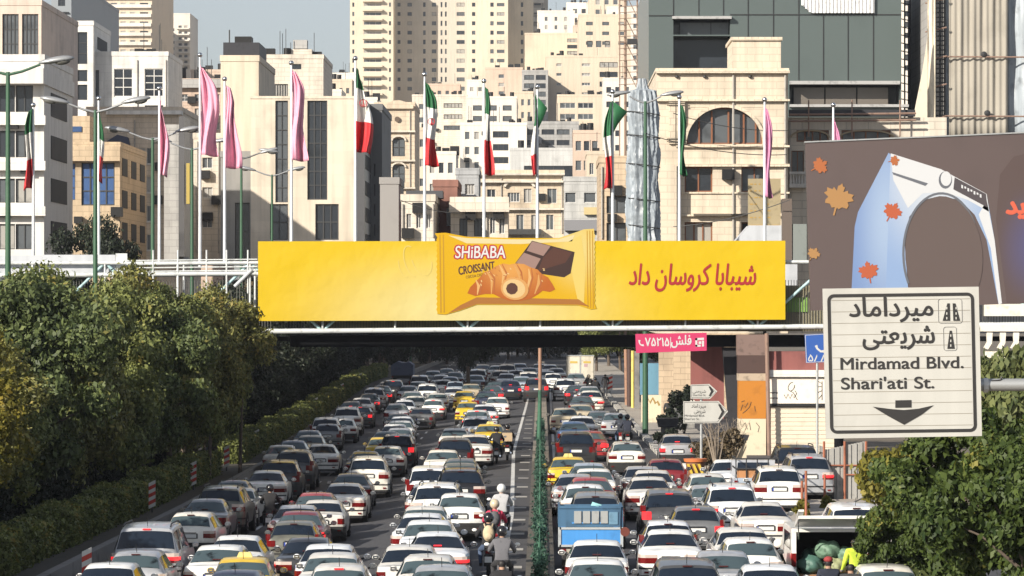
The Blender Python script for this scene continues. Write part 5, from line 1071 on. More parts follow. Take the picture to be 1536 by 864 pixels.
leaf_r = leaf_mat('leaf_bright', (.016, .034, .009), (.085, .12, .026), (.22, .2, .04), .3, .06)
leaf_g = leaf_mat('leaf_pale_green', (.05, .075, .03), (.2, .22, .08), (.3, .27, .1), .35)
leaf_br = leaf_mat('leaf_brownish', (.05, .04, .025), (.16, .12, .07), (.2, .13, .06), .2)
bark = mat('bark', (.085, .065, .05), .95, var=.4, scale=4, bump=.4); bark_p = mat('bark_pale', (.22, .18, .14), .95, var=.35, scale=4, bump=.3)
def leaves_mesh(name, centres, radii, count, size, m, flat=.75, droop=.0, shell=.55):
    """many small pointed leaves gathered in clumps"""
    centres = np.asarray(centres, float); radii = np.asarray(radii, float); vol = radii ** 2; pick = rng.choice(len(centres), count, p=vol / vol.sum())
    d = rng.normal(size=(count, 3)); d /= np.linalg.norm(d, axis=1)[:, None]; rr = (shell + (1 - shell) * rng.random(count) ** .6) * (1 + .16 * rng.normal(size=count))
    pos = centres[pick] + d * (radii[pick] * rr)[:, None] * np.array([1, 1, flat])
    nrm = d + rng.normal(size=(count, 3)) * .7; nrm[:, 2] += .25; nrm /= np.linalg.norm(nrm, axis=1)[:, None]
    t = np.cross(nrm, rng.normal(size=(count, 3))); t /= np.linalg.norm(t, axis=1)[:, None]; t[:, 2] -= droop; b = np.cross(nrm, t)
    s = size * (.6 + .8 * rng.random(count))[:, None]
    v = np.stack([pos - t * s, pos - t * s * .15 + b * s * .55 + nrm * s * .12, pos + t * s, pos - t * s * .15 - b * s * .55 + nrm * s * .12], 1).reshape(-1, 3)
    me = bpy.data.meshes.new(name); me.vertices.add(len(v)); me.vertices.foreach_set('co', v.ravel()); me.loops.add(len(v)); me.loops.foreach_set('vertex_index', np.arange(len(v), dtype=np.int32))
    me.polygons.add(count); me.polygons.foreach_set('loop_start', np.arange(0, len(v), 4, dtype=np.int32)); me.polygons.foreach_set('loop_total', np.full(count, 4, dtype=np.int32)); me.update(calc_edges=True); me.validate(); me.materials.append(m)
    return me
def trunk_mesh(h, r, limbs, m):
    mb = MB(); top = Vector((random.uniform(-.2, .2), random.uniform(-.2, .2), h)); mb.tube([(0, 0, -.3), (0, 0, .1), top * .5, top], [r * 1.4, r, r * .8, r * .55], 8)
    for L in limbs:
        L = Vector(L); a = top * random.uniform(.55, .95); mid = a * .5 + L * .5 + Vector((0, 0, .25)); mb.tube([a, mid, L], [r * .45, r * .3, r * .1], 6, cap=False)
    return mesh_of(mb, 'trunk', m, R(60))
def crown_set(n, rx_, ry_, rz_, z, rad):
    c = []; q = []
    while len(c) < n:
        p = rng.uniform(-1, 1, 3)
        if np.linalg.norm(p) > 1: continue
        p *= (.72 + .28 * rng.random()); c.append((p[0] * rx_, p[1] * ry_, z + p[2] * rz_)); q.append(rad * (.65 + .7 * rng.random()))
    return c, q
TREE = []
for k in range(4):                                    # street tree kinds: wide, leafy nearly down to the hedge
    c, q = crown_set(44, 2.9, 2.9, 3.7, 4.75, .78)
    TREE.append((leaves_mesh('crown', c, q, 34000, .09, (leaf_a, leaf_a2, leaf_a, leaf_a3)[k], .8, .25), trunk_mesh(3.2, .17, [c[i] for i in range(9)], bark)))
c, q = crown_set(46, 2.9, 2.9, 3.3, 5.2, .85); TREE_Y = (leaves_mesh('crown', c, q, 28000, .088, leaf_y, .8, .3), trunk_mesh(3.2, .16, [c[i] for i in range(9)], bark))
def tree(i, x, y, s=1.0, sz=1.0, label='', group=None, kind=None, name='street_tree', cat='tree', crown=None):
    cr, tr = kind or TREE[i % len(TREE)]; r = empty(name, (x, y, gz(x, min(y, 800)) - .02), label, cat, group, random.uniform(0, 6.28)); r.scale = (s, s, s * sz)
    for nm, me in (('crown', cr), ('trunk', tr)):
        o = bpy.data.objects.new(nm, me); COL.objects.link(o); o.parent = r
        if nm == 'crown' and crown: o.material_slots[0].link = 'OBJECT'; o.material_slots[0].material = crown
    return r
rowY = [90, 95, 100, 105.5, 111, 116.5, 122, 128, 134, 140, 146, 152, 158, 164, 170.5, 177]
for i, y in enumerate(rowY):
    lab = f'green street tree, {ordinal(i)} from the camera in the row beside the hedge'
    if y == 111: lab = 'yellowing street tree at the left edge beside the hedge'
    h = interp(y, [(90, .86), (105, .95), (120, 1.0), (135, 1.1), (160, 1.1), (178, 1.1)])
    tree(i, -18.5 + random.uniform(-.35, .35), y + random.uniform(-.8, .8), random.uniform(.92, 1.1), h * random.uniform(.97, 1.12) * (1.0 if y > 124 else .87), lab, 'street trees along the left side of the road', TREE_Y if y == 111 else None)
for i, (x, y, s, h) in enumerate(((-16.8, 166, .9, 1.2), (-16.3, 172.5, .85, 1.3), (-15.8, 178, .75, 1.45), (-17.2, 158, .95, 1.15))):
    tree(i, x, y, s, h, f'green street tree overhanging the kerb, {ordinal(i)} of four just in front of the footbridge', 'trees overhanging the kerb before the footbridge')
for i, y in enumerate((100, 108, 116, 124, 132, 140, 148, 156, 164, 172)):
    tree(i + 2, -23.5 + random.uniform(-.6, .6), y, 1.05, 1.07, f'green tree, {ordinal(i)} from the camera in the second row behind the roadside trees', 'second row of trees on the left', TREE_Y if i == 2 else None)
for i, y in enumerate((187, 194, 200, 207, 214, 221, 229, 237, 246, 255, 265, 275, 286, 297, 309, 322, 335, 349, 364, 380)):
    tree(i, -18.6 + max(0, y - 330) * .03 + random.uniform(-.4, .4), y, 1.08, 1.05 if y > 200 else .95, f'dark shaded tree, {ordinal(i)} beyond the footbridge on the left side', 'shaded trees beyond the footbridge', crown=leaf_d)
far_wood = [(-22, 392), (-17, 400), (-12.5, 408), (-22, 412), (-26, 404), (-15, 420), (-18, 432), (-9, 436), (-4, 452), (1, 460), (-12, 446), (5.5, 470), (-24, 440), (-7, 470), (10, 476), (-30, 430), (-1, 486), (-27, 380), (-32, 400), (-21, 372), (-6, 446), (-1.5, 458), (3.5, 466), (8, 473), (-14, 432), (-11, 424), (-19, 416), (-34, 420), (13, 470), (-3, 474)]
for i, (x, y) in enumerate(far_wood):
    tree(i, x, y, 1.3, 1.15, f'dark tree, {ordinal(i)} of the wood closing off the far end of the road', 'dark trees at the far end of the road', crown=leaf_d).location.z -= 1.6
for i, (x, y, s) in enumerate(((5.6, 372, .9), (8.2, 380, 1.0), (7.4, 402, 1.1), (10.2, 352, .95), (11, 395, 1.1))):
    tree(i, x, y, s, 1.0, f'sunlit green tree, {ordinal(i)} along the far right pavement behind the box truck', 'trees along the far right pavement', crown=leaf_a)
# the big dark tree before the blue-windowed building and small ones near the houses
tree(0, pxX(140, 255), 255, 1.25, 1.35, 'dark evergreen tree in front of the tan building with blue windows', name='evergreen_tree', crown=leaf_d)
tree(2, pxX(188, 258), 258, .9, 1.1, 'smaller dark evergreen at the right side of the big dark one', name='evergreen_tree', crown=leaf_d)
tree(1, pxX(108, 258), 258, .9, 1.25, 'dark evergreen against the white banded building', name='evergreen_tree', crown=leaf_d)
for i, (px, Y, s) in enumerate(((268, 262, .72), (285, 265, .8), (330, 262, .7), (360, 260, .75), (392, 262, .95))):
    tree(i, pxX(px, Y), Y, s, 1.25, f'thin brownish tree, {ordinal(i)} from the left before the blank grey walls', 'thin brownish trees before the grey walls', name='bare_tree', crown=leaf_br)
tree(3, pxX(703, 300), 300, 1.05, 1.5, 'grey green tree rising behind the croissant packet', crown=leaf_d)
c, q = crown_set(30, 1.35, 1.3, 1.9, 6.0, .62); tall = (leaves_mesh('crown', c, q, 13000, .085, leaf_a2, .85, .25), trunk_mesh(4.6, .1, [c[i] for i in range(7)], bark))
for i, (x, y, s_) in enumerate(((-14.6, 177.5, 1.0), (-16.2, 176, 1.04), (-15.4, 170, .95))):
    tree(0, x, y, s_, 1.06, f'slender high crowned tree before the left end of the yellow banner, {ordinal((0, 2, 1)[i])} from the road', 'slender trees before the left end of the banner', kind=tall)
# hedge blocks along the kerb
def hedge_mesh(L, W, H, n, size, m):
    pos = rng.random((n, 3)); f = rng.integers(0, 4, n); pos[f == 0, 2] = 1; pos[f == 1, 0] = 1; pos[f == 2, 1] = 0; pos[f == 3, 2] = 1
    pos = pos * np.array([W, L, H]) - np.array([W / 2, 0, 0]) + rng.normal(size=(n, 3)) * .07
    return leaves_mesh('hedge', pos, np.full(n, .05), n * 2, size, m)
hm = [hedge_mesh(6.2, 1.3, 1.15, 5200, .075, leaf_a), hedge_mesh(6.2, 1.2, 1.0, 5200, .075, leaf_a)]
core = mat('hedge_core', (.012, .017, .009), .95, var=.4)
for i, y in enumerate(fr(90, 177, 7.2)[:-1] + fr(188, 350, 7.4)):
    x = kx(y) - 2.3; h = bpy.data.objects.new('hedge', hm[i % 2]); COL.objects.link(h); h.location = (x, y, gz(x, y) + .1)
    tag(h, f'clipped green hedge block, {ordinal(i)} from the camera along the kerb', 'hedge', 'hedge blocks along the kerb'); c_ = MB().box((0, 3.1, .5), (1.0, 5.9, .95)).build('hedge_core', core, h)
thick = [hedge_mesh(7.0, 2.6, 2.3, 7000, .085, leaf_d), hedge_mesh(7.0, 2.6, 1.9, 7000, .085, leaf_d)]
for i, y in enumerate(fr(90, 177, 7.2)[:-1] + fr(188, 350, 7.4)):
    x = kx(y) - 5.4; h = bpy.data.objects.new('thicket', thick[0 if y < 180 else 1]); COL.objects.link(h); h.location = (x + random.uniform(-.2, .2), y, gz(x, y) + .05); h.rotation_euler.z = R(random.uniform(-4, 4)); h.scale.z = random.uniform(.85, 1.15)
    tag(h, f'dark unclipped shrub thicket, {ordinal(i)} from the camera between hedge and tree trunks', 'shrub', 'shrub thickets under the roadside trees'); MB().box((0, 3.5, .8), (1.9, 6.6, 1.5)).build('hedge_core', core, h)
# right-hand tree by the van, with the pale shrub behind
c, q = crown_set(52, 2.85, 2.6, 2.4, 3.5, .52); big = (leaves_mesh('crown', c, q, 40000, .078, leaf_r, .8, .6), trunk_mesh(2.2, .12, [c[i] for i in range(10)], bark))
tree(0, pxX(1470, 84), 84, .98, .9, 'leafy green tree under the big road sign on the right', kind=big)
tree(0, pxX(1378, 88), 88, .58, .95, 'smaller leafy tree left of the big one below the road sign', kind=big)
tree(0, pxX(1545, 80), 80, .9, .92, 'leafy tree cut by the right edge of the picture', kind=big)
c, q = crown_set(26, 2.2, 1.6, 1.6, 4.4, .7); tree(0, pxX(1530, 120), 120, 1.0, 1.0, 'pale green willowy tree behind the sign arm on the right', kind=(leaves_mesh('crown', c, q, 9000, .11, leaf_g, .8, .8), trunk_mesh(3, .1, [c[i] for i in range(6)], bark)))
c, q = crown_set(14, .9, .8, .8, 2.0, .5); tree(0, pxX(1330, 118), 118, 1.0, 1.1, 'small yellow green tree behind the sheet metal booth', kind=(leaves_mesh('crown', c, q, 3500, .11, leaf_y, .8, .4), trunk_mesh(1.5, .06, [c[i] for i in range(4)], bark)))
# shrubs
def shrub(px, Y, w_, h_, n, m, label, name='shrub', base=0.0, size=.09):
    x = pxX(px, Y); c, q = crown_set(14, w_ / 2, w_ / 2, h_ / 2, h_ * .55, w_ * .2); o = bpy.data.objects.new(name, leaves_mesh(name, c, q, n, size, m, .9, .2)); COL.objects.link(o); o.location = (x, Y, gz(x, Y) + base)
    st = MB()
    for k in range(5): st.tube([(0, 0, -.1), (c[k][0] * .5, c[k][1] * .5, c[k][2] * .6), c[k]], [.03, .02, .008], 5)
    st.build('stem', bark, o); return tag(o, label, 'shrub')
shrub(1026, 206, 1.7, 2.9, 2600, leaf_d, 'dusty palm like shrub above the pale wall behind the signs'); shrub(1004, 204, 1.1, 1.6, 1500, leaf_d, 'low dark shrub at the foot of the pale wall')
shrub(1092, 170, 1.3, 1.9, 1500, leaf_br, 'dry brown bush beside the painted column'); shrub(1060, 166, 1.6, 1.3, 1500, leaf_br, 'dusty brown bush beside the direction sign post')
shrub(1000, 190, 1.2, .9, 1500, leaf_d, 'clipped dark bush on the pavement beyond the kerb stones'); shrub(1400, 86, 3.6, .8, 5000, leaf_g, 'low clipped yellow green hedge under the right trees', 'low_hedge')
shrub(1245, 186, .8, 3.2, 1600, leaf_d, 'narrow dark cypress bush behind the road sign by the shutter')
def bare(px, Y, h, label, n=16, spread=.9):
    x = pxX(px, Y); mb = MB()
    for k in range(n):
        a = random.uniform(0, 6.28); r_ = spread * random.uniform(.3, 1); tip = Vector((math.cos(a) * r_, math.sin(a) * r_ * .6, h * random.uniform(.6, 1)))
        mid = tip * .5 + Vector((random.uniform(-.1, .1), 0, .2)); mb.tube([(0, 0, -.1), mid, tip], [.035, .02, .006], 5)
        for q_ in range(3): b_ = mid + (tip - mid) * random.uniform(.1, .8); mb.tube([b_, b_ + Vector((random.uniform(-.35, .35), random.uniform(-.2, .2), random.uniform(.1, .45)))], [.01, .004], 4)
    o = mb.build('bare_shrub', bark_p); o.location = (x, Y, gz(x, Y)); return tag(o, label, 'shrub')
bare(1075, 163, 2.6, 'bare grey branching shrub right of the direction sign post'); bare(1100, 172, 2.2, 'leafless shrub at the foot of the orange painted column')
# ------------------------------------------------------------------ flags, lamps, signs, billboard, street furniture
pole_w = mat('flagpole_white', (.62, .64, .66), .4, metal=.2, var=.1)
fl = {'green': mat('flag_green', (.012, .10, .035), .7, var=.1), 'white': mat('flag_white', (.62, .61, .58), .7, var=.08), 'red': mat('flag_red', (.46, .02, .025), .7, var=.1), 'pink': mat('flag_pink', (.66, .30, .40), .7, var=.1), 'mauve': mat('flag_mauve', (.50, .20, .34), .7, var=.1)}
def flag(px, ytop, ybase, top, bot, wtop, wbot, kinds, label, Y=186.2, lean=0, splits=(.25, .6), plabel='', emblem=True, skew=0):
    """pole with a hanging flag: top/bot rows in photo pixels, widths of the cloth in pixels"""
    p = site('flagpole', (pxX(px, Y), Y, pyZ(ybase, Y)), plabel, 'flagpole', 'white flagpoles along the footbridge')
    MB().tube([P(px + lean, ytop, Y), P(px, ybase, Y)], [.055, .09], 10).build('pole', pole_w, p, smooth=R(50)); MB().ball(P(px + lean, ytop - 2.5, Y), .13).build('finial', chrome, p, smooth=4)
    nu, nv = 14, 30; vs = []; fs = []; mi = []; s0 = random.uniform(0, 6)
    sgn = 1 if wbot >= 0 else -1
    for j in range(nv + 1):
        v = j / nv; y = top + (bot - top) * v; wd = interp(v, [(0, abs(wtop)), (.18, abs(wbot) * .62), (.5, abs(wbot) * .9), (1, abs(wbot))])
        for i in range(nu + 1):
            u = i / nu; hx = px + sgn * (1.4 + skew * max(0, v - .25) * abs(wbot)) + sgn * wd * u + (1.5 + .09 * abs(wbot)) * math.sin(v * 6.5 + s0 + u * 1.5) * (.25 + u)
            yy = y + (u * 5 + 3.5 * math.sin(u * 5 + s0) * u * v) * (1 - .5 * v)
            vs.append((pxX(hx, Y), Y + .26 * math.sin(u * 7 + v * 4.5 + s0) * (.3 + v) + .1 * math.sin(u * 17 + v * 5), pyZ(yy, Y)))
    for j in range(nv):
        for i in range(nu): fs.append((j * (nu + 1) + i, j * (nu + 1) + i + 1, (j + 1) * (nu + 1) + i + 1, (j + 1) * (nu + 1) + i)); v = (j + .5) / nv; mi.append(0 if len(kinds) == 1 or v < splits[0] else (1 if v < splits[1] else 2))
    mb = MB(); mb.v = vs; mb.f = fs; mb.m = mi
    o = mb.build('flag', [fl[k] for k in kinds], smooth=4); so = o.modifiers.new('thickness', 'SOLIDIFY'); so.thickness = .02
    tag(o, label, 'flag')
    if len(kinds) == 3 and emblem and abs(wbot) > 12:
        vm = (splits[0] + splits[1]) / 2; cy = top + (bot - top) * vm; cx = px + sgn * abs(wbot) * .52; e = MB(); s = min(5.5, abs(wbot) * .26)
        for q in (band(ell(cx, cy, s, s * 1.05, 10, 60, 300), .9), band(ell(cx, cy, s, s * 1.05, 10, -120, 120), .9), band([(cx, cy - s * 1.1), (cx, cy + s)], 1.1), band(ell(cx, cy - s * .1, s * .5, s * .9, 10, 20, 160), .8)): e.prism([P(a, b, Y - .34) for a, b in q], (0, .05, 0))
        e.build('emblem', fl['red'], o)
    return o
IR = ('green', 'white', 'red')
pw = 'white flagpole '
flag(50, 160, 400, 162, 282, 3, -12, IR, 'small folded green white red flag at the far left', plabel=pw + 'at the far left before the white banded building', splits=(.3, .62), skew=0)
flag(148, 150, 400, 165, 272, 2, 5, IR, 'thin furled flag mostly hidden behind a green lamp post', plabel=pw + 'hidden behind the second green lamp post', splits=(.4, .65))
flag(239, 135, 392, 150, 262, 2, 12, ('pink',), 'narrow pink flag left of the two large pink ones', plabel=pw + 'with the narrow pink flag')
flag(300, 85, 400, 98, 232, 6, 28, ('pink',), 'large pale pink flag on the tallest left pole', plabel=pw + 'that is the tallest, holding the large pale pink flag')
flag(337, 121, 396, 128, 252, 4, 22, ('pink',), 'large pink flag before the blank cream wall', plabel=pw + 'before the blank cream wall with a pink flag')
flag(437, 97, 365, 104, 240, 3, 22, ('pink',), 'slim pink flag in front of the modern cream building', plabel=pw + 'before the vertical dark glass strips')
flag(533, 90, 365, 102, 228, 4, 23, IR, 'wide open green white red flag with emblem and bright red end', plabel=pw + 'at the corner of the modern cream building', splits=(.22, .62))
flag(637, 114, 362, 122, 248, 4, 19, IR, 'green white red flag with emblem right of the ornate cream house', plabel=pw + 'right of the ornate cream house', splits=(.3, .66))
flag(726, 124, 362, 130, 262, 2, 12, IR, 'narrow green white red flag before the white terraces', plabel=pw + 'before the white terraced block', splits=(.3, .6))
flag(806, 133, 362, 142, 262, 2, -6, IR, 'tightly furled flag before the classical house, green tip blowing right', plabel=pw + 'before the classical house', splits=(.36, .75))
flag(919, 140, 362, 150, 282, 3, -12, IR, 'furled flag with red end before the dark torn netting', plabel=pw + 'left of the silver wrapped tower', splits=(.4, .62), emblem=False)
flag(1019, 148, 362, 155, 262, 3, 9, ('green',), 'dark green furled flag before the arched building', plabel=pw + 'left of the arched window')
flag(1147, 152, 362, 160, 295, 3, 10, ('mauve',), 'mauve flag at the right side of the arched window', plabel=pw + 'right of the arched window')
flag(1250, 160, 300, 178, 260, 3, 8, ('mauve',), 'mauve flag tip showing above the dark billboard', plabel=pw + 'behind the dark billboard')
g = MB()                                              # blown green corners of two furled flags
for px, y0 in ((806, 146), (919, 152)):
    o = MB().prism([P(px + 1, y0, 186.1), P(px + 15 if px < 900 else px + 22, y0 + 16, 186.0), P(px + 8, y0 + 34, 186.1), P(px + 1, y0 + 48, 186.15)], (0, .05, 0)).build('flag', fl['green'], smooth=4); tag(o, 'green flag corner blown to the right on the ' + ('pole before the classical house' if px < 900 else 'pole left of the silver wrapped tower'), 'flag')
# double armed street lamps on green posts
lamp_g = mat('lamp_post_green', (.03, .085, .045), .5, var=.15); head_m = mat('lamp_head_grey', (.30, .31, .32), .4, metal=.4, var=.1); lens_g = mat('lamp_lens', (.10, .10, .09), .2)
def lamp(px, ytop, Y, label, arms=((-1, 10), (1, 10)), L=1.9, green=lamp_g, r=.11, name='street_lamp'):
    x = pxX(px, Y); z = pyZ(ytop, Y); t = site(name, (x, Y, gz(x, Y)), label, 'street lamp', 'green double street lamps along the road')
    MB().tube([(x, Y, gz(x, Y) - .2), (x, Y, z * .5), (x, Y, z)], [r * 1.3, r, r * .7], 12).build('post', green, t, smooth=R(50))
    for sgn, dr in arms:
        a = MB().tube([(x, Y, z - .1), (x + sgn * L * .35, Y, z + .02), (x + sgn * L * .8, Y, z + .28)], [.055, .05, .045], 8).build('arm', green if Y < 140 else head_m, t, smooth=R(50))
        hx, hz = x + sgn * (L * .8 + .6), z + .42
        h = MB().ball((0, 0, 0), (.68, .2, .16), 0, 14, 8, lambda p: Vector((p.x, p.y * (1 + .25 * sgn * p.x), p.z * (1 + .25 * sgn * p.x) if p.z > 0 else p.z * .55))).build('lamp_head', head_m, t, smooth=4)
        h.location = (hx, Y, hz); h.rotation_euler.y = -sgn * R(dr)
        MB().ball((.22 * sgn, 0, -.06), (.3, .15, .13), 0, 12, 6).build('lens', lens_g, h, smooth=4)
    return t
for px, yt, Y, lab, arms in ((12, 108, 136, 'nearest green street lamp, at the left edge with its head near the white cornice', ((-1, 8), (1, 8))), (143, 165, 163, 'second green double lamp from the left, standing in the tree row', ((-1, 10), (1, 10))), (229, 207, 187, 'third green double lamp, before the sand coloured balcony building', ((-1, 9), (1, 9))),
                             (288, 222, 208, 'fourth double lamp, between the pink flags', ((-1, 6), (1, 6))), (362, 236, 242, 'fifth lamp, beside the low grey block', ((1, 14), (1, -8))), (408, 262, 270, 'sixth double lamp, before the blank end of the modern cream building', ((-1, 12), (1, 10))), (444, 281, 296, 'seventh double lamp, behind the left end of the yellow banner', ((-1, 8), (1, 10))),
                             (472, 300, 320, 'eighth double lamp, in front of the vertical dark glass', ((-1, 4), (1, 8))), (540, 312, 380, 'ninth double lamp, beside the dark stepped side block', ((-1, -8), (1, 10))), (616, 326, 400, 'tenth double lamp, before the cream low house', ((-1, -10), (1, 10))), (692, 335, 410, 'farthest double lamp, in front of the grey green tree', ((-1, -10), (1, 10)))):
    lamp(px, yt, Y, lab, arms, L=1.5)
lamp(968, 152, 204, 'right hand double street lamp standing against the silver wrapped tower', ((-1, -8), (1, 8)), L=1.1, r=.13)
# striped marker posts along the left kerb
mk_w = mat('marker_white', (.62, .6, .56), .6, var=.15); mk_r = mat('marker_red', (.5, .05, .03), .6, var=.15)
def marker(x, y, label, h=1.0, w_=.26):
    z = gz(x, y) + .12; t = site('marker_post', (x, y, z), label, 'marker post', 'red and white marker posts along the kerb')
    mb = MB(); n = 7
    for k in range(n):                                # slanting stripes on a board
        a0, a1 = z + .15 + h * k / n, z + .15 + h * (k + 1) / n; sl = h / n * .9
        mb.prism([(x - w_ / 2, y, a0 - sl / 2 + .06), (x + w_ / 2, y, a0 + sl / 2 + .06), (x + w_ / 2, y, a1 + sl / 2 + .06), (x - w_ / 2, y, a1 - sl / 2 + .06)], (0, .05, 0), k % 2)
    mb.build('board', [mk_w, mk_r], t); MB().tube([(x, y + .08, z - .1), (x, y + .08, z + h)], .035, 8).build('post', frame_d, t)
for i, (px, py) in enumerate(((228, 766), (290, 732), (340, 704), (385, 676), (447, 641), (474, 621), (513, 597), (541, 580))):
    lo, hi = 60, 500
    for _ in range(40):
        Y = (lo + hi) / 2
        if VY + FOC * (drop(-14.2, Y) - .2) / Y > py: lo = Y
        else: hi = Y
    marker(pxX(px, Y), Y, f'red and white striped marker post, {ordinal(i)} from the camera along the left kerb')
marker(pxX(130, 99), 99, 'nearest striped marker post, in deep shade at the bottom left')
marker(pxX(915, 290), 290, 'red and white marker post on the far right pavement', 1.3, .4)
# overhead road sign on a gantry arm
YG = 50.0
sg_m = mat('sign_face', srgb(236, 235, 228), .5, var=.10, scale=1.2, streak=.12); sg_b = mat('sign_black', (.018, .017, .017), .55); galv = mat('galvanised', (.36, .37, .37), .45, metal=.5, var=.15)
sgn = site('road_sign', (pxX(1355, YG), YG, 6), 'big white overhead road sign with black border naming two streets and a down arrow', 'road sign')
face = MB().prism([P(1234, 433, YG), P(1468, 430, YG), P(1473, 654, YG), P(1239, 658, YG)], (0, .05, 0)).build('panel', sg_m, sgn)
g = MB()
def rrect(x0, y0, x1, y1, r, n=5):
    p = []
    for cx, cy, a in ((x1 - r, y0 + r, -90), (x1 - r, y1 - r, 0), (x0 + r, y1 - r, 90), (x0 + r, y0 + r, 180)): p += [(cx + r * math.cos(R(a + 90 * k / n)), cy + r * math.sin(R(a + 90 * k / n))) for k in range(n + 1)]
    return p
sk = lambda p: (p[0] + (p[1] - 545) * .022, p[1] + (1355 - p[0]) * .013)
def outline(pts, wd, Y, mb, d=.008):
    n = len(pts); inner = []
    for i in range(n):
        a, b, c = pts[i - 1], pts[i], pts[(i + 1) % n]; dx, dy = c[0] - a[0], c[1] - a[1]; L = math.hypot(dx, dy) or 1; inner.append((b[0] - dy / L * wd, b[1] + dx / L * wd))
    A = [P(*p, Y) for p in pts]; B = [P(*p, Y) for p in inner]; dv = Vector((0, d, 0))
    mb.add(A + B + [p + dv for p in A] + [p + dv for p in B], [f for i in range(n) for j in [(i + 1) % n] for f in ((i, j, n + j, n + i), (2 * n + i, 2 * n + j, j, i), (n + i, n + j, 3 * n + j, 3 * n + i))])
outline([sk(p) for p in rrect(1243, 440, 1463, 649, 10)], 4.6, YG - .009, g); g.build('border', sg_b, face)
g = MB()
for k in range(12): y = 449 + k * 17.2; g.prism([P(*sk((1249, y)), YG - .0035), P(*sk((1457, y)), YG - .0035), P(*sk((1457, y + .7)), YG - .0035), P(*sk((1249, y + .7)), YG - .0035)], (0, .003, 0))
g.build('panel_seams', mat('seam_grey', srgb(176, 168, 152), .6), face)
tx = lambda s, cx, base, wd, size, **kw: text_mesh('lettering', s, sg_b, S(size, YG), face, Matrix.Translation((pxX(cx, YG), YG - .010, pyZ(base, YG))) @ Matrix.Rotation(R(-.75), 4, 'Y') @ Matrix.Rotation(R(90), 4, 'X'), fit=S(wd, YG), d=.0012, **kw)
tx(fa(0xFEE3, 0xFBFF, 0xFEAE, 0xFEA9, 0xFE8D, 0xFEE3, 0xFE8E, 0xFEA9), 1337, 474, 125, 40, bold=.014); tx(fa(0xFEB7, 0xFEAE, 0xFBFE, 0xFECC, 0xFE98, 0xFBFD), 1348, 515, 107, 40, bold=.014)
tx('Mirdamad Blvd.', 1352.5, 553, 184, 25, bold=.012); tx("Shari'ati St.", 1331.5, 583, 139, 25, bold=.012)
g = MB()
for q in ([(1343, 600.5), (1367, 600), (1367, 611), (1343, 611.5)], [(1309, 610), (1336, 613.5), (1356, 615), (1378, 613), (1400, 608), (1382, 622), (1356, 637), (1332, 624)]): g.prism([P(a, b, YG - .009) for a, b in q], (0, .008, 0))
g.build('arrow_symbol', sg_b, face)
for q in ([(1414, 481), (1421, 455), (1424.5, 455), (1425, 481)], [(1430, 481), (1429, 455), (1433, 455), (1440, 481)], [(1421, 523), (1424.5, 496), (1427.5, 496), (1432, 523)]): MB().prism([P(a, b, YG - .009) for a, b in q], (0, .008, 0)).build('road_symbol', sg_b, face)
g = MB()
for cx, ys_, dx in ((1420, (462, 470, 477), -.06), (1434, (462, 470, 477), .06), (1426, (503, 511, 518), 0)):
    for y in ys_: g.span((pxX(cx - .8, YG), YG - .0125, pyZ(y + 2, YG)), (pxX(cx + .8, YG), YG - .0095, pyZ(y - 1.5, YG)))
g.build('dash_symbol', sg_m, face)
g = MB(); outline([sk(p) for p in rrect(1409, 449, 1445, 486, 4)], .6, YG - .006, g, .005); outline([sk(p) for p in rrect(1416, 491, 1436, 527, 4)], .6, YG - .006, g, .005); g.build('symbol_frame', mat('seam_dark', (.12, .12, .12), .6), face)
g = MB(); g.tube([P(1250, 578, YG + .25), P(1900, 576, YG + .25)], .085, 12); g.build('arm', galv, sgn, smooth=R(50)); MB().tube([P(1850, 380, YG + .4), (pxX(1850, YG), YG + .4, -.2)], .16, 12).build('post', galv, sgn, smooth=R(50))
MB().tube([P(1487, 572, YG + .2), P(1500, 571, YG + .2), P(1503, 565, YG + .2)], .018, 6).build('cable', trim, sgn); MB().tube([P(1475, 578, YG + .25), P(1482, 578, YG + .25)], .1, 12).build('collar', mat('collar_white', (.6, .6, .58), .5), sgn)
for px in (1300, 1400): MB().span((pxX(px, YG), YG + .06, pyZ(650, YG)), (pxX(px + 5, YG), YG + .16, pyZ(440, YG))).build('bracket', galv, sgn)
# big dark billboard with the washing machine
YW = 150.0
bb = site('billboard', (pxX(1400, YW), YW, 0), 'huge dark brown billboard with a white washing machine and autumn leaves', 'billboard')
bbm = mat('billboard_print', srgb(108, 92, 90), .55, var=.08, scale=.3)
bp = MB().prism([P(1208, 214, YW), P(1600, 197, YW), P(1600, 453, YW), P(1216, 466, YW)], (0, .25, 0)).build('panel', bbm, bb)
g = MB(); g.prism([P(1207, 212, YW - .05), P(1601, 195, YW - .05), P(1601, 197, YW - .05), P(1207, 214, YW - .05)], (0, .35, 0)); g.build('edge', galv, bb)
for px in (1260, 1420, 1560): MB().tube([(pxX(px, YW), YW + .6, -.5), (pxX(px, YW), YW + .6, pyZ(220, YW))], .2, 10).build('post', steel_dark, bb, smooth=R(50))
L1 = printed('print_pale_blue', srgb(164, 194, 240), srgb(236, 244, 254), pxX(1400, YW), pyZ(262, YW), (S(120, YW), S(170, YW))); L2 = mat('print_white', srgb(246, 249, 253), .5); L3 = printed('print_blue', srgb(140, 170, 224), srgb(188, 212, 246), pxX(1330, YW), pyZ(330, YW), (S(60, YW), S(190, YW))); L4 = mat('print_grey', srgb(120, 124, 134), .5); bk = mat('print_brown', srgb(112, 96, 92), .55)
art('machine_print', [(1333, 229), (1336, 232), (1329, 462), (1276, 463), (1282, 340), (1287, 318)], YW - .012, L3, bp)
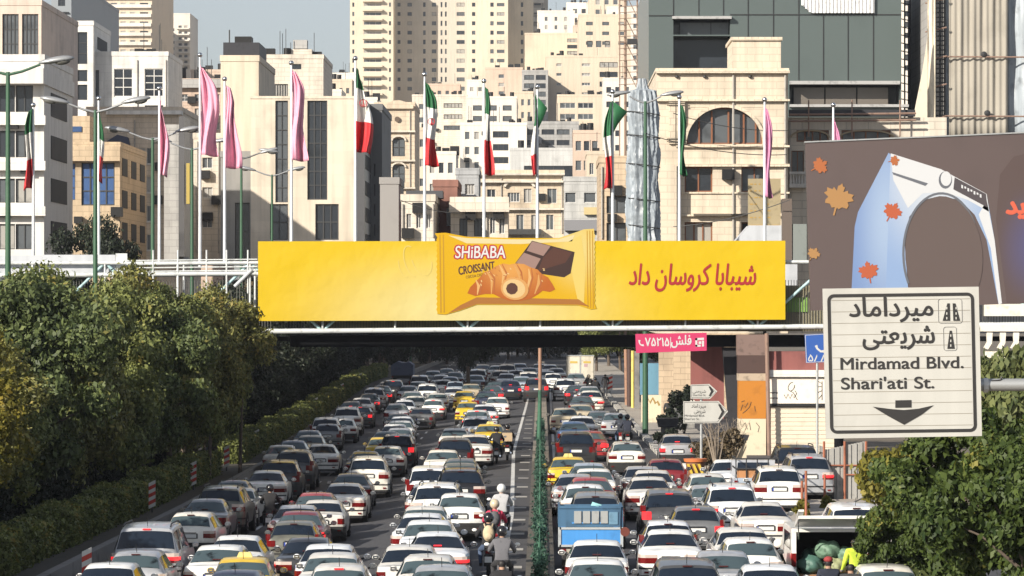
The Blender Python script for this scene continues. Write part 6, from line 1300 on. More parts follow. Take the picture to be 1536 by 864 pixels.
art('machine_print', [(1336, 230), (1412, 254), (1480, 292), (1492, 360), (1503, 455), (1498, 457), (1480, 360), (1462, 322), (1440, 300), (1410, 294), (1385, 300), (1364, 325), (1357, 365), (1362, 430), (1368, 458), (1328, 462)], YW - .014, L1, bp)
art('machine_print', [(1336, 230), (1412, 254), (1480, 291), (1484, 318), (1452, 300), (1416, 288), (1384, 290), (1362, 312), (1340, 270)], YW - .017, L2, bp, .003)
art('machine_print', [(1480, 300), (1492, 360), (1503, 455), (1498, 457), (1486, 372), (1468, 322)], YW - .017, L2, bp, .003)
art('door_ring_print', band(ell(1412, 380, 57, 90, 26, 150, 330), 3.4), YW - .019, L4, bp, .003)
art('door_print', ell(1416, 384, 58, 90, 40, rot=-4), YW - .024, bk, bp, .003)
art('drawer_print', [(1338, 258), (1392, 275), (1388, 279), (1340, 262)], YW - .021, L4, bp, .003)
art('panel_print', [(1432, 266), (1479, 291), (1481, 311), (1430, 284)], YW - .021, mat('print_dark', srgb(92, 84, 88), .5), bp, .003)
art('dial_print', ell(1418, 270, 10, 13, 20), YW - .023, L4, bp, .003); art('dial_print', ell(1419, 268, 8, 11, 20), YW - .026, L2, bp, .002)
g = MB()
for k in range(7): px = 1442 + k * 4.6; g.prism([P(a, b, YW - .024) for a, b in ((px, 277 + k * 2.3), (px + 2.6, 278 + k * 2.3), (px + 2.6, 283 + k * 2.3 - (k % 2) * 2), (px, 282 + k * 2.3 - (k % 2) * 2))], (0, .002, 0))
g.build('display_print', L2, bp)
og = [mat('print_orange', srgb(206, 118, 62), .55), mat('print_amber', srgb(202, 152, 92), .55), mat('print_rust', srgb(212, 104, 62), .55)]
maple = [(0, -1), (.1, -.82), (.22, -.8), (.2, -.5), (.46, -.66), (.5, -.5), (.86, -.5), (.78, -.3), (.94, -.14), (.6, .02), (.72, .2), (.66, .42), (.36, .4), (.2, .56), (.06, .5), (.05, 1), (-.05, 1), (-.06, .5), (-.24, .58), (-.4, .38), (-.7, .4), (-.72, .2), (-.6, .0), (-.92, -.18), (-.76, -.32), (-.82, -.54), (-.48, -.5), (-.42, -.66), (-.2, -.48), (-.2, -.8), (-.1, -.84)]
for k, (cx, cy, s, rot, m) in enumerate(((1257, 299, 25, 15, 1), (1229, 249, 14, 60, 0), (1338, 318, 16, 30, 2), (1303, 408, 17, -10, 2), (1341, 241, 9, 80, 0), (1220, 381, 11, 30, 1))):
    c, s_ = math.cos(R(rot)), math.sin(R(rot)); art('leaf_print', [(cx + s * (a * c - b * s_), cy + s * (a * s_ + b * c)) for a, b in maple], YW - .029 - k * .0005, og[m], bp, .002)
art('glow_print', [(1494, 330), (1500, 262), (1520, 235), (1560, 225), (1600, 225), (1600, 452), (1510, 454)], YW - .01, printed('print_violet', srgb(108, 92, 90), srgb(104, 100, 140), pxX(1545, YW), pyZ(370, YW), (S(56, YW), S(100, YW))), bp, .004)
px_text('billboard_lettering', fa(0xFBFE, 0xFEAA), mat('coral_ink', srgb(250, 116, 84), .5), 1524, 320, 27, 36, YW - .03, bp, bold=.05)
# direction signs on a post
YD2 = 160
ds = site('direction_sign', (pxX(1052, YD2), YD2, gz(7, YD2)), 'pair of white arrow shaped direction signs on a grey post', 'direction sign')
MB().tube([(pxX(1052, YD2), YD2 + .12, gz(7, YD2) - .1), (pxX(1052, YD2), YD2 + .12, pyZ(577, YD2))], .06, 10).build('post', galv, ds, smooth=R(50))
for q, inner, ch_ in (([(1036, 577), (1064, 576), (1076, 587), (1065, 598.5), (1036, 598)], None, (1067, 587, 7)), ([(1025, 602), (1078, 601.5), (1092, 617), (1078, 634.5), (1025, 635)], None, (1081, 617.5, 11))):
    b_ = MB().prism([P(a, b, YD2) for a, b in q], (0, .05, 0)).build('sign_board', sg_m, ds); g = MB(); outline([(a + (1.2 if a < 1050 else -1.8), b + (1.2 if b < (588 if q[0][1] < 600 else 617) else -1.2)) for a, b in q], .7, YD2 - .007, g, .006)
    cx, cy, s = ch_; g.prism([P(a, b, YD2 - .007) for a, b in ((cx - 4, cy - s), (cx - 1, cy - s), (cx + s * .55, cy), (cx - 1, cy + s), (cx - 4, cy + s), (cx + s * .55 - 4.5, cy))], (0, .006, 0)); g.build('border', sg_b, b_)
t2 = lambda s, cx, base, wd, size, p: text_mesh('lettering', s, sg_b, S(size, YD2), p, facing(pxX(cx, YD2), YD2 - .008, pyZ(base, YD2)), fit=S(wd, YD2), d=.001)
kids = [o for o in ds.children if o.name.startswith('sign_board')]
t2(fa(0xFEE3, 0xFBFF, 0xFEAE, 0xFEA9, 0xFE8D, 0xFEE3, 0xFE8E, 0xFEA9), 1048, 611.5, 22, 8, kids[-1]); t2(fa(0xFEB7, 0xFEAE, 0xFBFE, 0xFECC, 0xFE98, 0xFBFD), 1049.5, 619.5, 17, 8, kids[-1]); t2('Mirdamad Blvd.', 1042, 625, 30, 4.6, kids[-1]); t2("Shari'ati St.", 1038, 630, 22, 4.6, kids[-1])
t2(fa(0xFEB7, 0xFEAE, 0xFBFE, 0xFECC, 0xFE98, 0xFBFD), 1049, 589, 20, 6, kids[0]); t2("Shari'ati St.", 1049, 594, 20, 4.2, kids[0])
YU = 172
bs = MB().prism([P(1207, 502, YU), P(1243, 500, YU), P(1243, 543, YU), P(1209, 544.5, YU)], (0, .06, 0)).build('blue_sign', mat('blue_sign_face', srgb(58, 112, 208), .5)); tag(bs, 'blue advertising sign with white numerals half hidden by the big road sign', 'sign')
g = MB(); outline([(1207.5, 502.5), (1243, 500.5), (1243, 542.5), (1209.5, 544)], 1, YU - .006, g, .005); g.prism([P(a, b, YU - .006) for a, b in band([(1224, 518), (1226, 523), (1231, 527), (1238, 527)], [4, 3, 3, 4])], (0, .005, 0)); g.build('emblem', wi, bs)
px_text('sign_lettering', '\u06f5\u06f8\u06f8', wi, 1226, 542, 28, 15, YU - .006, bs, bold=.015); MB().tube([(pxX(1226, YU), YU + .1, 0), (pxX(1226, YU), YU + .1, pyZ(505, YU))], .06, 8).build('post', galv, bs)
# green covered posts and fence of the median
gm = mat('median_green', (.03, .10, .06), .7, var=.35, scale=3)
fz = site('median_fence', (0, 100, .4), 'green painted mesh fence running along the stone median', 'fence')
for a in range(96, 176, 8):
    MB().tube([(-.05, a, gz(0, a)), (-.05, a, gz(0, a) + 1.25)], .035, 6).build('fence_post', gm, fz)
g = MB()
ys = fr(96, 168, 4)
for a, b in zip(ys, ys[1:]):
    for h in (.5, .8, 1.1): g.tube([(-.05, a, gz(0, a) + h), (-.05, b, gz(0, b) + h)], .02, 5)
    for k in range(14): y = a + (b - a) * k / 14; g.box((-.05, y, gz(0, y) + .8), (.02, .02, .7))
g.build('fence_mesh', gm, fz)
pl = site('median_post', (pxX(810, 170), 170, .4), 'tall thin rusty post with green lower half standing in the median', 'post')
MB().tube([P(810, 522, 178), P(810, 585, 178)], .085, 8).build('upper_pole', mat('post_rust', (.26, .15, .10), .8, var=.3), pl, smooth=R(50)); MB().tube([P(810, 585, 178), P(808, 690, 178)], [.085, .13], 8).build('lower_pole', gm, pl, smooth=R(50))
net = leaf_mat('leaf_green_net', (.016, .042, .032), (.05, .115, .08), (.08, .15, .09), .2)
for i, y in enumerate(fr(96, 208, 8)[:-1]):                   # green net and creeper that cover the fence, one length per bay
    o = bpy.data.objects.new('creeper', hedge_mesh(random.uniform(5, 8.3), .1, random.uniform(.45, .85), 1300, .045, net)); COL.objects.link(o); o.location = (-.05, y, gz(0, y) + .22)
    tag(o, f'green creeper over the median fence, {ordinal(i)} length from the camera', 'climbing plant', 'green cover on the median fence')
# posts near the far pavement
o = MB().tube([P(938.5, 524, 262), P(940, 612, 262)], .13, 8).build('brown_post', mat('post_rust', (0, 0, 0)), smooth=R(50)); tag(o, 'brown steel post under the bridge beside the striped pole', 'post')
o = MB().tube([P(944, 524, 258), P(944, 612, 258)], .17, 8).build('dark_post', mat('dark_brown_panel', (0, 0, 0)), smooth=R(50)); tag(o, 'dark brown post right behind the far pavement kerb', 'post')
o = MB().tube([P(949, 526, 255), P(949, 575, 255), P(949, 576, 255), P(949, 612, 255)], .11, 8).build('yellow_banded_post', mat('yellow_post', (.5, .42, .12), .7, var=.3), smooth=R(50)); tag(o, 'yellowish post left of the blue hoarding', 'post')
o = MB().span((pxX(952, 252), 252, pyZ(618, 252)), (pxX(959, 252), 252.8, pyZ(527, 252))).build('grey_pier', dark_concrete); tag(o, 'grey concrete pier at the edge of the blue hoarding', 'pier')
# booth, bollards, bin by the right pavement
YBo = 138
bo = site('sheet_booth', (pxX(1268, YBo), YBo, gz(11, YBo)), 'grey sheet metal booth with rusty frame below the road sign', 'booth')
g = MB()
for k in range(14): px = 1238 + k * 4.3; g.span((pxX(px, YBo), YBo + .05 * (k % 2), pyZ(752, YBo)), (pxX(px + 4.2, YBo), YBo + .05 * (k % 2) + .04, pyZ(674 - k * .9, YBo)))
g.build('sheet_wall', mat('booth_sheet', (.27, .265, .25), .6, var=.25, streak=.25), bo); MB().span((pxX(1236, YBo), YBo + .1, pyZ(752, YBo)), (pxX(1238, YBo), YBo + 2.4, pyZ(672, YBo))).build('side_wall', mat('booth_sheet', (0, 0, 0)), bo)
for px in (1236, 1267, 1299): MB().tube([P(px, 662, YBo - .06), P(px, 755, YBo - .06)], .05, 6).build('frame_post', mat('rust_red', (.25, .09, .05), .8, var=.3), bo)
for y in (698, 712): MB().tube([P(1236 if y < 700 else 1267, y, YBo - .06), P(1299, y, YBo - .06)], .03, 6).build('frame_bar', mat('rust_red', (0, 0, 0)), bo)
rl = site('railing', (pxX(1305, 136), 136, gz(12, 136)), 'short grey bar railing right of the sheet metal booth', 'railing')
for k in range(5): MB().tube([P(1300 + k * 4, 716 - k, 136), P(1300 + k * 4, 756 - k, 136)], .03, 6).build('bar', galv, rl)
MB().tube([P(1262, 762, 134), P(1320, 735, 134)], .03, 6).build('hand_bar', frame_d, rl)
for i, (px, Y, h, lab) in enumerate(((1203, 128, 1.3, 'rusty upright stake on the right pavement, left of a pair'), (1209, 127, 1.7, 'taller rusty stake on the right pavement beside the open van'), (1237, 133, 1.3, 'rust coloured stake at the corner of the sheet metal booth'))):
    x = pxX(px, Y); o = MB().tube([(x, Y, gz(x, Y) - .1), (x, Y, gz(x, Y) + h)], .045, 8).build('stake', mat('rust_red', (0, 0, 0)), smooth=R(50)); tag(o, lab, 'stake')
shrub(1206, 127.5, .5, .7, 500, leaf_y, 'tuft of yellow weeds at the foot of the rusty stakes', 'weed_tuft'); shrub(1240, 132, .7, .45, 500, leaf_y, 'yellow weeds at the foot of the booth corner stake', 'weed_tuft')
bi = site('waste_bin', (pxX(1040, 152), 152, gz(6.4, 152)), 'orange rimmed dark bin with yellow slanting bands beside the sign post', 'bin')
MB().tube([P(1043, 716, 152), P(1043, 690, 152)], [.34, .42], 14).build('drum', mat('bin_brown', (.16, .07, .035), .7, var=.3), bi, smooth=R(40)); MB().tube([P(1043, 692.5, 152), P(1043, 688, 152)], [.47, .5], 14).build('rim', mat('bin_orange', (.55, .16, .05), .6), bi, smooth=R(40))
for k in range(3): MB().prism([P(1030 + k * 8, 696, 151.54), P(1034 + k * 8, 696, 151.54), P(1041 + k * 8, 713, 151.54), P(1037 + k * 8, 713, 151.54)], (0, .06, 0)).build('band', mat('bin_yellow', (.5, .35, .03), .6), bi)
aw = MB().prism([P(1092, 651, 172), P(1124, 653, 172), P(1121, 661, 172), P(1093, 660, 172)], (0, .8, 0)).build('kiosk_roof', mat('black_sheet', (0, 0, 0))); tag(aw, 'dark kiosk roof at the foot of the cream painted column', 'kiosk'); MB().span((pxX(1097, 172), 172.2, .3), (pxX(1120, 172), 172.7, pyZ(661, 172))).build('counter', mat('cream_plaster', (0, 0, 0)), aw)
aw = MB().prism([P(985, 628, 196), P(1018, 627, 196), P(1016, 640, 196), P(988, 641, 196)], (0, 1.0, 0)).build('kiosk_roof', mat('black_sheet', (0, 0, 0))); tag(aw, 'dark kiosk canopy on the far pavement behind the silver parked car', 'kiosk'); MB().span((pxX(992, 196), 196.2, .4), (pxX(1012, 196), 196.8, pyZ(641, 196))).build('counter', dark_concrete, aw)
# ------------------------------------------------------------------ trucks, van, motorcycles, people
def wheel(parent, x, y, z, r=.36, w_=.2):
    mb = MB(); mb.tube([(x - w_ / 2, y, z), (x - w_ / 2, y, z), (x + w_ / 2, y, z), (x + w_ / 2, y, z)], [r * .7, r, r, r * .7], 20, 0); mb.tube([(x - w_ / 2 - .005, y, z), (x + w_ / 2 + .005, y, z)], r * .58, 14, 1)
    return mb.build('wheel', [rubber, rim], parent, smooth=R(40))
def truck_base(name, loc, label, group=None): return empty(name, loc, label, 'truck', group)
blue_b = mat('truck_blue_bright', (.05, .22, .52), .45, var=.15, streak=.2); blue_d = mat('truck_blue_board', (.035, .095, .17), .6, var=.35, scale=2, streak=.3); greyr = mat('grey_ribs', (.24, .25, .25), .6, var=.3, scale=3); dirt = mat('dusty_bumper', (.30, .27, .22), .8, var=.3)
x, y = pxX(886, 101.5), 101.5
t = truck_base('pickup_truck', (x, y, gz(x, y)), 'old blue pickup truck with high blue stake boards and grey ribbed tail panel')
g = MB(); g.span((-.82, 0, .82), (.82, .05, 1.24)); g.build('tailgate', blue_b, t)
g = MB(); g.span((-.86, -.03, 1.24), (.86, .06, 1.30)); g.span((-.86, -.03, .76), (.86, .06, .82)); g.span((-.9, -.03, .76), (-.82, .06, 1.3)); g.span((.82, -.03, .76), (.9, .06, 1.3)); g.build('gate_frame', mat('truck_grey_edge', (.3, .32, .33), .6, var=.2), t)
g = MB(); g.span((-.88, .02, 1.31), (.82, .07, 1.86)); g.span((-.9, .08, 1.3), (-.84, 2.5, 1.86)); g.span((.84, .08, 1.3), (.9, 2.5, 1.86)); g.span((-.9, 2.5, 1.3), (.9, 2.55, 1.8)); g.build('stake_board', blue_d, t)
g = MB()
for k in range(4): g.box((-.36 + k * .245, 0, 1.58), (.2, .05, .34), 0)
g.span((-.52, .0, 1.4), (.44, .019, 1.44), 1); g.span((.5, -.005, 1.38), (.75, .019, 1.72), 2); g.span((-.88, -.01, 1.82), (.84, .018, 1.9), 3)
g.build('rib_panel', [greyr, blue_b, mat('faded_blue', (.09, .18, .26), .6, var=.3), blue_d], t)
MB().span((-.88, .1, .7), (.88, 2.5, .8)).build('bed_floor', dark_concrete, t); MB().box((0, -.02, .62), (1.72, .12, .16)).build('bumper', dirt, t)
for sx in (-1, 1): MB().box((sx * .78, -.09, .66), (.18, .03, .1)).build('tail_light', lens, t); wheel(t, sx * .68, .85, .35); wheel(t, sx * .68, 3.5, .35)
MB().tube([(.95, -.05, 1.18), (.95, .0, 1.18)], .13, 16).build('round_reflector', mat('brown_disc', (.12, .03, .02), .4), t)
g = MB(); prof = [(2.62, .7), (2.62, 1.05), (2.75, 1.7), (3.5, 1.72), (3.95, 1.1), (4.7, .98), (4.75, .5), (2.62, .5)]; g.prism([(-.82, a, b) for a, b in prof], (1.64, 0, 0)); g.build('cab', blue_b, t)
MB().prism([(-.68, 2.60, 1.12), (.68, 2.60, 1.12), (.6, 2.71, 1.62), (-.6, 2.71, 1.62)], (0, .02, 0)).build('rear_window', glass, t)
tp = MB().prism([(.0, .0, 1.87), (.22, -.02, 1.88), (.3, .05, 1.9), (.05, .1, 1.98)], (0, .02, .02)).build('cloth_scrap', mat('turquoise_cloth', (.25, .5, .52), .8), t)
# box truck far up the right carriageway
x, y = pxX(870.5, 303), 303
t = truck_base('box_truck', (x, y, gz(x, y)), 'cream box truck seen from behind far up the sunlit road')
crm = mat('truck_cream', wall_colour((232, 222, 198), .66), .6, var=.15, streak=.2)
MB().span((-1.13, 0, .95), (1.13, 4.2, 2.85)).build('box_body', crm, t); MB().span((-1.0, 4.3, .7), (1.0, 5.8, 2.1)).build('cab', PAINT['white'], t)
for sx in (-1, 1): MB().span((sx * .06, -.05, 1.0), (sx * 1.06, -.003, 2.78)).build('rear_door', crm, t); MB().span((sx * .25, -.065, 2.25), (sx * .85, -.052, 2.42)).build('yellow_label', mat('label_yellow', (.5, .36, .08), .6), t); wheel(t, sx * .85, 1.0, .42); wheel(t, sx * .85, 4.8, .42); MB().box((sx * .95, -.03, .85), (.2, .06, .1)).build('tail_light', lens, t)
g = MB(); g.span((-.05, -.07, 1.0), (.05, -.004, 2.8)); g.span((-1.15, -.06, .88), (1.15, .1, .95)); g.span((-1.15, -.06, 2.85), (1.15, .1, 2.92)); g.build('door_frame', mat('truck_grey_edge', (0, 0, 0)), t)
MB().span((.3, -.065, 1.95), (.6, -.052, 2.2)).build('label', mat('label_pink', (.42, .28, .3), .6), t)
# small stake-bed pickup in the side lane
x, y = pxX(1136, 134), 134
t = truck_base('pickup_truck', (x, y, gz(x, y)), 'small silver pickup with black rack and orange cargo in the side lane')
MB().span((-.72, 0, .75), (.72, .06, 1.12)).build('tailgate', PAINT['pale blue'], t); MB().span((-.8, .07, .7), (.8, 2.3, .78)).build('bed_floor', dark_concrete, t); MB().box((0, -.06, .56), (1.6, .12, .2)).build('bumper', PAINT['white'], t)
for sx in (-1, 1): MB().span((sx * .8, .0, .62), (sx * .74, 2.3, 1.12)).build('bed_side', PAINT['pale blue'], t); MB().box((sx * .78, -.02, .9), (.12, .05, .26)).build('tail_light', lens, t); wheel(t, sx * .62, .8, .34); wheel(t, sx * .62, 3.2, .34)
MB().span((-.68, .08, .8), (.6, 1.2, 1.42)).build('cargo', mat('orange_cargo', (.36, .17, .07), .8, var=.2), t)
g = MB()
for xx in (-.78, -.4, 0, .4, .78): g.tube([(xx, .02, 1.1), (xx, .02, 1.82)], .025, 6)
for zz in (1.45, 1.82): g.tube([(-.78, .02, zz), (.78, .02, zz)], .03, 6); g.tube([(-.78, .02, zz), (-.78, 2.3, zz)], .03, 6); g.tube([(.78, .02, zz), (.78, 2.3, zz)], .03, 6)
g.build('rack', blk, t)
MB().prism([(-.8, a, b) for a, b in [(2.4, .6), (2.4, 1.1), (2.5, 1.66), (3.2, 1.68), (3.6, 1.1), (4.3, .95), (4.3, .5), (2.4, .5)]], (1.6, 0, 0)).build('cab', PAINT['silver'], t); MB().prism([(-.64, 2.38, 1.14), (.64, 2.38, 1.14), (.58, 2.475, 1.58), (-.58, 2.475, 1.58)], (0, .02, 0)).build('rear_window', glass, t)
# tarp-covered truck
x, y = pxX(603, 330), 330
t = truck_base('covered_truck', (x, y, gz(x, y)), 'small truck under a blue grey tarp in the far shaded lanes')
MB().prism([(-1, 0, .8), (1, 0, .8), (1, 0, 1.75), (.6, 0, 2.0), (.1, 0, 1.9), (-.4, 0, 2.05), (-1, 0, 1.7)], (0, 4, 0)).build('tarp', mat('tarp_blue_grey', (.07, .085, .13), .75, var=.35, scale=2), t); MB().span((-.95, -.02, .5), (.95, 5, .79)).build('chassis', trim, t)
for sx in (-1, 1): wheel(t, sx * .75, .9, .4); wheel(t, sx * .75, 4.2, .4); MB().box((sx * .85, -.04, .66), (.18, .05, .1)).build('tail_light', lens, t)
# white van with its tailgate up
x, y = pxX(1245, 94), 94
vw = mat('van_white', (.66, .65, .61), .4, var=.15, streak=.2, coat=.4)
van = truck_base('delivery_van', (x, y, gz(x, y)), 'white van with its rear door raised and green bags piled inside'); van['category'] = 'van'
hw = .98
g = MB()
for sx in (-1, 1): g.prism([(sx * (hw - .13), 0, .45), (sx * hw, .06, .45), (sx * hw, 4.6, .45), (sx * hw, 4.6, 1.0), (sx * hw, 3.8, 1.05)][:3] + [(sx * hw, 4.6, .9), (sx * (hw - .1), 4.6, .9), (sx * (hw - .13), .1, .45)], (0, 0, .02))
for sx in (-1, 1):
    q = [(.0, .42), (4.7, .42), (4.7, 1.05), (3.9, 1.12), (3.2, 1.68), (.1, 1.72)]
    g.prism([(sx * hw, a, b) for a, b in q], (-sx * .12, 0, 0))
g.span((-hw + .02, .08, 1.63), (hw - .02, 3.3, 1.715)); g.span((-hw + .12, .05, .42), (hw - .12, 4.7, .5)); g.prism([(-hw + .12, a, b) for a, b in [(3.25, .5), (3.25, 1.6), (3.9, 1.1), (4.7, 1.03), (4.7, .5)]], (2 * hw - .24, 0, 0))
g.build('body', vw, van)
MB().span((-hw + .13, .06, .5), (hw - .13, 3.2, .53)).build('load_floor', mat('ply_brown', (.22, .12, .06), .8, var=.3), van); MB().span((-hw + .13, 3.18, .53), (hw - .13, 3.22, 1.62)).build('bulkhead', trim, van)
for sx in (-1, 1): MB().span((sx * (hw - .125), .3, .54), (sx * (hw - .135), 3.1, 1.6)).build('inner_lining', trim, van); MB().prism([(sx * (hw - .11), -.03, .75), (sx * (hw + .012), -.01, .75), (sx * (hw + .012), .12, .75), (sx * (hw - .11), .02, .75)], (0, 0, .34)).build('tail_light', lens, van); wheel(van, sx * (hw - .1), .9, .34); wheel(van, sx * (hw - .1), 3.9, .34)
for sx in (-1, 1): MB().prism([(sx * (hw + .006), a, b) for a, b in ((.5, 1.15), (2.8, 1.15), (2.75, 1.56), (.6, 1.58))], (sx * .006, 0, 0)).build('side_window', glass, van)
g = MB(); g.prism([(-.9, .12, 1.76), (.9, .12, 1.76), (.86, -.75, 2.02), (-.86, -.75, 2.02)], (0, 0, .08)); g.prism([(-.9, .05, 1.79), (-.75, .05, 1.79), (-.72, -.72, 2.2), (-.86, -.72, 2.2)], (0, .05, .05)); g.build('tailgate', vw, van); MB().prism([(-.6, .0, 1.895), (.6, .0, 1.895), (.56, -.55, 2.06), (-.56, -.55, 2.06)], (0, 0, .01)).build('tailgate_window', glass2, van)
for sx in (-1, 1): MB().tube([(sx * .8, .1, 1.45), (sx * .84, -.4, 1.92)], .015, 6).build('gas_strut', chrome, van); 
MB().ball((-hw - .16, 3.0, 1.15), (.12, .06, .12), 0).build('wing_mirror', vw, van, smooth=4); MB().box((0, -.05, .42), (1.9, .14, .16)).build('bumper', trim, van)
bagm = [mat('bag_green', (.10, .17, .12), .55, var=.5, scale=7, bump=.6), mat('bag_teal', (.05, .11, .09), .55, var=.5, scale=7, bump=.6), mat('bag_olive', (.24, .26, .14), .6, var=.4, scale=7, bump=.6)]
for i, (bx, by, bz, s, k, lab) in enumerate(((-.45, .5, .72, .30, 1, 'dark green plastic bag at the left front of the van floor'), (.18, .4, .70, .25, 2, 'yellowish plastic bag at the front of the van floor'), (.0, .75, 1.08, .30, 0, 'pale green plastic bag on top of the pile in the van'), (.55, .7, .95, .28, 0, 'green plastic bag at the right of the pile beside the worker'), (-.3, 1.3, .85, .3, 1, 'dark green plastic bag at the back left of the van'), (.3, 1.3, .8, .3, 1, 'dark green plastic bag at the back right of the van'))):
    ph = random.uniform(0, 6)
    o = MB().ball((0, 0, 0), (s * 1.15, s, s * .8), 0, 20, 12, lambda p: Vector((p.x, p.y, p.z * (1.25 if p.z > 0 else .8))) * (1 + .16 * math.sin(p.x * 16 + ph) * math.sin(p.z * 13 + ph) + .10 * math.sin(p.y * 21 + p.z * 12 + p.x * 15))).build('rubbish_bag', bagm[k], smooth=4); o.location = Vector((x, y, gz(x, y))) + Vector((bx, by, bz)); tag(o, lab, 'bag', 'green bags in the van')
# ---- people
skin = mat('skin', (.36, .22, .15), .6); hair = mat('hair_black', (.012, .01, .01), .6); shoe = mat('shoe_dark', (.03, .028, .026), .7)
cloth_c = {'black': (.012, .012, .014), 'navy': (.016, .02, .035), 'grey': (.10, .10, .11), 'white': (.34, .34, .35), 'red': (.42, .03, .07), 'denim': (.05, .075, .13), 'dark': (.025, .025, .028), 'lilac grey': (.21, .20, .235), 'hi-vis': (.46, .58, .05)}
def cl(n): return mat('cloth_' + n.replace(' ', '_').replace('-', '_'), cloth_c[n], .85, var=.25, scale=9)
def body(name, J, E, mats, cut, seated):
    """one skinned surface; J: joint -> (position, radius)"""
    me = bpy.data.meshes.new(name); keys = list(J); me.from_pydata([J[k][0] for k in keys], [(keys.index(a), keys.index(b)) for a, b in E], [])
    o = bpy.data.objects.new(name, me); COL.objects.link(o); sm = o.modifiers.new('skin', 'SKIN'); sv = me.skin_vertices[0].data
    for i, k in enumerate(keys): r = J[k][1]; sv[i].radius = r if isinstance(r, tuple) else (r, r); sv[i].use_root = (k == 'pelvis')
    o.modifiers.new('sub', 'SUBSURF').levels = 2
    dg = bpy.context.evaluated_depsgraph_get(); dg.update(); m2 = bpy.data.meshes.new_from_object(o.evaluated_get(dg)); bpy.data.objects.remove(o)
    bm = bmesh.new(); bm.from_mesh(m2); hd = Vector(J['head'][0])
    for c_, r_ in ((hd + Vector((0, .115, -.01)), .022), (hd + Vector((-.088, .0, .0)), .03), (hd + Vector((.088, 0, 0)), .03)): bmesh.ops.create_icosphere(bm, subdivisions=1, radius=r_, matrix=Matrix.Translation(c_))
    bm.to_mesh(m2); bm.free(); m2.materials.clear()
    for m in mats: m2.materials.append(m)
    for p in m2.polygons: c_ = p.center; p.material_index = cut(c_); p.use_smooth = True
    m2.name = name; return m2
SIT = {'pelvis': ((0, 0, .84), (.17, .14)), 'waist': ((0, .05, 1.0), (.155, .12)), 'chest': ((0, .13, 1.24), (.19, .13)), 'neck': ((0, .17, 1.42), .06), 'chin': ((0, .19, 1.49), .075), 'head': ((0, .19, 1.57), .10), 'crown': ((0, .18, 1.66), .075)}
STAND = {'pelvis': ((0, 0, .95), (.16, .12)), 'waist': ((0, .0, 1.12), (.145, .11)), 'chest': ((0, .01, 1.34), (.19, .12)), 'neck': ((0, .02, 1.49), .058), 'chin': ((0, .03, 1.55), .075), 'head': ((0, .03, 1.63), .10), 'crown': ((0, .02, 1.71), .075)}
EB = [('pelvis', 'waist'), ('waist', 'chest'), ('chest', 'neck'), ('neck', 'chin'), ('chin', 'head'), ('head', 'crown')]
for n_, sx in (('l', -1), ('r', 1)):
    SIT.update({'sh' + n_: ((sx * .20, .14, 1.33), .085), 'el' + n_: ((sx * .33, .30, 1.10), .058), 'wr' + n_: ((sx * .31, .56, 1.04), .042), 'ha' + n_: ((sx * .31, .64, 1.04), .045), 'hp' + n_: ((sx * .11, .04, .80), .11), 'kn' + n_: ((sx * .24, .42, .70), .075), 'an' + n_: ((sx * .22, .22, .33), .05), 'ft' + n_: ((sx * .23, .38, .27), .05)})
    STAND.update({'sh' + n_: ((sx * .20, .01, 1.42), .08), 'el' + n_: ((sx * .27, .05, 1.14), .055), 'wr' + n_: ((sx * .25, .22, .95), .04), 'ha' + n_: ((sx * .24, .30, .92), .045), 'hp' + n_: ((sx * .10, 0, .88), .105), 'kn' + n_: ((sx * .11, .02, .50), .07), 'an' + n_: ((sx * .11, -.02, .09), .048), 'ft' + n_: ((sx * .12, .13, .05), .05)})
    EB += [('chest', 'sh' + n_), ('sh' + n_, 'el' + n_), ('el' + n_, 'wr' + n_), ('wr' + n_, 'ha' + n_), ('pelvis', 'hp' + n_), ('hp' + n_, 'kn' + n_), ('kn' + n_, 'an' + n_), ('an' + n_, 'ft' + n_)]
def cut_sit(c):
    if c.z > 1.44: return 3 if (c.y < .2 or c.z > 1.63) and c.z > 1.5 else 2
    if c.y > .58 and c.z > .95: return 2
    if c.z < .36: return 4
    return 0 if c.z > .86 and not (c.z < .9 and c.y > .2) else 1
def cut_stand(c):
    if c.z > 1.5: return 3 if (c.y < .04 or c.z > 1.7) and c.z > 1.56 else 2
    if c.y > .25 and c.z < 1.0 and c.z > .8: return 2
    if c.z < .1: return 4
    return 0 if c.z > .95 else 1
dm = cl('dark'); SITM = body('person', SIT, EB, [dm, dm, skin, hair, shoe], cut_sit, True); STANDM = body('person', STAND, EB, [dm, dm, skin, hair, shoe], cut_stand, False)
hel = {}
def person(mesh, x, y, z, label, jacket, trousers, helmet=None, sc=1.0, rz=0):
    o = bpy.data.objects.new('person', mesh); COL.objects.link(o); o.location = (x, y, z); o.scale = (sc,) * 3; o.rotation_euler.z = rz
    for i, n_ in ((0, jacket), (1, trousers)): o.material_slots[i].link = 'OBJECT'; o.material_slots[i].material = cl(n_)
    if helmet:
        hd = SIT['head'][0]; h = MB(); h.ball((hd[0], hd[1], hd[2] + .03), (.145, .165, .15), 0, 16, 10); h.box((0, hd[1] + .13, hd[2]), (.2, .08, .09), 1); h.build('helmet', [mat('helmet_' + helmet, {'white': (.66, .66, .64), 'black': (.012, .012, .014), 'beige': (.5, .42, .3), 'red': (.4, .03, .03)}[helmet], .25, coat=.5), glass], o, smooth=R(50))
    return tag(o, label, 'person')
bike_p = [mat('bike_black', (.014, .014, .016), .35, coat=.5), mat('bike_red', (.3, .02, .02), .35, coat=.5), mat('bike_grey', (.2, .21, .22), .35, metal=.4)]
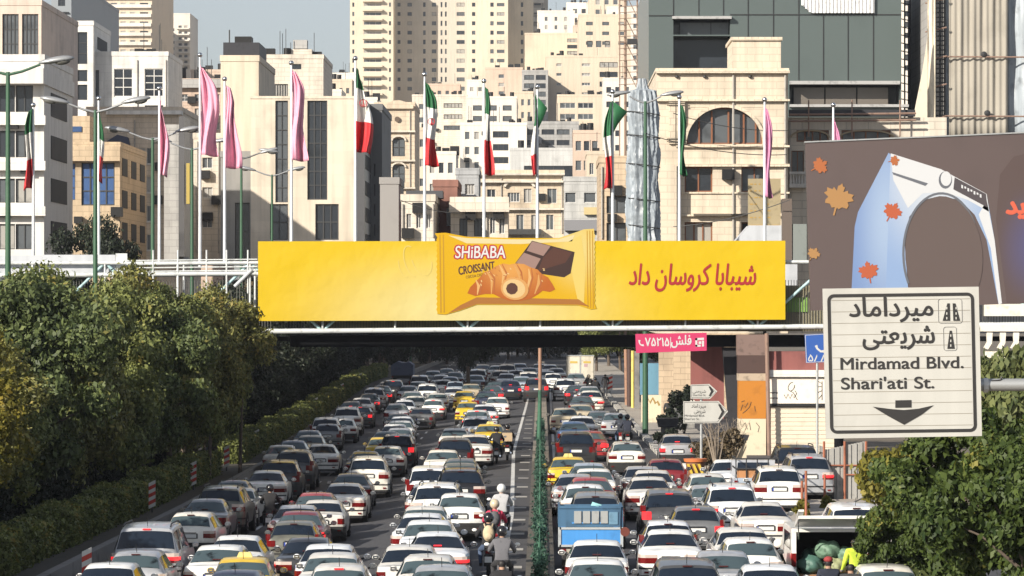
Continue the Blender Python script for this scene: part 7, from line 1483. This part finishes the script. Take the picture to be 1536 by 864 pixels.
def bike_parts():
    P_ = []
    for yy in (-.42, .82):
        mb = MB(); n = 22; pts = [(0, yy + .27 * math.cos(2 * math.pi * k / n), .31 + .27 * math.sin(2 * math.pi * k / n)) for k in range(n + 1)]; mb.tube(pts, .055, 8, 0, False); mb.tube([(-.05, yy, .31), (.05, yy, .31)], .06, 8, 1)
        for k in range(6): a = math.pi * k / 3; mb.tube([(0, yy, .31), (0, yy + .24 * math.cos(a), .31 + .24 * math.sin(a))], .012, 4, 1)
        P_.append(('wheel', mesh_of(mb, 'wheel', [rubber, rim], R(45)), 0))
    mb = MB(); mb.ball((0, .28, .78), (.14, .26, .14), 0, 14, 8); P_.append(('fuel_tank', mesh_of(mb, 'fuel_tank', bike_p[0], 4), 1))
    mb = MB(); mb.prism([(-.11, -.5, .78), (.11, -.5, .78), (.13, -.1, .74), (.1, .14, .74), (-.1, .14, .74), (-.13, -.1, .74)], (0, 0, .08)); P_.append(('seat', mesh_of(mb, 'seat', trim, R(40)), 0))
    mb = MB(); mb.box((0, .2, .42), (.26, .42, .32), 0); mb.tube([(0, .55, .9), (0, .1, .3), (0, -.4, .6)], .035, 6, 0); mb.tube([(0, .1, .3), (0, -.42, .31)], .03, 6, 0); mb.tube([(.15, .3, .3), (.17, -.1, .28), (.17, -.75, .38)], .045, 8, 1); mb.tube([(-.06, .82, .31), (-.07, .62, .98)], .025, 6, 1); mb.tube([(.06, .82, .31), (.07, .62, .98)], .025, 6, 1); P_.append(('frame', mesh_of(mb, 'frame', [trim, chrome], R(45)), 0))
    mb = MB(); mb.prism([(-.1, -.72, .62), (.1, -.72, .62), (.12, -.35, .66), (-.12, -.35, .66)], (0, 0, .13)); mb.box((0, -.72, .5), (.05, .12, .3), 0); P_.append(('tail', mesh_of(mb, 'tail', bike_p[0], R(40)), 1))
    mb = MB(); mb.box((0, -.755, .7), (.15, .05, .07)); P_.append(('tail_light', mesh_of(mb, 'tail_light', lens), 0))
    mb = MB(); mb.box((0, -.79, .5), (.2, .015, .16)); P_.append(('number_plate', mesh_of(mb, 'number_plate', plate_m), 0))
    mb = MB(); mb.tube([(-.36, .52, 1.04), (-.12, .62, 1.0), (.12, .62, 1.0), (.36, .52, 1.04)], .018, 6); P_.append(('handlebar', mesh_of(mb, 'handlebar', chrome, R(45)), 0))
    for sx in (-1, 1):
        mb = MB(); mb.tube([(sx * .28, .56, 1.03), (sx * .38, .56, 1.2)], .008, 5, 0); mb.ball((sx * .40, .56, 1.23), (.07, .02, .045), 1, 10, 6); P_.append(('wing_mirror', mesh_of(mb, 'wing_mirror', [chrome, PAINT['white']], R(45)), 0))
    mb = MB(); mb.ball((0, .78, .9), (.1, .1, .1)); P_.append(('headlight', mesh_of(mb, 'headlight', chrome, 4), 0))
    return P_
BP = bike_parts()
def rider(px, py, jacket, trousers, helmet, label, blabel, bk=0, pack=None):
    lo, hi = 60.0, 500.0
    for _ in range(50):
        Y = (lo + hi) / 2
        if VY + FOC * (drop(pxX(px, Y), Y) - 1.72) / Y > py: lo = Y
        else: hi = Y
    x = pxX(px, Y); z = gz(x, Y)
    b = empty('motorcycle', (x, Y, z), blabel, 'motorcycle', 'motorcycles among the cars')
    for nm, me, pnt in BP:
        o = bpy.data.objects.new(nm, me); COL.objects.link(o); o.parent = b
        if pnt and bk: o.material_slots[0].link = 'OBJECT'; o.material_slots[0].material = bike_p[bk]
    person(SITM, x, Y - .12, z, label, jacket, trousers, helmet)
    if pack:
        m = mat('bag_' + pack, {'beige': (.42, .34, .22), 'grey': (.07, .07, .075), 'tan': (.36, .27, .17)}[pack], .8, var=.25, scale=8); g = MB()
        if pack == 'tan': g.span((-.24, -.66, .92), (.24, -.26, 1.32)); nm, lab = 'delivery_box', 'tan delivery box on the back of the motorcycle beside the median'
        else: g.ball((0, -.10, 1.18), (.16, .10, .23), 0, 14, 10); g.ball((0, -.19, 1.10), (.11, .05, .1), 0, 10, 6); [g.tube([(sx * .09, -.08, 1.35), (sx * .12, .07, 1.43), (sx * .14, .2, 1.36)], .022, 6) for sx in (-1, 1)]; nm, lab = 'backpack', f'{pack} backpack worn by the rider in {jacket}'
        o = g.build(nm, m, smooth=R(60) if pack != 'tan' else None); o.location = (x, Y - .12, z); tag(o, lab, 'bag')
rider(752, 727, 'white', 'dark', 'white', 'person in a white jacket and white helmet riding beside the median', 'motorcycle of the rider in white beside the median', 2)
rider(742, 750, 'red', 'dark', 'beige', 'person in a red jacket and beige helmet riding in front of the backpacker', 'motorcycle of the rider in red', 1, 'grey')
rider(733, 770, 'black', 'denim', 'black', 'person in black with a beige backpack riding between cars and median', 'motorcycle of the rider with the beige backpack', 0, 'beige')
rider(753, 790, 'grey', 'dark', 'black', 'person in a grey jacket riding just right of the beige backpack', 'motorcycle of the rider in the grey jacket', 2)
rider(753, 836, 'black', 'dark', None, 'bareheaded person in black riding at the bottom edge beside the median', 'motorcycle at the bottom edge beside the median', 0)
rider(745, 640, 'black', 'black', 'black', 'person all in black riding left of a tan delivery box', 'black motorcycle left of the one with the tan box', 0)
rider(761, 636, 'dark', 'black', 'black', 'person in dark clothes riding with a tan delivery box behind', 'motorcycle carrying a tan delivery box', 0, 'tan')
rider(405, 727, 'black', 'black', 'black', 'person all in black riding between the shaded cars near the hedge', 'black motorcycle among the shaded cars near the hedge', 0)
rider(941, 622, 'navy', 'dark', 'black', 'person in navy riding ahead of the white hatchback on the sunlit side', 'motorcycle ahead of the white hatchback on the sunlit side', 0)
rider(931, 621, 'white', 'denim', 'black', 'person in a white shirt riding left of the one in navy', 'motorcycle of the rider in the white shirt', 1)
rider(883, 562, 'dark', 'dark', 'beige', 'distant person with a beige helmet riding behind the box truck', 'distant motorcycle behind the box truck', 0)
rider(893, 566, 'black', 'denim', 'black', 'distant person in black riding near the far right kerb', 'distant motorcycle near the far right kerb', 0)
w_ = person(STANDM, pxX(1283, 90), 90, gz(pxX(1283, 90), 90), 'person in a yellow green high visibility top standing at the open van', 'hi-vis', 'lilac grey', rz=R(20), sc=1.0)
person(STANDM, pxX(1243, 83), 83, gz(pxX(1243, 83), 83), 'person in dark navy with a reddish cap standing behind the open van', 'navy', 'dark', rz=R(10))
cp = MB().ball((0, .03, 1.70), (.108, .118, .075), 0, 14, 8).box((0, .15, 1.685), (.14, .1, .02)).build('cap', mat('cap_maroon', (.24, .03, .03), .8), bpy.data.objects['person.%03d' % max(int(o.name[7:] or 0) for o in bpy.data.objects if o.name.startswith('person.'))], smooth=R(50))
person(STANDM, pxX(1276, 81.5), 81.5, gz(pxX(1276, 81.5), 81.5), 'bareheaded black haired person standing below the worker in yellow green', 'dark', 'dark', rz=R(-10))
for i, (px, Y, j, t_, lab) in enumerate(((908, 282, 'black', 'dark', 'distant person in black walking on the far right pavement'), (1003, 214, 'dark', 'denim', 'distant person in dark clothes beside the pale garden wall'))):
    xx = pxX(px, Y); person(STANDM, xx, Y, gz(xx, Y) + .14, lab, j, t_)
# ------------------------------------------------------------------ thin city haze
hz = bpy.data.materials.new('haze_air'); hz.use_nodes = True; t = hz.node_tree; t.nodes.remove(t.nodes['Principled BSDF'])
pv = t.nodes.new('ShaderNodeVolumePrincipled'); pv.inputs['Color'].default_value = (.86, .90, 1.0, 1); pv.inputs['Density'].default_value = 0.00009; pv.inputs['Anisotropy'].default_value = 0.2
t.links.new(pv.outputs[0], t.nodes['Material Output'].inputs['Volume'])
o = MB().span((-500, -60, -3), (400, 1500, 190)).build('haze', hz); tag(o, kind='stuff')
